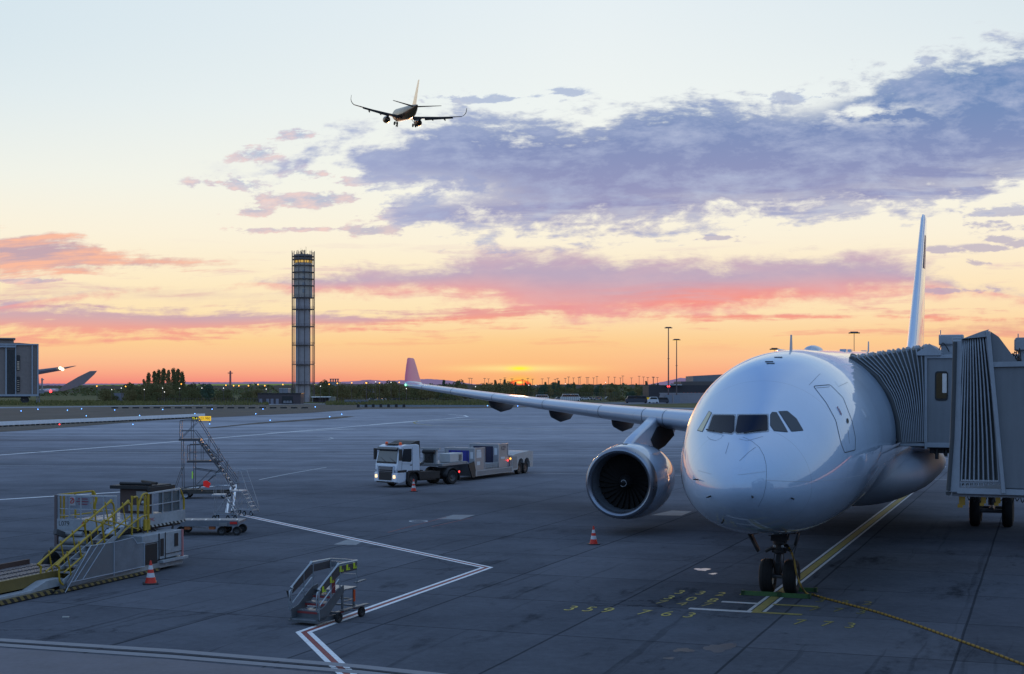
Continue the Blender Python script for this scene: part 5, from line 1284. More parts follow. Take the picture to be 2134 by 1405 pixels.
# --- near bridge, parked: its bellows faces left
NB = thing('jet_bridge', 'nearer jet bridge at the right edge with tall vertical folded bellows and yellow brackets below', 'jet bridge', (9.70, 31.0, 0), math.radians(-18)); ox, oy = 9.70, 31.0
def W(x, y, z): return Vector((x-ox, y-oy, z))
y0, y1 = 31.0, 34.2
front = [W(9.60, y0, 4.14), W(9.68, y0, 5.2), W(9.74, y0, 6.3), W(9.80, y0, 7.28), W(9.85, (y0+y1)/2, 7.36), W(9.80, y1, 7.28), W(9.70, y1, 5.5), W(9.60, y1, 4.14)]
rear = [W(10.56, y0, 4.24), W(10.50, y0, 5.2), W(10.40, y0, 6.4), W(10.28, y0, 7.44), W(10.28, (y0+y1)/2, 7.5), W(10.28, y1, 7.44), W(10.45, y1, 5.5), W(10.56, y1, 4.24)]
bellows(front, rear, 11, .045, W(10.1, (y0+y1)/2, 5.8), NB, ease=1.25)
mb = MB(); mb.prism([(9.48-ox, 4.02), (9.76-ox, 4.02), (9.80-ox, 7.34), (9.62-ox, 7.34), (9.58-ox, 6.0), (9.54-ox, 5.0)], y0-.06-oy, y0+.05-oy, 'xz'); mb.prism([(9.48-ox, 4.02), (9.76-ox, 4.02), (9.80-ox, 7.34), (9.62-ox, 7.34)], y1-.05-oy, y1+.06-oy, 'xz')
mb.box(9.60-ox, 9.78-ox, y0-oy, y1-oy, 7.26, 7.40); mb.build('bumper_frame', bframe, NB, bevel=.02)
mb = MB(); mb.tube([W(9.52, y0-.08, 4.06), W(9.60, y0-.08, 5.2), W(9.64, y0-.08, 6.4), W(9.66, y0-.08, 7.3)], .045, 8); mb.tube([W(9.52, y0-.03, 4.0), W(9.5, y1, 4.0)], .06, 8); mb.build('bumper', pmat('bumper_rubber', (.06, .065, .07), .7), NB)
mb = MB()
for y in (y0-.05, y1+.05): mb.bar(W(10.66, y, 4.02), W(10.34, y, 7.52), .085, .12, up=(0, 1, 0))
mb.bar(W(10.34, y0, 7.48), W(10.34, y1, 7.48), .09, .09); mb.build('post', bframe, NB, bevel=.01)
mb = MB(); mb.add([W(9.80, y0-.08, 7.36), W(10.30, y0-.08, 7.40), W(10.36, y0-.08, 7.56), W(10.22, y0-.08, 7.52), W(9.80, y1, 7.40), W(10.30, y1, 7.44), W(10.36, y1, 7.60), W(10.22, y1, 7.56)],
    [(0, 1, 2, 3), (4, 5, 6, 7), (0, 3, 7, 4), (1, 2, 6, 5), (0, 1, 5, 4), (2, 3, 7, 6)]); mb.build('hood', bframe, NB)
mb = MB(); mb.prism([(10.40-ox, 6.80), (10.39-ox, 7.52), (10.56-ox, 7.40), (10.94-ox, 6.86), (10.94-ox, 6.80)], y0+.02-oy, y0+.08-oy, 'xz'); mb.build('gusset', bw, NB)
mb = MB(); mb.prism([(10.66-ox, 4.12), (10.44-ox, 6.78), (20.0-ox, 6.95), (20.0-ox, 4.05)], y0-oy, y1-oy, 'xz'); mb.build('cab', bw, NB, bevel=.02)
mb = MB(); mb.bar(W(10.42, y0-.03, 6.80), W(20, y0-.03, 6.97), .06, .11); mb.bar(W(9.7, y0-.03, 4.06), W(20, y0-.03, 3.98), .08, .12); mb.bar(W(9.76, y0-.02, 4.24), W(10.6, y0-.02, 4.26), .05, .05)
mb.box(9.6-ox, 20-ox, y0+.1-oy, y1-.1-oy, 3.92, 4.10); mb.build('frame', bframe, NB)
mb = MB()
for i in range(20): mb.ball(W(9.80+i*.039, y0-.05, 4.28), .028, 6)
mb.build('curtain_roller', pmat('pale_roller', (.35, .37, .4), .4, .3), NB)
mb = MB(); mb.prism(rnd_poly([(11.10-ox, 5.88), (11.75-ox, 5.88), (11.75-ox, 6.56), (11.10-ox, 6.56)], .2), y0-.02-oy, y0+.02-oy, 'xz'); mb.build('window', glass, NB)
mb = MB(); mb.prism(rnd_poly([(10.93-ox, 7.14), (11.75-ox, 7.14), (11.75-ox, 7.42), (10.93-ox, 7.42)], .15), 32.2-oy, 33.2-oy, 'xz'); mb.box(11.03-ox, 11.6-ox, 32.3-oy, 33.1-oy, 6.8, 7.16); mb.tube([W(11.0, 32.6, 7.4), W(11.0, 32.6, 7.52)], .015, 5); mb.build('roof_unit', bframe, NB, bevel=.02)
mb = MB()
for a in range(5): mb.tube(smooth_pts([W(10.72+a*.06, y0+.4, 6.82), W(10.80+a*.05, y0+.4, 7.0+.04*a), W(10.95+a*.02, y0+.4, 6.86)], 5), .012, 5)
for a in range(12): mb.tube(smooth_pts([W(9.9+a*.11, y0+.25, 3.98), W(9.95+a*.11, y0+.25, 3.84-.03*(a % 3)), W(10.02+a*.11, y0+.25, 3.97)], 4), .010, 5)
mb.build('cable', dark, NB)
for x, w_, h_ in ((9.74, .13, .19), (10.20, .10, .14), (10.50, .10, .13)):
    mb = MB(); mb.box(x-ox, x+w_-ox, y0+.1-oy, y0+.3-oy, 3.92-h_, 3.92); mb.box(x-.03-ox, x+w_*.6-ox, y0+.08-oy, y0+.34-oy, 3.92-h_-.05, 3.92-h_+.01); mb.build('yellow_bracket', pmat('dirty_yellow', (.30, .17, .02), .6, var=.4, scale=8), NB)
mb = MB()
for x in (16.0, 18.6): mb.tube([W(x, 32.6, .5), W(x, 32.6, 4.0)], .25, 12); mb.lathe([(-.2, .2), (-.25, .5), (0, .6), (.25, .5), (.2, .2)], o=tuple(W(x, 32.6, .6)), axis=(0, 1, 0), n=20)
mb.build('support_leg', bw, NB)
# --- far left bridge
FB = thing('jet_bridge', 'distant jet bridge cut by the left edge with slatted windows and a rooftop drum', 'jet bridge', (-43.5, 120, 0), math.radians(19.5)); k_ = F/120
X = lambda p: (p-1067)/k_+43.5; Z = lambda p: H-(p-HOR)/k_
mb = MB(); mb.prism([(X(-160), Z(826)), (X(-160), Z(716)), (X(36), Z(714)), (X(73.5), Z(717)), (X(75.5), Z(770)), (X(78), Z(822)), (X(60), Z(824))], 0, 3.2, 'xz')
farw = pmat('far_bridge_grey', (.19, .155, .14), .6, var=.3, scale=.6); mb.build('cab', farw, FB)
mb = MB()
for p, w_ in ((10, 3), (29.5, 2), (62, 2.5), (73, 3)): mb.box(X(p), X(p+w_), -.12, .02, Z(824), Z(716))
mb.box(X(-20), X(75), -.15, .02, Z(719), Z(716)); mb.box(X(-20), X(31), -.25, .02, Z(724), Z(720)); mb.box(X(-20), X(76), -.15, .03, Z(826), Z(822)); mb.build('frame', bframe, FB)
mb = MB()
for p in range(12, 29, 2): mb.box(X(p), X(p+1.1), -.10, .02, Z(822), Z(728))
mb.build('bellows', belld, FB)
mb = MB(); mb.box(X(-30), X(30.5), .3, 2.6, Z(707.5), Z(703.5)); mb.box(X(-26), X(27), .5, 2.4, Z(717), Z(707.5)); mb.build('roof_unit', farw, FB, bevel=.1)
for (a, b_) in ((740, 772), (785, 817)):
    mb = MB(); mb.prism(rnd_poly([(X(32), Z(b_)), (X(39), Z(b_)), (X(39), Z(a)), (X(32), Z(a))], .3), -.06, .02, 'xz'); wv = mb.build('window', dark, FB)
    mb = MB()
    for i in range(6):
        y_ = a+13+i*3.1 if a < 760 else a+8+i*4; mb.box(X(33.2), X(37.8), -.09, -.05, Z(y_+1.9 if a < 760 else y_+1), Z(y_))
    mb.build('louvre', pmat('pale_louvre', (.5, .38, .28), .4), wv)
mb = MB(); mb.box(X(-20), X(60), .6, 3.4, Z(829), Z(826)); mb.lathe([(-.2, .05), (-.25, .28), (.25, .28), (.2, .05)], o=(X(47), .5, Z(833)), axis=(0, 1, 0), n=16); mb.lathe([(-.2, .05), (-.25, .22), (.25, .22), (.2, .05)], o=(X(52), .5, Z(834)), axis=(0, 1, 0), n=16); mb.build('underframe', dark, FB)
mb = MB(); 
for p in (72.5, 78): mb.bar((X(p), .3, Z(839)), (X(p), .3, Z(815)), .06)
for y_ in range(818, 839, 3): mb.bar((X(72.5), .3, Z(y_)), (X(78), .3, Z(y_)), .05)
mb.box(X(74), X(87), -.1, 1.0, Z(820), Z(813)); mb.build('ladder', pmat('ladder_grey', (.2, .2, .22), .6), FB)
mb = MB(); mb.tube([(X(83), .2, Z(813)), (X(83), .2, Z(788))], .08, 6); mb.box(X(81), X(87), 0, .4, Z(792), Z(790)); mb.build('beacon_post', pmat('pale_post', (.3, .3, .3)), FB)
mb = MB()
for x in (-8, -5): mb.tube([(x, 2, 0), (x, 2, Z(826))], .3, 10)
mb.build('support_leg', farw, FB)
# ---- airliner beyond the far-left bridge: only wing tip and tailplane reach into view
A2 = thing('parked_airliner', 'distant airliner at the far left, only its wing with raked tip and tailplane showing', 'airliner', (-74, 168, 0)); Y2 = 168
def V2(px, py, dy=0): p = P(px, py, Y2+dy); return Vector((p.x+74, p.y-168, p.z))
gw = pmat('backlit_wing_grey', (.20, .16, .16), .45, var=.1, scale=.4)  # one even warm grey for the winglet
mb = MB(); mb.lathe([(-26, .05), (-25, 1.2), (-22, 2.3), (-16, 2.82), (18, 2.82), (30, 1.5), (36, .2)], o=(0, 6, 5.0), axis=(-.3, 1, 0), n=24); mb.build('fuselage', wskin, A2)
def plate(mb, pts, th=.12):
    a = [Vector(p) for p in pts]; b = [p+Vector((0, th, .03)) for p in a]; n = len(a)
    mb.add(a+b, [tuple(range(n)), tuple(range(2*n-1, n-1, -1))]+[(i, i+n, (i+1) % n+n, (i+1) % n) for i in range(n)])
mb = MB(); r = []
for p, py, c in ((-230, 836, 7), (60, 817.5, 2.6), (104, 814, 2.2), (122, 813.2, 1.8)):
    q_ = V2(p, py); r.append([Vector((q_.x+.1*(x-.5)*c, q_.y+c*x-c/2, q_.z+y*c*1.4)) for x, y in foil(20, .12)])
mb.loft(r, cap=True); wg = mb.build('wing', pmat('pale_wing', (.5, .52, .56), .4), A2)
mb = MB(); plate(mb, [V2(119.5, 814.3), V2(133, 803), V2(162, 786), V2(187, 773.8), V2(202, 773.3), V2(196, 781), V2(175, 800.7), V2(150, 810), V2(130, 815.6)], .15); mb.build('winglet', gw, wg)
mb = MB(); r = []
for p, py, c in ((-170, 801, 5), (80, 777, 3.0), (124, 770, 2.2), (128, 769.4, 1.3), (158, 762.7, .3)):
    q_ = V2(p, py); r.append([Vector((q_.x, q_.y+c*x-c/2, q_.z+y*c*1.25)) for x, y in foil(20, .16)])
mb.loft(r, cap=True); tp = mb.build('tailplane', pmat('tailplane_dark', (.13, .12, .14), .45), A2)
mb = MB(); 
for p, py in ((131, 767.5), (136, 770)): q_ = V2(p, py); mb.ball(q_+Vector((0, -1, 0)), .2, 8)
mb.build('tail_light', pmat('tail_lamp', (1, .8, .5), emit=(1, .75, .4), estr=3), tp)
mb = MB(); mb.ball(V2(114, 815.5)+Vector((0, -1.5, 0)), .17, 8); mb.build('navigation_light', redlit, wg)
mb = MB()
for x, y in ((2, 4), (-3, 4), (4, -16)): mb.tube([(x, y, 0), (x, y, 3)], .25, 8)
mb.build('landing_gear', dark, A2)

# ================================================================== FLYING AIRLINER
FY = 433.0; c = P(846, 236, FY); hd = math.radians(14)
rot = math.atan2(-math.cos(hd), math.sin(hd))
FA = thing('flying_airliner', 'dark airliner flying away in the sky with landing gear down and upturned wingtips', 'airliner', tuple(c), rot)
FA.rotation_euler = (math.radians(-3.5), math.radians(8.2), rot)
fb = pmat('brown_shaded_fuselage', (.10, .055, .032), .4, var=.15, coat=.3, scale=.4); fw_ = pmat('dark_wing_underside', (.02, .018, .018), .8, spec=.1); fwh = pmat('sunlit_fin', (.80, .66, .48), .4, emit=(1.0, .70, .38), estr=.32)  # backlit silhouette put into the dark colours, sunset light into the fin's glow
x_ = 19.5  # nose at -x_
mb = MB(); rr = []
for s, r, z in ((0, .05, -.4), (.6, .7, -.35), (1.6, 1.2, -.2), (3.2, 1.65, 0), (5.5, 1.88, 0), (24, 1.88, 0), (28, 1.72, .18), (32, 1.25, .62), (36, .65, 1.15), (38.4, .22, 1.45), (38.6, .05, 1.46)):
    rr.append([Vector((s-x_, math.cos(2*PI*j/32)*r, z+math.sin(2*PI*j/32)*r*1.06)) for j in range(32)])
mb.loft(rr); mb.build('fuselage', fb, FA, sharp=80)
for side in (1, -1):
    mb = MB(); rg = []
    for lat, s, z, c_, t in ((1.2, 13.0, -1.25, 7.6, .13), (5, 16.2, -.85, 5.0, .13), (10.5, 19.4, -.25, 3.3, .12), (16.4, 22.6, .55, 1.9, .11)):
        rg.append([Vector((s-x_+c_*x, side*lat, z+c_*y-(.22*max(0, x-.7)*c_))) for x, y in foil(24, t)])
    mb.loft(rg, cap=True); wo = mb.build('wing', fw_, FA, sharp=60)
    mb = MB()
    for l0, l1 in ((2.2, 4.6), (5.6, 13.8)):
        for a_, b_ in ((l0, l1),):
            f_ = lambda l: (pchip([1.2, 5, 10.5, 16.4], [13.0, 16.2, 19.4, 22.6], l)-x_, pchip([1.2, 5, 10.5, 16.4], [-1.25, -.85, -.25, .55], l), pchip([1.2, 5, 10.5, 16.4], [7.6, 5.0, 3.3, 1.9], l))
            (xa, za, ca_), (xb, zb_, cb2) = f_(a_), f_(b_)
            mb.add([(xa+ca_*.92, side*a_, za-.15), (xb+cb2*.92, side*b_, zb_-.1), (xb+cb2*1.12, side*b_, zb_-.48), (xa+ca_*1.12, side*a_, za-.8)], [(0, 1, 2, 3)])
            mb.add([(xa+ca_*.92, side*a_, za-.35), (xb+cb2*.92, side*b_, zb_-.25), (xb+cb2*1.12, side*b_, zb_-.53), (xa+ca_*1.12, side*a_, za-.9)], [(0, 1, 2, 3)])
    mb.build('flap', fw_, wo)
    mb = MB(); rg = []
    for t_ in range(7):
        a_ = t_/6; rg.append([Vector((22.6-x_+a_*1.6+(1.9-1.2*a_)*x, side*(16.4+1.35*math.sin(min(1, a_*1.6)*1.15)-.05*y), .55+2.7*a_**1.45+(1.9-1.2*a_)*y*.6)) for x, y in foil(16, .10)])
    mb.loft(rg, cap=True); mb.build('winglet', fw_, wo, sharp=60)
    mb = MB()
    for l in (3.0, 8.0, 11.6): 
        x0 = pchip([1.2, 5, 10.5, 16.4], [20.2, 21.0, 22.4, 24.3], l)-x_; z0 = pchip([1.2, 5, 10.5], [-1.4, -1.2, -.5], l); mb.bar((x0-1.6, side*l, z0-.1), (x0+.6, side*l, z0-.55), .22, .35)
    mb.build('flap_fairing', fw_, wo)
    en = bpy.data.objects.new('engine', None); C.objects.link(en); en.parent = FA; en.location = (12.6-x_, side*4.95, -2.25)
    mb = MB(); mb.lathe([(.2, .78), (0, .9), (.2, 1.0), (1.2, 1.10), (2.6, 1.02), (3.6, .78), (3.62, .70), (3.0, .68)], axis=(1, 0, 0), n=24); mb.build('nacelle', fb, en)
    mb = MB(); mb.lathe([(2.4, .7), (3.4, .55), (4.2, .40), (4.1, .3), (4.7, .04)], axis=(1, 0, 0), n=20); mb.build('exhaust_cone', dark, en)
    mb = MB(); mb.prism([(.8, 1.0), (3.0, 1.5), (6, 1.3), (4.5, .6), (2, .7)], -.15, .15, 'xz'); mb.build('pylon', fw_, en)
    mb = MB(); rg = []
    for lat, s, z, c_ in ((.3, 33.0, 1.25, 3.9), (7.1, 37.6, 2.1, 1.5)): rg.append([Vector((s-x_+c_*x, side*lat, z+c_*y)) for x, y in foil(20, .10)])
    mb.loft(rg, cap=True); mb.build('tailplane', fw_, FA, sharp=60)
    gr = bpy.data.objects.new('main_gear', None); C.objects.link(gr); gr.parent = FA; gr.location = (19.6-x_, side*2.85, -1.3)
    mb = MB(); mb.tube([(0, 0, 0), (0, 0, -2.1)], .12, 8); mb.tube([(0, 0, -1.4), (0, -side*1.2, -.2)], .08, 6); mb.tube([(0, -.45, -2.1), (0, .45, -2.1)], .08, 6); mb.build('strut', dark, gr)
    for y in (-.43, .43):
        mb = MB(); mb.lathe([(-.18, .05), (-.2, .45), (-.12, .56), (.12, .56), (.2, .45), (.18, .05)], o=(0, y, -2.1), axis=(0, 1, 0), n=20); mb.build('wheel', rubber, gr)
gr = bpy.data.objects.new('nose_gear', None); C.objects.link(gr); gr.parent = FA; gr.location = (4.0-x_, 0, -1.8)
mb = MB(); mb.tube([(0, 0, 0), (0, 0, -1.5)], .08, 8); mb.build('strut', dark, gr)
for y in (-.2, .2):
    mb = MB(); mb.lathe([(-.1, .05), (-.1, .34), (.1, .34), (.1, .05)], o=(0, y, -1.5), axis=(0, 1, 0), n=16); mb.build('wheel', rubber, gr)
mb = MB(); rg = []
for z, s, c_, t in ((1.0, 28.5, 8.6, .03), (2.4, 30.6, 6.0, .09), (3.0, 31.3, 5.5, .095), (8.7, 36.2, 2.2, .10), (8.9, 36.6, 1.7, .06)): rg.append([Vector((s-x_+c_*x, y*c_, z)) for x, y in foil(20, t)])
mb.loft(rg, cap=True); mb.build('tail_fin', fwh, FA, sharp=60)
# ================================================================== TRUCK, TRAILER AND CONTAINERS
def wheel(parent, x, y, r, w_, name='wheel', hubm=None, z=None):
    z = r if z is None else z
    mb = MB(); mb.lathe([(-w_*.4, r*.55), (-w_*.5, r*.72), (-w_*.46, r*.93), (-w_*.3, r), (w_*.3, r), (w_*.46, r*.93), (w_*.5, r*.72), (w_*.4, r*.55)], o=(x, y, z), axis=(0, 1, 0), n=28)
    wh = mb.build(name, rubber, parent)
    mb = MB(); mb.lathe([(-w_*.3, .01), (-w_*.32, r*.2), (-w_*.15, r*.3), (-w_*.3, r*.5), (-w_*.42, r*.58), (w_*.42, r*.58), (w_*.3, r*.5), (w_*.15, r*.3), (w_*.32, r*.2), (w_*.3, .01)], o=(x, y, z), axis=(0, 1, 0), n=20)
    mb.build('hub', hubm or pmat('wheel_hub_grey', (.08, .08, .085), .5, .4), wh)
    return wh
cabw = pmat('truck_white_paint', (.60, .66, .74), .35, var=.08, coat=.6)
TR = thing('truck', 'white day-cab tractor truck with orange roof beacons and lit headlights', 'truck', (-7.05, 90.8, 0), math.radians(47)); TR.scale = (.92, .86, .93)
mb = MB(); ring = []
for y, ins in ((-1.22, .06), (-1.17, .0), (1.17, .0), (1.22, .06)):
    ring.append([Vector((x+(ins if x < 0 else -ins), y, z-(ins*.6 if z > 2.7 else 0))) for x, z in ((-1.34, 1.05), (-1.44, 1.2), (-1.44, 1.50), (-1.40, 1.62), (-1.18, 2.62), (-1.08, 2.78), (-.8, 2.88), (.35, 2.92), (.62, 2.84), (.66, 2.6), (.70, 1.15), (.62, 1.02))])
mb.loft(ring, cap=True); mb.build('cab', cabw, TR, sharp=30)
mb = MB(); mb.prism(rnd_poly([(-1.07, 1.72), (1.07, 1.72), (.98, 2.58), (-.98, 2.58)], .08), 0, .02, 'yz')
for v in mb.v: v.x = -1.40+(v.z-1.62)*.22-.012-v.x
ws = mb.build('windscreen', pmat('windscreen_glass', (.045, .065, .085), .08, spec=.9), TR)
mb = MB(); mb.box(-1.425, -1.385, -1.06, 1.06, 1.64, 1.75); mb.bar((-1.42, -.9, 1.76), (-1.34, -.3, 2.02), .02); mb.bar((-1.42, .1, 1.76), (-1.34, .7, 2.02), .02); mb.build('wiper_panel', dark, ws)
mb = MB(); mb.box(-1.475, -1.43, -.72, .72, .62, 1.42)
gr = mb.build('grille', pmat('grille_black', (.012, .012, .014), .5), TR)
mb = MB()
for z in (.72, .84, .96, 1.08): mb.box(-1.50, -1.47, -.68, .68, z, z+.05)
mb.box(-1.50, -1.47, -.70, .70, 1.20, 1.40); mb.build('grille_bar', pmat('grille_grey', (.16, .17, .19), .4, .4), gr)
mb = MB(); mb.prism([(-1.52, .38), (-1.50, .98), (-1.36, 1.04), (-.62, 1.04), (-.62, .62), (-.70, .42), (-1.3, .30)], -1.24, 1.24, 'xz'); mb.build('bumper', cabw, TR, bevel=.04)
mb = MB()
for a, b_ in (((-.80, .52), (-.86, 1.46)), ((.80, .52), (.86, 1.46)), ((-.86, 1.46), (.86, 1.46))): mb.bar((-1.49, a[0], a[1]), (-1.49, b_[0], b_[1]), .07, .07)
mb.build('grille_surround', cabw, TR)
mb = MB(); mb.prism([(-1.24, 2.62), (-1.42, 2.52), (-1.42, 2.60), (-1.22, 2.74)], -1.1, 1.1, 'xz'); mb.build('sun_visor', glass, TR)
mb = MB(); mb.prism([(-1.45, 1.04), (-1.45, 1.18), (-.6, 1.2), (-.6, 1.04)], -1.25, -1.235, 'xz'); mb.prism([(.62, .5), (.62, 1.0), (2.6, 1.0), (2.6, .5)], -1.2, -1.19, 'xz'); mb.build('side_skirt', pmat('dirty_chassis', (.035, .03, .028), .7, var=.4), TR)
mb = MB(); mb.box(-1.535, -1.50, -.70, .70, .50, 1.0); mb.box(-1.53, -1.49, -.95, .95, .32, .42); mb.build('bumper_intake', dark, TR)
for s in (-1, 1):
    mb = MB(); mb.prism([(-.12, .66), (.11, .64), (.13, .84), (-.08, .86)], -.01, .02, 'yz'); mb.build('headlight', hot, TR).location = (-1.535, s*.98, 0)
    mb = MB(); mb.prism(rnd_poly([(-1.02, 1.78), (-.22, 1.72), (-.12, 1.86), (-.12, 2.62), (-.86, 2.62)], .06), s*1.225, s*1.235, 'xz'); mb.build('side_window', glass, TR)
    mb = MB(); 
    for a, b_ in (((-1.06, 1.2), (-.9, 2.7)), ((-.04, 1.1), (-.04, 2.7)), ((-1.06, 1.62), (-.04, 1.58))): mb.bar((a[0], s*1.228, a[1]), (b_[0], s*1.228, b_[1]), .012)
    dr_ = mb.build('door', lineM, TR); mb = MB(); mb.box(-.25, -.08, s*1.235-.015, s*1.235+.015, 1.48, 1.54); mb.build('handle', dark, dr_)
    mb = MB(); mb.box(-1.36, -1.20, s*1.38-.10, s*1.38+.10, 1.85, 2.62); mb.bar((-1.25, s*1.2, 2.6), (-1.28, s*1.4, 2.6), .04); mb.bar((-1.25, s*1.2, 1.95), (-1.28, s*1.4, 1.95), .04); mb.build('mirror', dark, TR)
    mb = MB(); mb.prism([(-.62, .42), (-.62, 1.0), (-.44, 1.14), (.44, 1.14), (.66, .9), (.66, .5), (.56, .5), (.5, .85), (.3, 1.02), (-.3, 1.02), (-.5, .84), (-.54, .42)], s*1.24-.12, s*1.24+.01, 'xz'); mb.build('wheel_arch', dark, TR)
    mb = MB(); mb.lathe([(0, .10), (.06, .11), (.16, .09), (.20, .02)], o=(-.75 if s < 0 else -.75, s*.75, 2.88), n=14); mb.build('beacon', orange, TR)
    mb = MB(); mb.box(-1.36, -.64, s*1.17-.02, s*1.17+.06, .32, .52); mb.build('step', pmat('pale_step', (.3, .33, .36), .5), TR)
mb = MB(); mb.prism([(-.25, 2.90), (.35, 3.10), (.66, 3.14), (.74, 3.12), (.78, 2.0), (.70, 1.75), (.70, 2.86)], -1.12, 1.12, 'xz'); mb.build('wind_deflector', dark, TR)
mb = MB(); mb.box(-1.0, -.3, -.6, .6, 2.90, 2.95); mb.build('roof_hatch', dark, TR)
mb = MB(); mb.tube(smooth_pts([Vector((.72, -.9, 1.55)), Vector((.85, -.9, 1.6)), Vector((.85, -.9, 1.15)), Vector((.70, -.9, 1.1))], 4), .02, 6); mb.build('grab_rail', pmat('brown_rail', (.2, .08, .05)), TR)
mb = MB(); mb.box(-1.1, 4.6, -.45, .45, .55, .95); mb.box(.7, 2.3, -1.15, -.5, .40, 1.0); mb.box(.9, 2.5, .5, 1.15, .40, 1.0); mb.box(-.6, .62, -.5, .5, .6, 1.02); mb.box(.7, .9, -1.1, 1.1, .5, 1.05); mb.build('chassis', pmat('dirty_chassis', (.035, .03, .028), .7, var=.4), TR, bevel=.03)
for s in (-1, 1):
    wheel(TR, 0, s*1.05, .51, .32); wheel(TR, 3.85, s*1.10, .51, .30); wheel(TR, 3.85, s*.75, .51, .30)
    mb = MB(); mb.loft([[Vector((3.85+math.cos(a)*r, s*.92+e, .55+math.sin(a)*r)) for e in (-.34, .34)] for r, a in [(.62, PI*i/10) for i in range(11)]], closed=False, smooth=True); o = mb.build('mudguard', dark, TR); sd = o.modifiers.new('s', 'SOLIDIFY'); sd.thickness = .03
mb = MB(); mb.box(4.55, 4.62, -1.2, -.6, .25, .75); mb.box(4.55, 4.62, .6, 1.2, .25, .75); mb.build('mud_flap', rubber, TR)
mb = MB(); mb.ball((4.66, -1.05, .85), .055, 8); mb.build('tail_lamp', redlit, TR)
mb = MB(); mb.lathe([(0, .5), (.12, .55), (.14, .01)], o=(3.7, 0, .98), n=18); mb.build('fifth_wheel', dark, TR)
# trailer: front at the king pin
tp0 = Vector((-4.95, 94.2, 0)); TL = thing('low_trailer', 'grey low-bed airport trailer coupled behind the white truck, amber lamp lit', 'trailer', tuple(tp0), math.radians(65.5))
tgrey = pmat('trailer_grey', (.22, .235, .25), .5, .2, var=.3, scale=1.5); tlight = pmat('trailer_light_grey', (.34, .36, .38), .5, .2, var=.25, scale=1.5)
mb = MB(); mb.box(-1.5, 2.1, -1.15, 1.15, 1.18, 1.36); mb.prism([(2.1, 1.36), (2.1, 1.18), (3.0, .30), (3.5, .30), (3.2, .80)], -1.18, 1.18, 'xz'); mb.build('gooseneck', tgrey, TL, bevel=.02)
mb = MB(); mb.box(3.2, 9.2, -1.25, 1.25, .34, .56); mb.box(3.2, 9.2, -1.28, -1.22, .28, .66); mb.box(3.2, 9.2, 1.22, 1.28, .28, .66); dk_ = mb.build('deck', tlight, TL)
mb = MB(); mb.prism([(2.1, 1.16), (2.7, .22), (3.4, .22), (3.0, 1.3)], -1.27, -1.20, 'xz'); mb.build('side_plate', dark, TL)
mb = MB()
for i in range(34): mb.box(3.4+i*.17, 3.45+i*.17, -1.292, -1.28, .32, .60)
merge(dk_, mb, pmat('roller_dark', (.13, .13, .14), .4, .5))
mb = MB(); mb.box(-.2, 1.7, -1.05, -.25, 1.37, 1.95); pu = mb.build('power_unit', pmat('power_unit_white', (.45, .47, .48), .5, var=.15), TL, bevel=.03)
mb = MB(); 
for i in range(7): mb.box(1.05, 1.5, -1.07, -1.04, 1.45+i*.06, 1.48+i*.06)
mb.build('louvre', dark, pu)
mb = MB(); mb.box(-1.1, -.9, -.5, .5, 1.36, 2.30); mb.box(-1.14, -.86, -.72, .72, 2.24, 2.36); mb.build('front_post', tlight, TL)
mb = MB(); mb.box(-1.25, -1.1, -.3, .3, 1.4, 2.1); mb.tube([(-1.2, -.45, 2.1), (-1.2, .45, 2.1)], .12, 10); mb.tube([(-1.2, -.2, 1.4), (-1.22, -.1, 2.0)], .06, 7); mb.build('hose_reel', dark, TL)
mb = MB(); pts = []
a = TL.matrix_world
bpy.context.view_layer.update()
p1 = Vector((-1.3, -.15, 1.95)); p0 = TL.matrix_world.inverted() @ (TR.matrix_world @ Vector((.80, -.55, 1.45)))
for i in range(150):
    t = i/149; p = p0.lerp(p1, t)+Vector((0, 0, -.22*math.sin(PI*t))); a_ = t*40*PI; pts.append(p+Vector((0, math.cos(a_)*.07, math.sin(a_)*.07)))
mb.tube(pts, .012, 4); mb.build('coiled_hose', dark, TL)
mb = MB(); mb.prism([(9.2, .35), (9.2, 1.40), (9.9, 1.52), (12.3, 1.66), (12.9, 1.60), (12.9, .45), (12.35, .45), (12.3, .80), (12.1, 1.10), (11.75, 1.18), (11.42, 1.05), (11.3, .80), (11.22, .80), (11.1, 1.05), (10.75, 1.18), (10.4, 1.08), (10.2, .80), (10.15, .38)], -1.27, -.75, 'xz')
mb.prism([(9.2, .35), (9.2, 1.40), (9.9, 1.52), (12.3, 1.66), (12.9, 1.60), (12.9, .45), (12.35, .45), (12.3, .80), (12.1, 1.10), (11.75, 1.18), (11.42, 1.05), (11.3, .80), (11.22, .80), (11.1, 1.05), (10.75, 1.18), (10.4, 1.08), (10.2, .80), (10.15, .38)], .75, 1.27, 'xz')
mb.prism([(9.2, 1.2), (9.2, 1.42), (9.9, 1.53), (12.3, 1.665), (12.9, 1.61), (12.9, 1.3)], -.76, .76, 'xz'); mb.build('rear_housing', tlight, TL, sharp=20)
mb = MB(); mb.box(8.9, 9.19, -1.25, -.6, .5, 1.45); mb.box(8.9, 9.19, .6, 1.25, .5, 1.45); mb.box(9.3, 10.0, -1.285, -1.265, .5, 1.35); mb.build('cabinet', tgrey, TL, bevel=.02)
mb = MB(); mb.box(12.91, 13.0, -1.2, -.7, .98, 1.5); mb.box(12.91, 13.0, -1.2, -.7, .5, .9); mb.build('rear_panel', pmat('rear_panel_dark', (.05, .05, .05)), TL)
for x in (10.72, 11.82):
    for s in (-1, 1): wheel(TL, x, s*1.02, .46, .3, hubm=pmat('brown_hub', (.12, .07, .05)))
mb = MB(); mb.ball((8.85, -1.28, 1.22), .075, 8); mb.build('side_lamp', amber, TL)
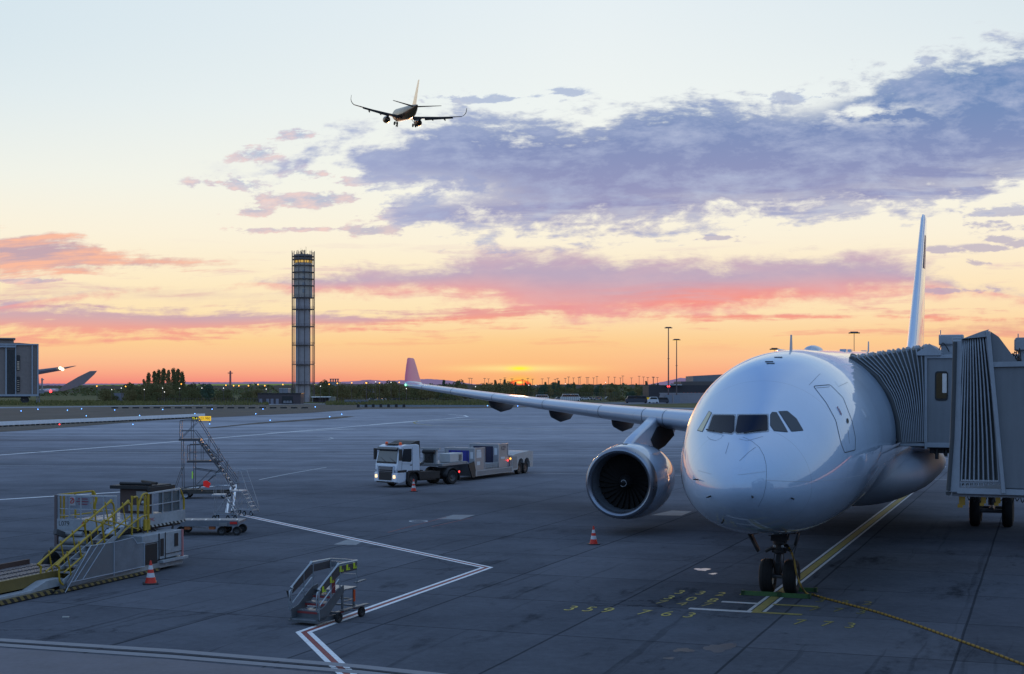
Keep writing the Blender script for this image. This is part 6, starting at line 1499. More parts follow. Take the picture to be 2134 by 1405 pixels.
mb = MB(); mb.ball((8.6, -1.2, 1.10), .045, 8); mb.build('marker_lamp', redlit, TL)
alu = pmat('container_aluminium', (.30, .32, .35), .42, .5, var=.25, scale=2)
def uld(x, y0, h, z, tarp, label, lo):
    w_ = MTL @ Vector((x, 0, 0)); t = thing('cargo_container', label, 'container', tuple(w_), math.radians(65.5))
    mb = MB(); mb.box(0, 1.55, -1.15, y0, z, z+h); body = mb.build('shell', alu, t, bevel=.01)
    mb = MB()
    for yy_ in (-1.15, y0): mb.box(-.03, .03, yy_-.03, yy_+.03, z, z+h); mb.box(1.52, 1.58, yy_-.03, yy_+.03, z, z+h)
    mb.box(-.03, 1.58, -1.18, -1.12, z+h, z+h+.05); mb.box(-.03, 1.58, y0-.03, y0+.03, z+h, z+h+.05); mb.box(-.03, .03, -1.12, y0-.03, z+h, z+h+.05); mb.box(-.03, 1.58, -1.16, y0, z-.06, z-.005); mb.build('edge_frame', pmat('alu_edge', (.42, .44, .47), .4, .5), t)
    mb = MB(); mb.box(-.022, -.004, -.72, y0*.72, z+.08, z+h-.12); tb_ = mb.build('curtain', tarp, t)
    mb = MB()
    for i in range(4): mb.box(-.035, -.024, -.6+i*.42, -.57+i*.42, z+.1, z+h-.14)
    mb.build('strap', dark, tb_)
    mb = MB()
    for (a, b_, c_, d_) in lo: mb.box(a, b_, -1.168, -1.153, c_, d_)
    mb.box(-.02, -.004, -1.05, -.82, z+h*.55, z+h*.85); mb.build('placard', pmat('pale_placard', (.55, .58, .62), .5), t)
    return t
MTL = TL.matrix_world.copy()
uld(3.3, 1.15, 1.52, .62, blue, 'aluminium cargo container with a bright blue curtain, front one on the trailer', ((.25, 1.0, 1.5, 1.9), (.3, .8, 1.0, 1.25), (.3, .9, 1.92, 2.05)))
u2 = uld(7.15, 1.15, 1.62, .66, navy, 'aluminium cargo container with a dark navy curtain, rear one on the trailer', ((.3, 1.0, 1.25, 1.4),))
text_mesh('KZP', 'lettering', navy, u2, basis((.75, -1.175, 2.0), (1, 0, 0), (0, 0, 1)), .42)
t = thing('cargo_pallet', 'low stack of grey boxes under netting between the two containers', 'pallet', tuple(MTL @ Vector((5.3, 0, 0))), math.radians(65.5))
mb = MB(); mb.box(-.35, 1.75, -1.15, 1.1, .60, .68); mb.build('base', alu, t)
for i in range(5):
    for j in range(2):
        mb = MB(); mb.box(-.3+i*.41, .08+i*.41, -1.12+j*1.1, -.06+j*1.1, .69, 1.02+.05*((i*3+j) % 3)); mb.build('box', pmat('grey_box_load', (.26, .28, .31), .6, var=.3), t, bevel=.015)
mb = MB()
for i in range(12): mb.bar((-.33+i*.18, -1.15, .7), (-.33+i*.18, -1.15, 1.08), .015)
for z in (.8, .92, 1.04): mb.bar((-.33, -1.155, z), (1.75, -1.155, z), .015)
mb.build('net', pmat('pale_net', (.4, .42, .44)), t)
# ================================================================== LADDERS AND STEPS
alup = pmat('ladder_aluminium', (.30, .32, .35), .4, .6, var=.2, scale=4)
def rail(mb, pts, r): mb.tube(smooth_pts([Vector(p) for p in pts], 3), r, 6)
g = G(424, 1040); TS = thing('mobile_staircase', 'tall grey tubular maintenance staircase on a wheeled base behind the cargo loader', 'staircase', (g.x, g.y+.6, 0), math.radians(6))
# local x to the right, y away
mb = MB(); fr_ = [(-1.45, -.6), (-1.45, .7), (1.4, .7), (1.4, -.6)]
for a, b_ in zip(fr_, fr_[1:]+fr_[:1]): mb.bar((a[0], a[1], .36), (b_[0], b_[1], .36), .09, .12)
mb.bar((-1.45, 0, .36), (1.4, 0, .36), .08, .1); mb.bar((-.4, -.6, .36), (-.4, .7, .36), .08); mb.box(-1.3, -.2, -.5, .6, .40, .52); mb.build('base_frame', pmat('stair_base_dark', (.05, .045, .04), .6, var=.4), TS)
for x, y in ((-1.75, -.3), (-1.05, -.6), (-1.0, .7), (1.1, -.55), (1.2, .7)): wheel(TS, x, y, .22, .1, hubm=alup)
def ladder_set(T, m, r=.022):
    mb = MB()
    for y in (-.45, .45):
        mb.tube([(-1.25, y, .4), (-1.30, y, 3.3)], r, 6); mb.tube([(-.62, y, .4), (-.62, y, 3.3)], r, 6)
        mb.tube([(-1.75, y, .45), (-1.25, y, 1.9)], r*.8, 5); mb.tube([(-1.6, y, .55), (-.1, y, .75), (.9, y, 1.75)], r*.9, 5); mb.tube([(-.62, y, .4), (.9, y, 1.6), (1.0, y, 1.7)], r, 5)
    mb.tube([(-.85, -.45, .42), (.3, .45, 1.6)], r, 5); mb.tube([(-.62, -.45, 1.7), (.6, -.45, 1.5)], r, 5); mb.tube([(-.62, .45, 1.7), (.6, .45, 1.5)], r, 5)
    mb.build('support_frame', m, T)
    mb = MB(); mb.box(-1.45, -.25, -.5, .5, 3.28, 3.40); mb.build('upper_platform', pmat('grating_dark', (.08, .08, .09), .6, .3), T)
    mb = MB(); mb.box(-.95, .25, -.5, .5, 2.10, 2.16); mb.box(-1.0, .9, -.52, -.46, 2.05, 2.12); mb.box(-1.0, .9, .46, .52, 2.05, 2.12); mb.build('lower_platform', pmat('grating_dark', (.08, .08, .09), .6, .3), T)
    mb = MB()
    for y in (-.48, .48):
        mb.bar((-.35, y, 3.3), (1.62, y, .55), .035, .09)
    mb.build('stringer', m, T)
    for i in range(12):
        t_ = (i+.5)/12; x = -.35+1.97*t_; z = 3.3-2.75*t_; mb = MB(); mb.box(x-.08, x+.10, -.46, .46, z, z+.03); mb.build('step', pmat('pale_tread', (.42, .45, .5), .4, .5), T)
    for y in (-.5, .5):
        mb = MB(); rail(mb, [(-1.38, y, 3.35), (-1.38, y, 4.3), (-1.25, y, 4.45), (-.45, y, 4.45), (-.3, y, 4.35), (1.0, y, 2.2), (1.75, y, 1.1), (1.8, y, .7)], r)
        mb.tube([(-1.38, y, 3.85), (-.6, y, 3.85), (1.7, y, .85)], r*.7, 5); mb.tube([(-.75, y, 3.35), (-.75, y, 4.45)], r*.8, 5)
        for t_ in (.25, .5, .75): x = -.35+1.97*t_; z = 3.3-2.75*t_; mb.tube([(x, y, z), (x+.08, y, z+.9)], r*.8, 5)
        mb.tube([(-1.35, y, 3.45), (-.5, y, 4.3)], r*.7, 5)
        mb.build('handrail', m, T)
        mb = MB(); rail(mb, [(-.95, y*1.05, 2.1), (-.95, y*1.05, 2.95), (-.85, y*1.05, 3.05), (-.1, y*1.05, 3.05), (.05, y*1.05, 2.95), (.9, y*1.05, 2.1)], r); mb.tube([(-.95, y*1.05, 2.6), (.35, y*1.05, 2.6)], r*.7, 5); mb.tube([(-.2, y*1.05, 2.1), (-.2, y*1.05, 3.05)], r*.7, 5); mb.build('guard_rail', m, T)
ladder_set(TS, pmat('stair_tube_grey', (.11, .115, .125), .5, .5))
mb = MB(); mb.box(-.72, -.66, -.52, -.47, 1.15, 1.55); mb.build('reflective_band', pmat('lime_band', (.25, .55, .05), .5, emit=(.3, .7, .05), estr=.15), TS)
mb = MB(); mb.prism(rnd_poly([(-.07, .72), (.24, .62), (.34, .88), (.10, 1.05), (-.08, 1.0)], .15), -.62, -.50, 'xz'); mb.build('red_cover', pmat('bright_red_cover', (.75, .02, .015), .5, emit=(1, .03, .02), estr=.10), TS)
# two small step stands
def small_steps(px, py, label, rotz, mirror=1):
    g = G(px, py); T = thing('step_stand', label, 'step stand', tuple(g), rotz); r = .02
    mb = MB()
    for y in (-.35, .35):
        mb.tube([(-.62, y, .15), (-.55, y, 1.2)], r, 6); mb.tube([(.15, y, .3), (.10, y, 1.2)], r*.8, 6); mb.tube([(-.6, y, .3), (.95, y, .3)], r, 6); mb.tube([(-.55, y, .32), (.1, y, .95)], r*.8, 5)
    for x in (-.6, .95): mb.tube([(x, -.35, .3), (x, .35, .3)], r, 6)
    mb.build('frame', alup, T)
    mb = MB(); mb.box(-.75, .15, -.40, .40, 1.18, 1.24); mb.build('platform', pmat('pale_tread', (.42, .45, .5), .4, .5), T)
    for i in range(5):
        x = .22+i*.17; z = 1.02-i*.19; mb = MB(); mb.box(x-.08, x+.1, -.36, .36, z, z+.03); mb.build('step', pmat('pale_tread', (.42, .45, .5), .4, .5), T)
    for y in (-.40, .40):
        mb = MB(); mb.bar((.12, y*.95, 1.2), (1.05, y*.95, .15), .03, .07); rail(mb, [(-.60, y, 1.2), (-.60, y, 2.05), (-.50, y, 2.2), (.02, y, 2.2), (.12, y, 2.1), (.62, y, 1.2), (.95, y, .55), (1.0, y, .3)], r); mb.tube([(-.6, y, 1.65), (.35, y, 1.65)], r*.8, 5); mb.tube([(-.1, y, 1.2), (-.1, y, 2.2)], r*.7, 5); mb.build('handrail', alup, T)
    for x, y in ((-.6, -.35), (-.5, .4), (.35, -.38), (.85, -.3)): wheel(T, x, y, .13, .06, hubm=alup)
    T.scale = (.68, .9, 1); return T
small_steps(466, 1084, 'small aluminium step stand nearest the loader, left one of the pair', math.radians(4)); small_steps(506, 1074, 'small aluminium step stand facing right, right one of the pair by the white line', math.radians(-14))
# flat dolly
g0 = G(382, 1113); g1 = G(500, 1115); DL = thing('flat_dolly', 'low grey flat cargo dolly with roller holes and orange axle blocks', 'dolly', ((g0.x+g1.x)/2-.1, (g0.y+g1.y)/2+.25, 0), math.radians(-1)); hl = (g1-g0).length/2+.1
mb = MB(); mb.box(-hl-.1, hl, -.75, .85, .50, .60); mb.box(-hl-.1, hl, -.80, -.75, .40, .66); dd_ = mb.build('deck', pmat('dolly_grey', (.16, .175, .20), .5, .3, var=.25), DL)
mb = MB()
for i in range(9):
    for j in range(3):
        x = -hl+.3+i*(2*hl-.5)/8; y = -.5+j*.45; mb.add([(x+math.cos(a*PI/3)*.05, y+math.sin(a*PI/3)*.05, .604) for a in range(6)], [tuple(range(6))])
for x in (-.75, -.15, .45, 1.2): mb.add([(x, -.55, .605), (x+.06, -.55, .605), (x-.1, .5, .605), (x-.16, .5, .605)], [(0, 1, 2, 3)])
merge(dd_, mb, pmat('roller_pale', (.5, .53, .56), .4, .4))
for x in (-hl+.25, hl-.75, hl-.1):
    for y in (-.6, .6): wheel(DL, x, y, .19, .12)
mb = MB()
for x in (-hl+.55, hl-1.15): mb.box(x-.12, x+.12, -.74, -.5, .26, .46)
mb.build('axle_block', pmat('orange_block', (.35, .10, .03), .6), DL)
mb = MB(); mb.bar((-hl+.6, -.7, .40), (.0, -.7, .30), .04); mb.bar((0, -.7, .30), (hl-1.1, -.7, .40), .04); mb.box(.55, .9, -.83, -.80, .42, .56); mb.build('truss', greymet, DL)
mb = MB(); mb.box(hl-.35, hl-.05, -.84, -.80, .50, .60); mb.build('reflector', red, DL)
# wheeled passenger steps in the foreground
PS = thing('wheeled_steps', 'short aluminium wheeled steps with yellow stickers standing on the white boundary line', 'steps', tuple(G(637, 1303)), math.radians(63)); PS.scale = (.86, .88, .80)
# local x up the stairs and away, y to the left; near right edge is y=-.42
al2 = pmat('step_aluminium', (.20, .225, .25), .38, .6, var=.25, scale=5); al3 = pmat('dull_alu_panel', (.12, .135, .15), .45, .4, var=.25, scale=5)
mb = MB(); mb.box(-.10, .22, -.50, .50, .16, .20); mb.build('foot_platform', al2, PS, bevel=.008)
mb = MB(); mb.box(-.12, -.08, -.56, .56, .10, .17)
for y in (-.47, .47): mb.box(-.1, .9, y-.03, y+.03, .10, .26)
mb.box(.2, .24, -.45, .45, .2, .42); mb.build('foot_frame', al3, PS)
for i in range(3):
    x = .30+i*.42; z = .42+i*.20; mb = MB(); mb.box(x-.10, x+.28, -.44, .44, z, z+.035); st = mb.build('step', al2, PS)
    mb = MB()
    for a in range(4):
        for b_ in range(9): mb.add([(x-.06+a*.09, -.40+b_*.095, z+.038), (x-.02+a*.09, -.40+b_*.095, z+.038), (x-.02+a*.09, -.35+b_*.095, z+.038), (x-.06+a*.09, -.35+b_*.095, z+.038)], [(0, 1, 2, 3)])
    merge(st, mb, pmat('bright_tread', (.65, .68, .7), .35, .4))
    mb = MB(); mb.box(x-.11, x-.09, -.44, .44, z-.07, z+.0); mb.build('red_nosing', pmat('dull_red_strip', (.25, .04, .04), .6), st)
for y in (-.48, .48):
    mb = MB(); mb.prism([(-.06, .18), (-.06, .52), (.26, .60), (1.0, 1.10), (1.35, 1.18), (1.35, .95), (.55, .34), (.3, .18)], y-.02, y+.02, 'xz'); mb.build('side_panel', al3, PS)
mb = MB(); mb.box(1.15, 2.15, -.48, .48, .98, 1.03); mb.build('platform', al2, PS)
mb = MB(); 
for s in (-1, 1): mb.tube([(1.35, s*.9, .36), (1.3, s*.48, .38)], .03, 6)
mb.box(.75, 2.35, -.62, -.50, .30, .36); mb.box(.75, 2.35, .50, .62, .30, .36); mb.bar((.8, -.6, .33), (.8, .6, .33), .06); mb.bar((2.3, -.6, .33), (2.3, .6, .33), .06); mb.build('base_frame', al2, PS)
for y in (-.56, .56):
    wheel(PS, .85, y*1.12, .17, .10, hubm=dark); wheel(PS, 2.15, y*1.12, .17, .10, hubm=dark)
mb = MB()
for x, y in ((1.95, -.47), (1.95, .47), (1.3, -.47), (1.3, .47)): mb.bar((x, y, .33), (x, y, 1.0), .06)
mb.bar((1.95, -.47, .62), (1.95, .47, .62), .04); mb.bar((1.3, -.47, .62), (1.95, -.47, .62), .04); mb.build('support_leg', al2, PS)
mb = MB(); mb.box(1.915, 1.985, -.51, -.47, .55, .95); mb.build('red_strip', pmat('orange_red_strip', (.6, .08, .02), .5), PS)
for s in (-1, 1):
    y = s*.50; mb = MB(); rail(mb, [(-.02, y, .2), (-.02, y, 1.10), (.05, y, 1.18)], .026)
    rail(mb, [(-.02, y, 1.20), (.02, y, 1.27), (.95, y, 1.88), (1.1, y, 1.93), (1.9, y, 1.93), (2.1, y, 1.93)], .030)
    mb.tube([(.0, y, .68), (1.05, y, 1.42)], .022, 6); mb.tube([(.62, y, .85), (.62, y, 1.66)], .024, 6); mb.tube([(1.12, y, 1.1), (1.12, y, 1.92)], .026, 6); mb.tube([(2.08, y, 1.0), (2.08, y, 1.93)], .03, 6)
    rail(mb, [(-.03, y, 1.15), (-.13, y, 1.08), (-.14, y, .55), (-.05, y, .48)], .02)
    hr = mb.build('handrail', pmat('bright_rail', (.34, .38, .42), .3, .6), PS)
    mb = MB(); mb.prism([(.02, 1.02), (.02, 1.22), (.95, 1.84), (2.05, 1.88), (2.05, 1.62), (1.15, 1.60)], y-.012, y+.012, 'xz'); pn = mb.build('rail_panel', pmat('brown_grey_panel', (.07, .06, .06), .5, var=.3), hr)
    if s < 0:
        mb = MB()
        for x, z in ((.12, 1.10), (.55, 1.36), (1.08, 1.66), (1.45, 1.67), (1.85, 1.68)): mb.box(x, x+.10, y-.022, y-.014, z, z+.20); mb.box(x+.1, x+.22, y-.022, y-.014, z, z+.025); mb.box(x+.13, x+.15, y-.022, y-.014, z+.02, z+.08); mb.box(x+.18, x+.20, y-.022, y-.014, z+.02, z+.08)
        mb.build('yellow_sticker', pmat('lime_yellow_sticker', (.50, .58, .03), .5), pn)
        mb = MB(); mb.box(.62, .84, y-.02, y-.013, 1.0, 1.45); mb.build('red_panel', pmat('dark_red_panel', (.16, .02, .025), .6), pn)
mb = MB(); mb.bar((2.1, -.5, 1.93), (2.1, .5, 1.93), .05); mb.box(2.08, 2.11, -.46, .46, 1.66, 1.86); mb.bar((2.1, -.5, 1.45), (2.1, .5, 1.45), .03); mb.build('end_rail', pmat('bright_rail', (.34, .38, .42), .3, .6), PS)
mb = MB(); mb.bar((-.12, .60, 1.12), (-.05, .54, .78), .05); mb.build('lever', dark, PS)
mb = MB(); mb.bar((2.0, -.5, 1.18), (2.55, -.5, 1.22), .12, .03); mb.bar((.9, -.7, .40), (2.5, -.62, .40), .16, .03); mb.build('side_shelf', al3, PS)
mb = MB(); 
for x in (.95, 1.6): mb.box(x, x+.18, -.64, -.62, .30, .36)
mb.build('red_reflector', pmat('dull_red_strip', (.25, .04, .04), .6), PS)
# ================================================================== CARGO LOADER
LD = thing('cargo_loader', 'large white cargo loader with yellow stair rails, grey side panels and raised roller platform', 'cargo loader', (-13.76, 43.6, 0), math.radians(72))
lw_ = pmat('loader_white', (.30, .33, .36), .5, var=.4, scale=1.5); lwd = pmat('loader_dirty_white', (.28, .29, .30), .6, var=.35, scale=2); ldk = pmat('loader_dark', (.018, .018, .02), .6, var=.3)
haz = bpy.data.materials.new('hazard_stripes'); haz.use_nodes = True; nt = haz.node_tree; b = nt.nodes['Principled BSDF']; tc = nt.nodes.new('ShaderNodeTexCoord'); v = E(nt, tc.outputs['Object']); x, y, z = sep(nt, v)
f = ((x+z+y)*3.2).frac().gt(.5); cc = mix(nt, f, (.02, .02, .02, 1), (.20, .15, .05, 1)); nt.links.new(cc.s, b.inputs['Base Color']); b.inputs['Roughness'].default_value = .7
hazw = bpy.data.materials.new('black_white_stripes'); hazw.use_nodes = True; nt = hazw.node_tree; b = nt.nodes['Principled BSDF']; tc = nt.nodes.new('ShaderNodeTexCoord'); v = E(nt, tc.outputs['Object']); x, y, z = sep(nt, v)
f = ((x+z+y)*4.0).frac().gt(.5); cc = mix(nt, f, (.02, .02, .02, 1), (.4, .4, .38, 1)); nt.links.new(cc.s, b.inputs['Base Color']); b.inputs['Roughness'].default_value = .7
mb = MB(); mb.box(.2, 7.0, .05, .28, .10, .34); mb.box(.2, 7.9, 2.7, 2.95, .10, .34); mb.box(3.9, 7.0, .3, 2.7, .2, .55); mb.build('chassis', lwd, LD)
mb = MB(); mb.box(-.4, 5.4, -.05, .04, .04, .13); mb.build('hazard_bumper', haz, LD)
# low bridge platform running out of frame
mb = MB(); mb.box(-6, 2.4, .75, 3.0, .34, .50); lp_ = mb.build('low_platform', pmat('brown_roller_deck', (.055, .04, .035), .6, var=.4, scale=2), LD)
mb = MB()
for i in range(46):
    x = -5.9+i*.18
    for y in (1.0, 1.6, 2.2, 2.7): mb.box(x, x+.07, y-.2, y+.16, .505, .53)
merge(lp_, mb, pmat('worn_roller', (.20, .18, .20), .4, .5, var=.5, scale=4))
mb = MB(); mb.box(-6, 1.4, .62, .74, .26, .60); mb.build('yellow_side_beam', pmat('dirty_yellow_beam', (.15, .11, .03), .6, var=.4, scale=3), LD)
mb = MB(); mb.box(-6, 2.4, 3.0, 3.08, .30, .66); mb.build('far_side_beam', pmat('brown_beam', (.10, .06, .05), .7, var=.3), LD)
mb = MB(); mb.prism([(-6, .22), (-1.2, .22), (-.5, .42), (.3, .42), (.6, .2), (-6, .05)], .25, .60, 'xz'); mb.build('front_apron_plate', lw_, LD); mb = MB(); mb.box(-6, -.3, .10, .24, .03, .16); mb.build('hazard_bumper', haz, LD)
# stairs
for i in range(9):
    x = .35+i*.38; z = .35+i*.165; mb = MB(); mb.box(x-.13, x+.15, .10, .66, z, z+.03); mb.build('step', pmat('stair_tread', (.3, .31, .33), .5, .4), LD)
mb = MB(); mb.bar((.1, .08, .30), (3.7, .08, 1.75), .03, .16); mb.bar((.1, .68, .30), (3.7, .68, 1.75), .03, .16); mb.build('stringer', lw_, LD)
yel2 = pmat('loader_yellow', (.40, .27, .02), .5, var=.2)
for y in (.04, .70):
    mb = MB(); rail(mb, [(.05, y, .25), (-.12, y, .40), (-.14, y, .80), (.0, y, 1.02), (3.3, y, 2.42), (3.55, y, 2.50), (3.75, y, 2.36), (3.8, y, 1.75)], .032)
    mb.tube([(.1, y, .62), (3.7, y, 2.05)], .026, 6)
    for i in range(6): x = .35+i*.6; mb.tube([(x+.12, y, x*.42+.32), (x-.1, y, x*.425+1.1)], .024, 6)
    mb.build('stair_handrail', yel2, LD)
mb = MB()
for y in (.04, .70): rail(mb, [(2.2, y-.04, 1.35), (2.1, y-.04, 1.95), (2.35, y-.04, 2.02), (4.2, y-.04, 1.55)], .022)
rail(mb, [(2.9, -.02, 1.4), (3.6, -.02, 1.75), (4.6, -.02, 2.0), (4.65, -.02, 1.4)], .026); mb.build('cross_rail', yel2, LD)
mb = MB(); mb.prism([(.12, .16), (.12, .30), (1.35, 1.30), (2.60, 1.28), (2.60, .24)], -.06, -.03, 'xz'); mb.build('side_panel', mesh_panel, LD)
mb = MB(); mb.prism([(2.62, .24), (2.62, 1.28), (3.72, 1.32), (3.95, 1.10), (4.38, 1.08), (4.38, .30)], -.06, -.03, 'xz'); mb.build('side_panel', pmat('pale_side_panel', (.18, .21, .245), .45, .2, var=.35), LD)
mb = MB()
for a, b_ in (((.0, .02), (1.35, 1.32)), ((1.35, 1.32), (2.6, 1.30)), ((2.61, .2), (2.61, 1.32)), ((2.61, 1.30), (3.72, 1.34)), ((3.72, 1.34), (3.95, 1.12)), ((3.95, 1.12), (4.39, 1.10)), ((4.39, 1.10), (4.39, .3)), ((.3, .30), (4.39, .30)), ((.9, .3), (2.1, 1.28)), ((.45, .28), (1.7, 1.30))): mb.bar((a[0], -.07, a[1]), (b_[0], -.07, b_[1]), .018)
mb.build('panel_edge', pmat('pale_edge', (.48, .54, .62), .4, .2), LD)
# underneath: scissor arms, wheels, tanks
mb = MB()
for y in (1.2, 2.6): mb.bar((3.2, y, .35), (6.6, y, 1.5), .12, .18); mb.bar((3.2, y, 1.5), (6.8, y, .35), .12, .18)
mb.tube([(3.4, 1.0, .9), (3.4, 2.9, .9)], .08, 8); mb.build('scissor_lift', pmat('lift_grey', (.08, .08, .085), .6, var=.4), LD)
for y in (.95, 2.75): wheel(LD, 3.2, y, .42, .25); wheel(LD, 6.4, y, .42, .25)
mb = MB(); mb.box(3.75, 4.0, 1.0, 2.9, .15, .62); mb.box(3.7, 3.95, .9, 3.0, .70, .80); mb.tube([(3.8, 1.8, 1.15), (3.8, 2.8, 1.15)], .14, 10); mb.tube([(3.75, 1.9, 1.38), (3.75, 2.7, 1.38)], .09, 8); mb.box(3.7, 4.1, 1.2, 2.9, .85, 1.0); mb.box(3.86, 3.98, 2.2, 2.9, .15, 1.5); mb.build('front_machinery', lwd, LD, bevel=.01)
mb = MB(); mb.box(4.45, 6.95, .05, 1.6, .40, 1.30); pc = mb.build('engine_cabinet', lw_, LD, bevel=.02)
mb = MB(); mb.box(4.55, 5.35, .035, .048, .30, .98); mb.build('cabinet_opening', ldk, pc); mb = MB(); mb.box(5.55, 5.75, .03, .048, .5, 1.1); mb.build('cabinet_slot', ldk, pc); mb = MB(); mb.box(6.45, 6.68, .03, .048, .75, 1.2); mb.build('cabinet_slot', ldk, pc)
mb = MB(); mb.bar((5.45, .03, .4), (5.45, .03, 1.3), .03); mb.bar((5.85, .03, .4), (5.85, .03, 1.3), .02); mb.bar((4.5, .03, 1.02), (5.4, .03, 1.02), .02); mb.bar((5.9, .03, .55), (6.9, .03, .55), .02); mb.build('cabinet_seam', dark, pc); mb = MB(); mb.box(5.5, 7.15, -.1, .3, .28, .36); mb.build('side_step', lw_, LD)
mb = MB(); mb.box(6.92, 6.98, .0, .1, .3, 1.3); mb.build('striped_post', pmat('red_white_post', (.5, .2, .2)), LD)
# raised platform
mb = MB(); mb.box(3.9, 8.2, .72, 3.0, 1.52, 1.74); mb.box(3.86, 3.9, .70, 3.02, 1.50, 1.86); mb.box(5.3, 8.2, .66, .72, 1.50, 1.88); pl_ = mb.build('platform', lw_, LD)
mb = MB(); mb.box(5.3, 8.2, .655, .66, 1.44, 1.52); mb.build('striped_edge', hazw, LD); mb = MB(); mb.box(4.1, 8.1, .8, 2.9, 1.35, 1.5); mb.build('platform_underframe', ldk, LD)
mb = MB()
for i in range(19):
    x = 4.05+i*.21
    for y in (1.05, 1.6, 2.15, 2.6): mb.box(x, x+.09, y-.24, y+.2, 1.75, 1.79)
merge(pl_, mb, pmat('bright_roller', (.48, .5, .54), .3, .5, var=.4))
text_mesh('L079', 'lettering', blk, LD, basis((3.855, 2.72, 1.70), (0, -1, 0), (0, 0, 1)), .22); 
mb = MB(); mb.lathe([(0, .001), (0, .075)], o=(3.852, 1.95, 1.70), axis=(-1, 0, 0), n=20); mb.build('red_disc', red, LD)
text_mesh('FMC', 'lettering', pmat('red_letter', (.35, .03, .03)), LD, basis((6.0, .652, 1.70), (1, 0, 0), (0, 0, 1)), .17)
for y in (.74, 1.2, 1.65, 2.1, 2.55, 2.98):
    mb = MB(); mb.bar((3.92, y, 1.8), (3.92, y, 2.66), .035 if y not in (.74, 2.98) else .07); mb.build('rail_post', pmat('pale_rail', (.30, .34, .38), .4, .2), LD)
mb = MB(); mb.bar((3.92, .7, 2.66), (3.92, 3.02, 2.66), .06, .05); mb.bar((3.92, .7, 2.2), (3.92, 3.02, 2.2), .02); mb.bar((3.92, .7, 1.98), (3.92, 3.02, 1.98), .015); mb.build('front_rail', pmat('pale_rail_top', (.42, .46, .5), .4, .2), LD)
mb = MB(); mb.bar((3.9, 3.05, .1), (3.9, 3.05, 2.66), .10); mb.build('corner_mast', pmat('brown_mast', (.13, .10, .10), .6), LD)
mb = MB(); mb.bar((3.92, 3.0, 2.66), (5.9, 3.0, 2.66), .05); mb.bar((4.6, 3.0, 2.24), (5.9, 3.0, 2.24), .035)
for x in (4.05, 4.25, 4.9, 5.9): mb.bar((x, 3.0, 1.8), (x, 3.0, 2.66), .05)
mb.bar((4.0, 3.0, 1.9), (8.0, 3.0, 1.9), .04); rail(mb, [(5.9, 2.98, 2.66), (5.98, 2.9, 2.4), (5.94, 2.95, 2.1), (6.0, 2.9, 1.85)], .05); mb.build('far_rail', yel2, LD)
mb = MB(); mb.box(4.3, 4.33, 2.0, 2.9, 2.15, 2.62); sg = mb.build('notice_board', pmat('notice_board_grey', (.24, .27, .32), .5), LD)
mb = MB(); mb.box(4.285, 4.298, 2.58, 2.84, 2.28, 2.58); mb.build('symbol_plate', pmat('notice_white', (.5, .52, .56)), sg)
mb = MB(); mb.tube([(4.275, 2.71+math.cos(i*PI/10)*.09, 2.45+math.sin(i*PI/10)*.09) for i in range(21)], .014, 5, cap=False); mb.bar((4.275, 2.64, 2.52), (4.275, 2.78, 2.38), .02); mb.build('prohibition_ring', red, sg)
for i, w_ in enumerate((.42, .48, .40)):
    mb = MB(); mb.box(4.285, 4.298, 2.05+(.5-w_)/2, 2.05+w_, 2.50-i*.09, 2.53-i*.09); mb.build('text_line', pmat('notice_red_text', (.25, .05, .08)), sg)
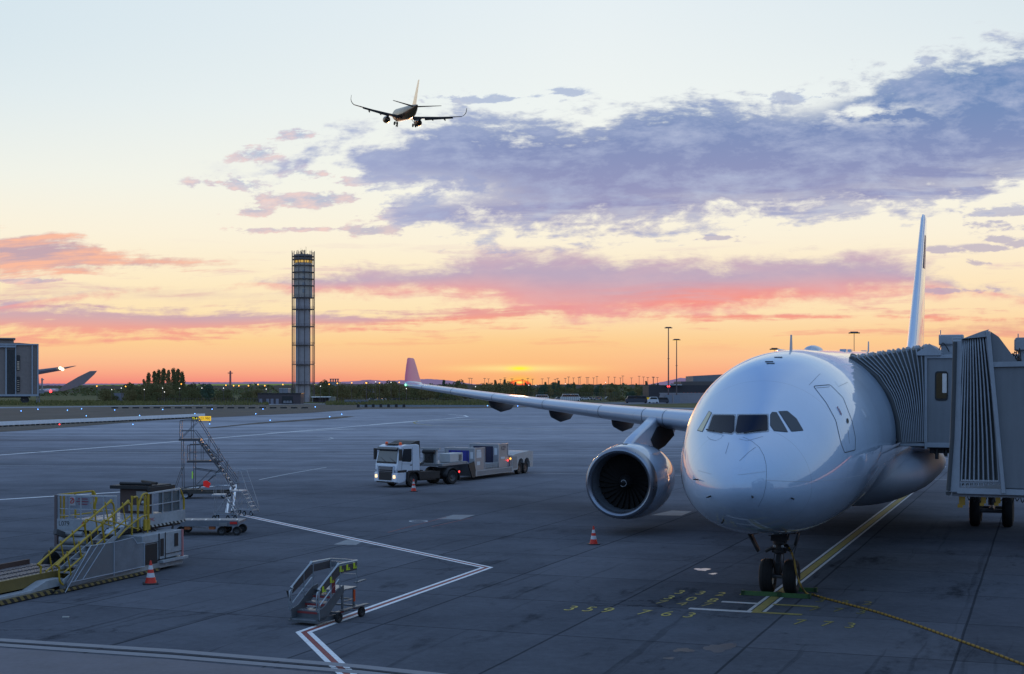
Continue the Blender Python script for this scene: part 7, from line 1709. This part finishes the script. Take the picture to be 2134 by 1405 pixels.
# near rail of the platform, right part, and the yellow gate posts
mb = MB(); mb.bar((5.55, .70, 2.62), (7.9, .70, 2.66), .05); mb.bar((5.55, .70, 2.2), (7.9, .70, 2.22), .03); mb.build('near_rail', pmat('pale_rail_top', (.42, .46, .5), .4, .2), LD)
for x in (6.1, 6.75, 7.35, 7.88):
    mb = MB(); mb.bar((x, .70, 1.5), (x, .70, 2.64), .035); mb.build('rail_post', pmat('pale_rail', (.30, .34, .38), .4, .2), LD)
mb = MB(); rail(mb, [(4.7, .62, 1.3), (4.7, .62, 2.5), (4.8, .62, 2.56), (5.0, .62, 2.56), (5.05, .62, 2.3), (5.05, .62, 1.4)], .035); rail(mb, [(5.15, .66, 1.5), (5.15, .66, 2.2), (5.4, .66, 2.6), (5.7, .66, 2.64)], .035)
mb.bar((5.55, .66, 1.6), (5.55, .66, 2.60), .055); mb.bar((5.75, .66, 1.5), (5.75, .66, 2.62), .075); mb.box(5.45, 5.8, .60, .66, 1.38, 1.75); rail(mb, [(7.9, .7, 2.64), (8.15, .72, 2.35), (8.2, .72, 2.2), (8.2, .72, 1.6)], .04); mb.build('gate_rail', yel2, LD)
mb = MB(); mb.box(6.6, 8.0, .74, .77, 1.9, 2.6); mb.build('clear_screen', pmat('dull_clear_screen', (.10, .12, .13), .3), LD)
# operator console at the back of the platform
mb = MB(); mb.box(6.8, 8.3, 1.3, 2.9, 2.68, 2.80); mb.box(6.7, 8.4, 1.2, 1.3, 2.60, 2.76); mb.tube([(7, 1.3, 2.86), (7, 2.6, 2.86)], .06, 8); mb.tube([(7.5, 1.4, 2.86), (8.1, 2.4, 2.88)], .05, 8); oc = mb.build('operator_cab_roof', ldk, LD, bevel=.01)
mb = MB(); mb.box(7.0, 7.4, 1.5, 2.6, 1.8, 2.66); mb.build('operator_cab', pmat('brown_cab', (.07, .045, .04), .6, var=.3), LD)
mb = MB(); mb.box(6.95, 7.0, 1.5, 1.9, 2.35, 2.6); mb.ball((6.95, 1.6, 2.2), .09, 8); mb.box(6.92, 7, 1.5, 2.2, 1.9, 2.1); mb.build('control_panel', greymet, LD)
mb = MB(); mb.tube(smooth_pts([Vector((6.0, .6, 1.4)), Vector((6.3, .55, 1.15)), Vector((7.0, .55, 1.15)), Vector((7.3, .6, 1.45))], 6), .045, 6); mb.tube(smooth_pts([Vector((5.2, .6, 1.5)), Vector((5.4, .5, 1.2)), Vector((5.9, .55, 1.35))], 6), .02, 5); mb.build('hydraulic_hose', dark, LD)
mb = MB()
for i in range(7): x = 3.0+i*.14; mb.add([(x, .3, 1.45+.03*i), (x+.16, .3, 1.62+.03*i), (x+.05, .5, 1.66+.03*i), (x-.1, .5, 1.50+.03*i)], [(0, 1, 2, 3)])
mb.build('flap_plate', pmat('bright_flap', (.45, .5, .56), .4, .3), LD)
# litter
t = thing('litter', 'small pale scrap lying alone on the apron below the loader', 'litter', tuple(G(137, 1287))); mb = MB(); mb.box(-.09, .09, -.03, .03, 0, .03); mb.build('scrap', pmat('scrap', (.4, .4, .38)), t)
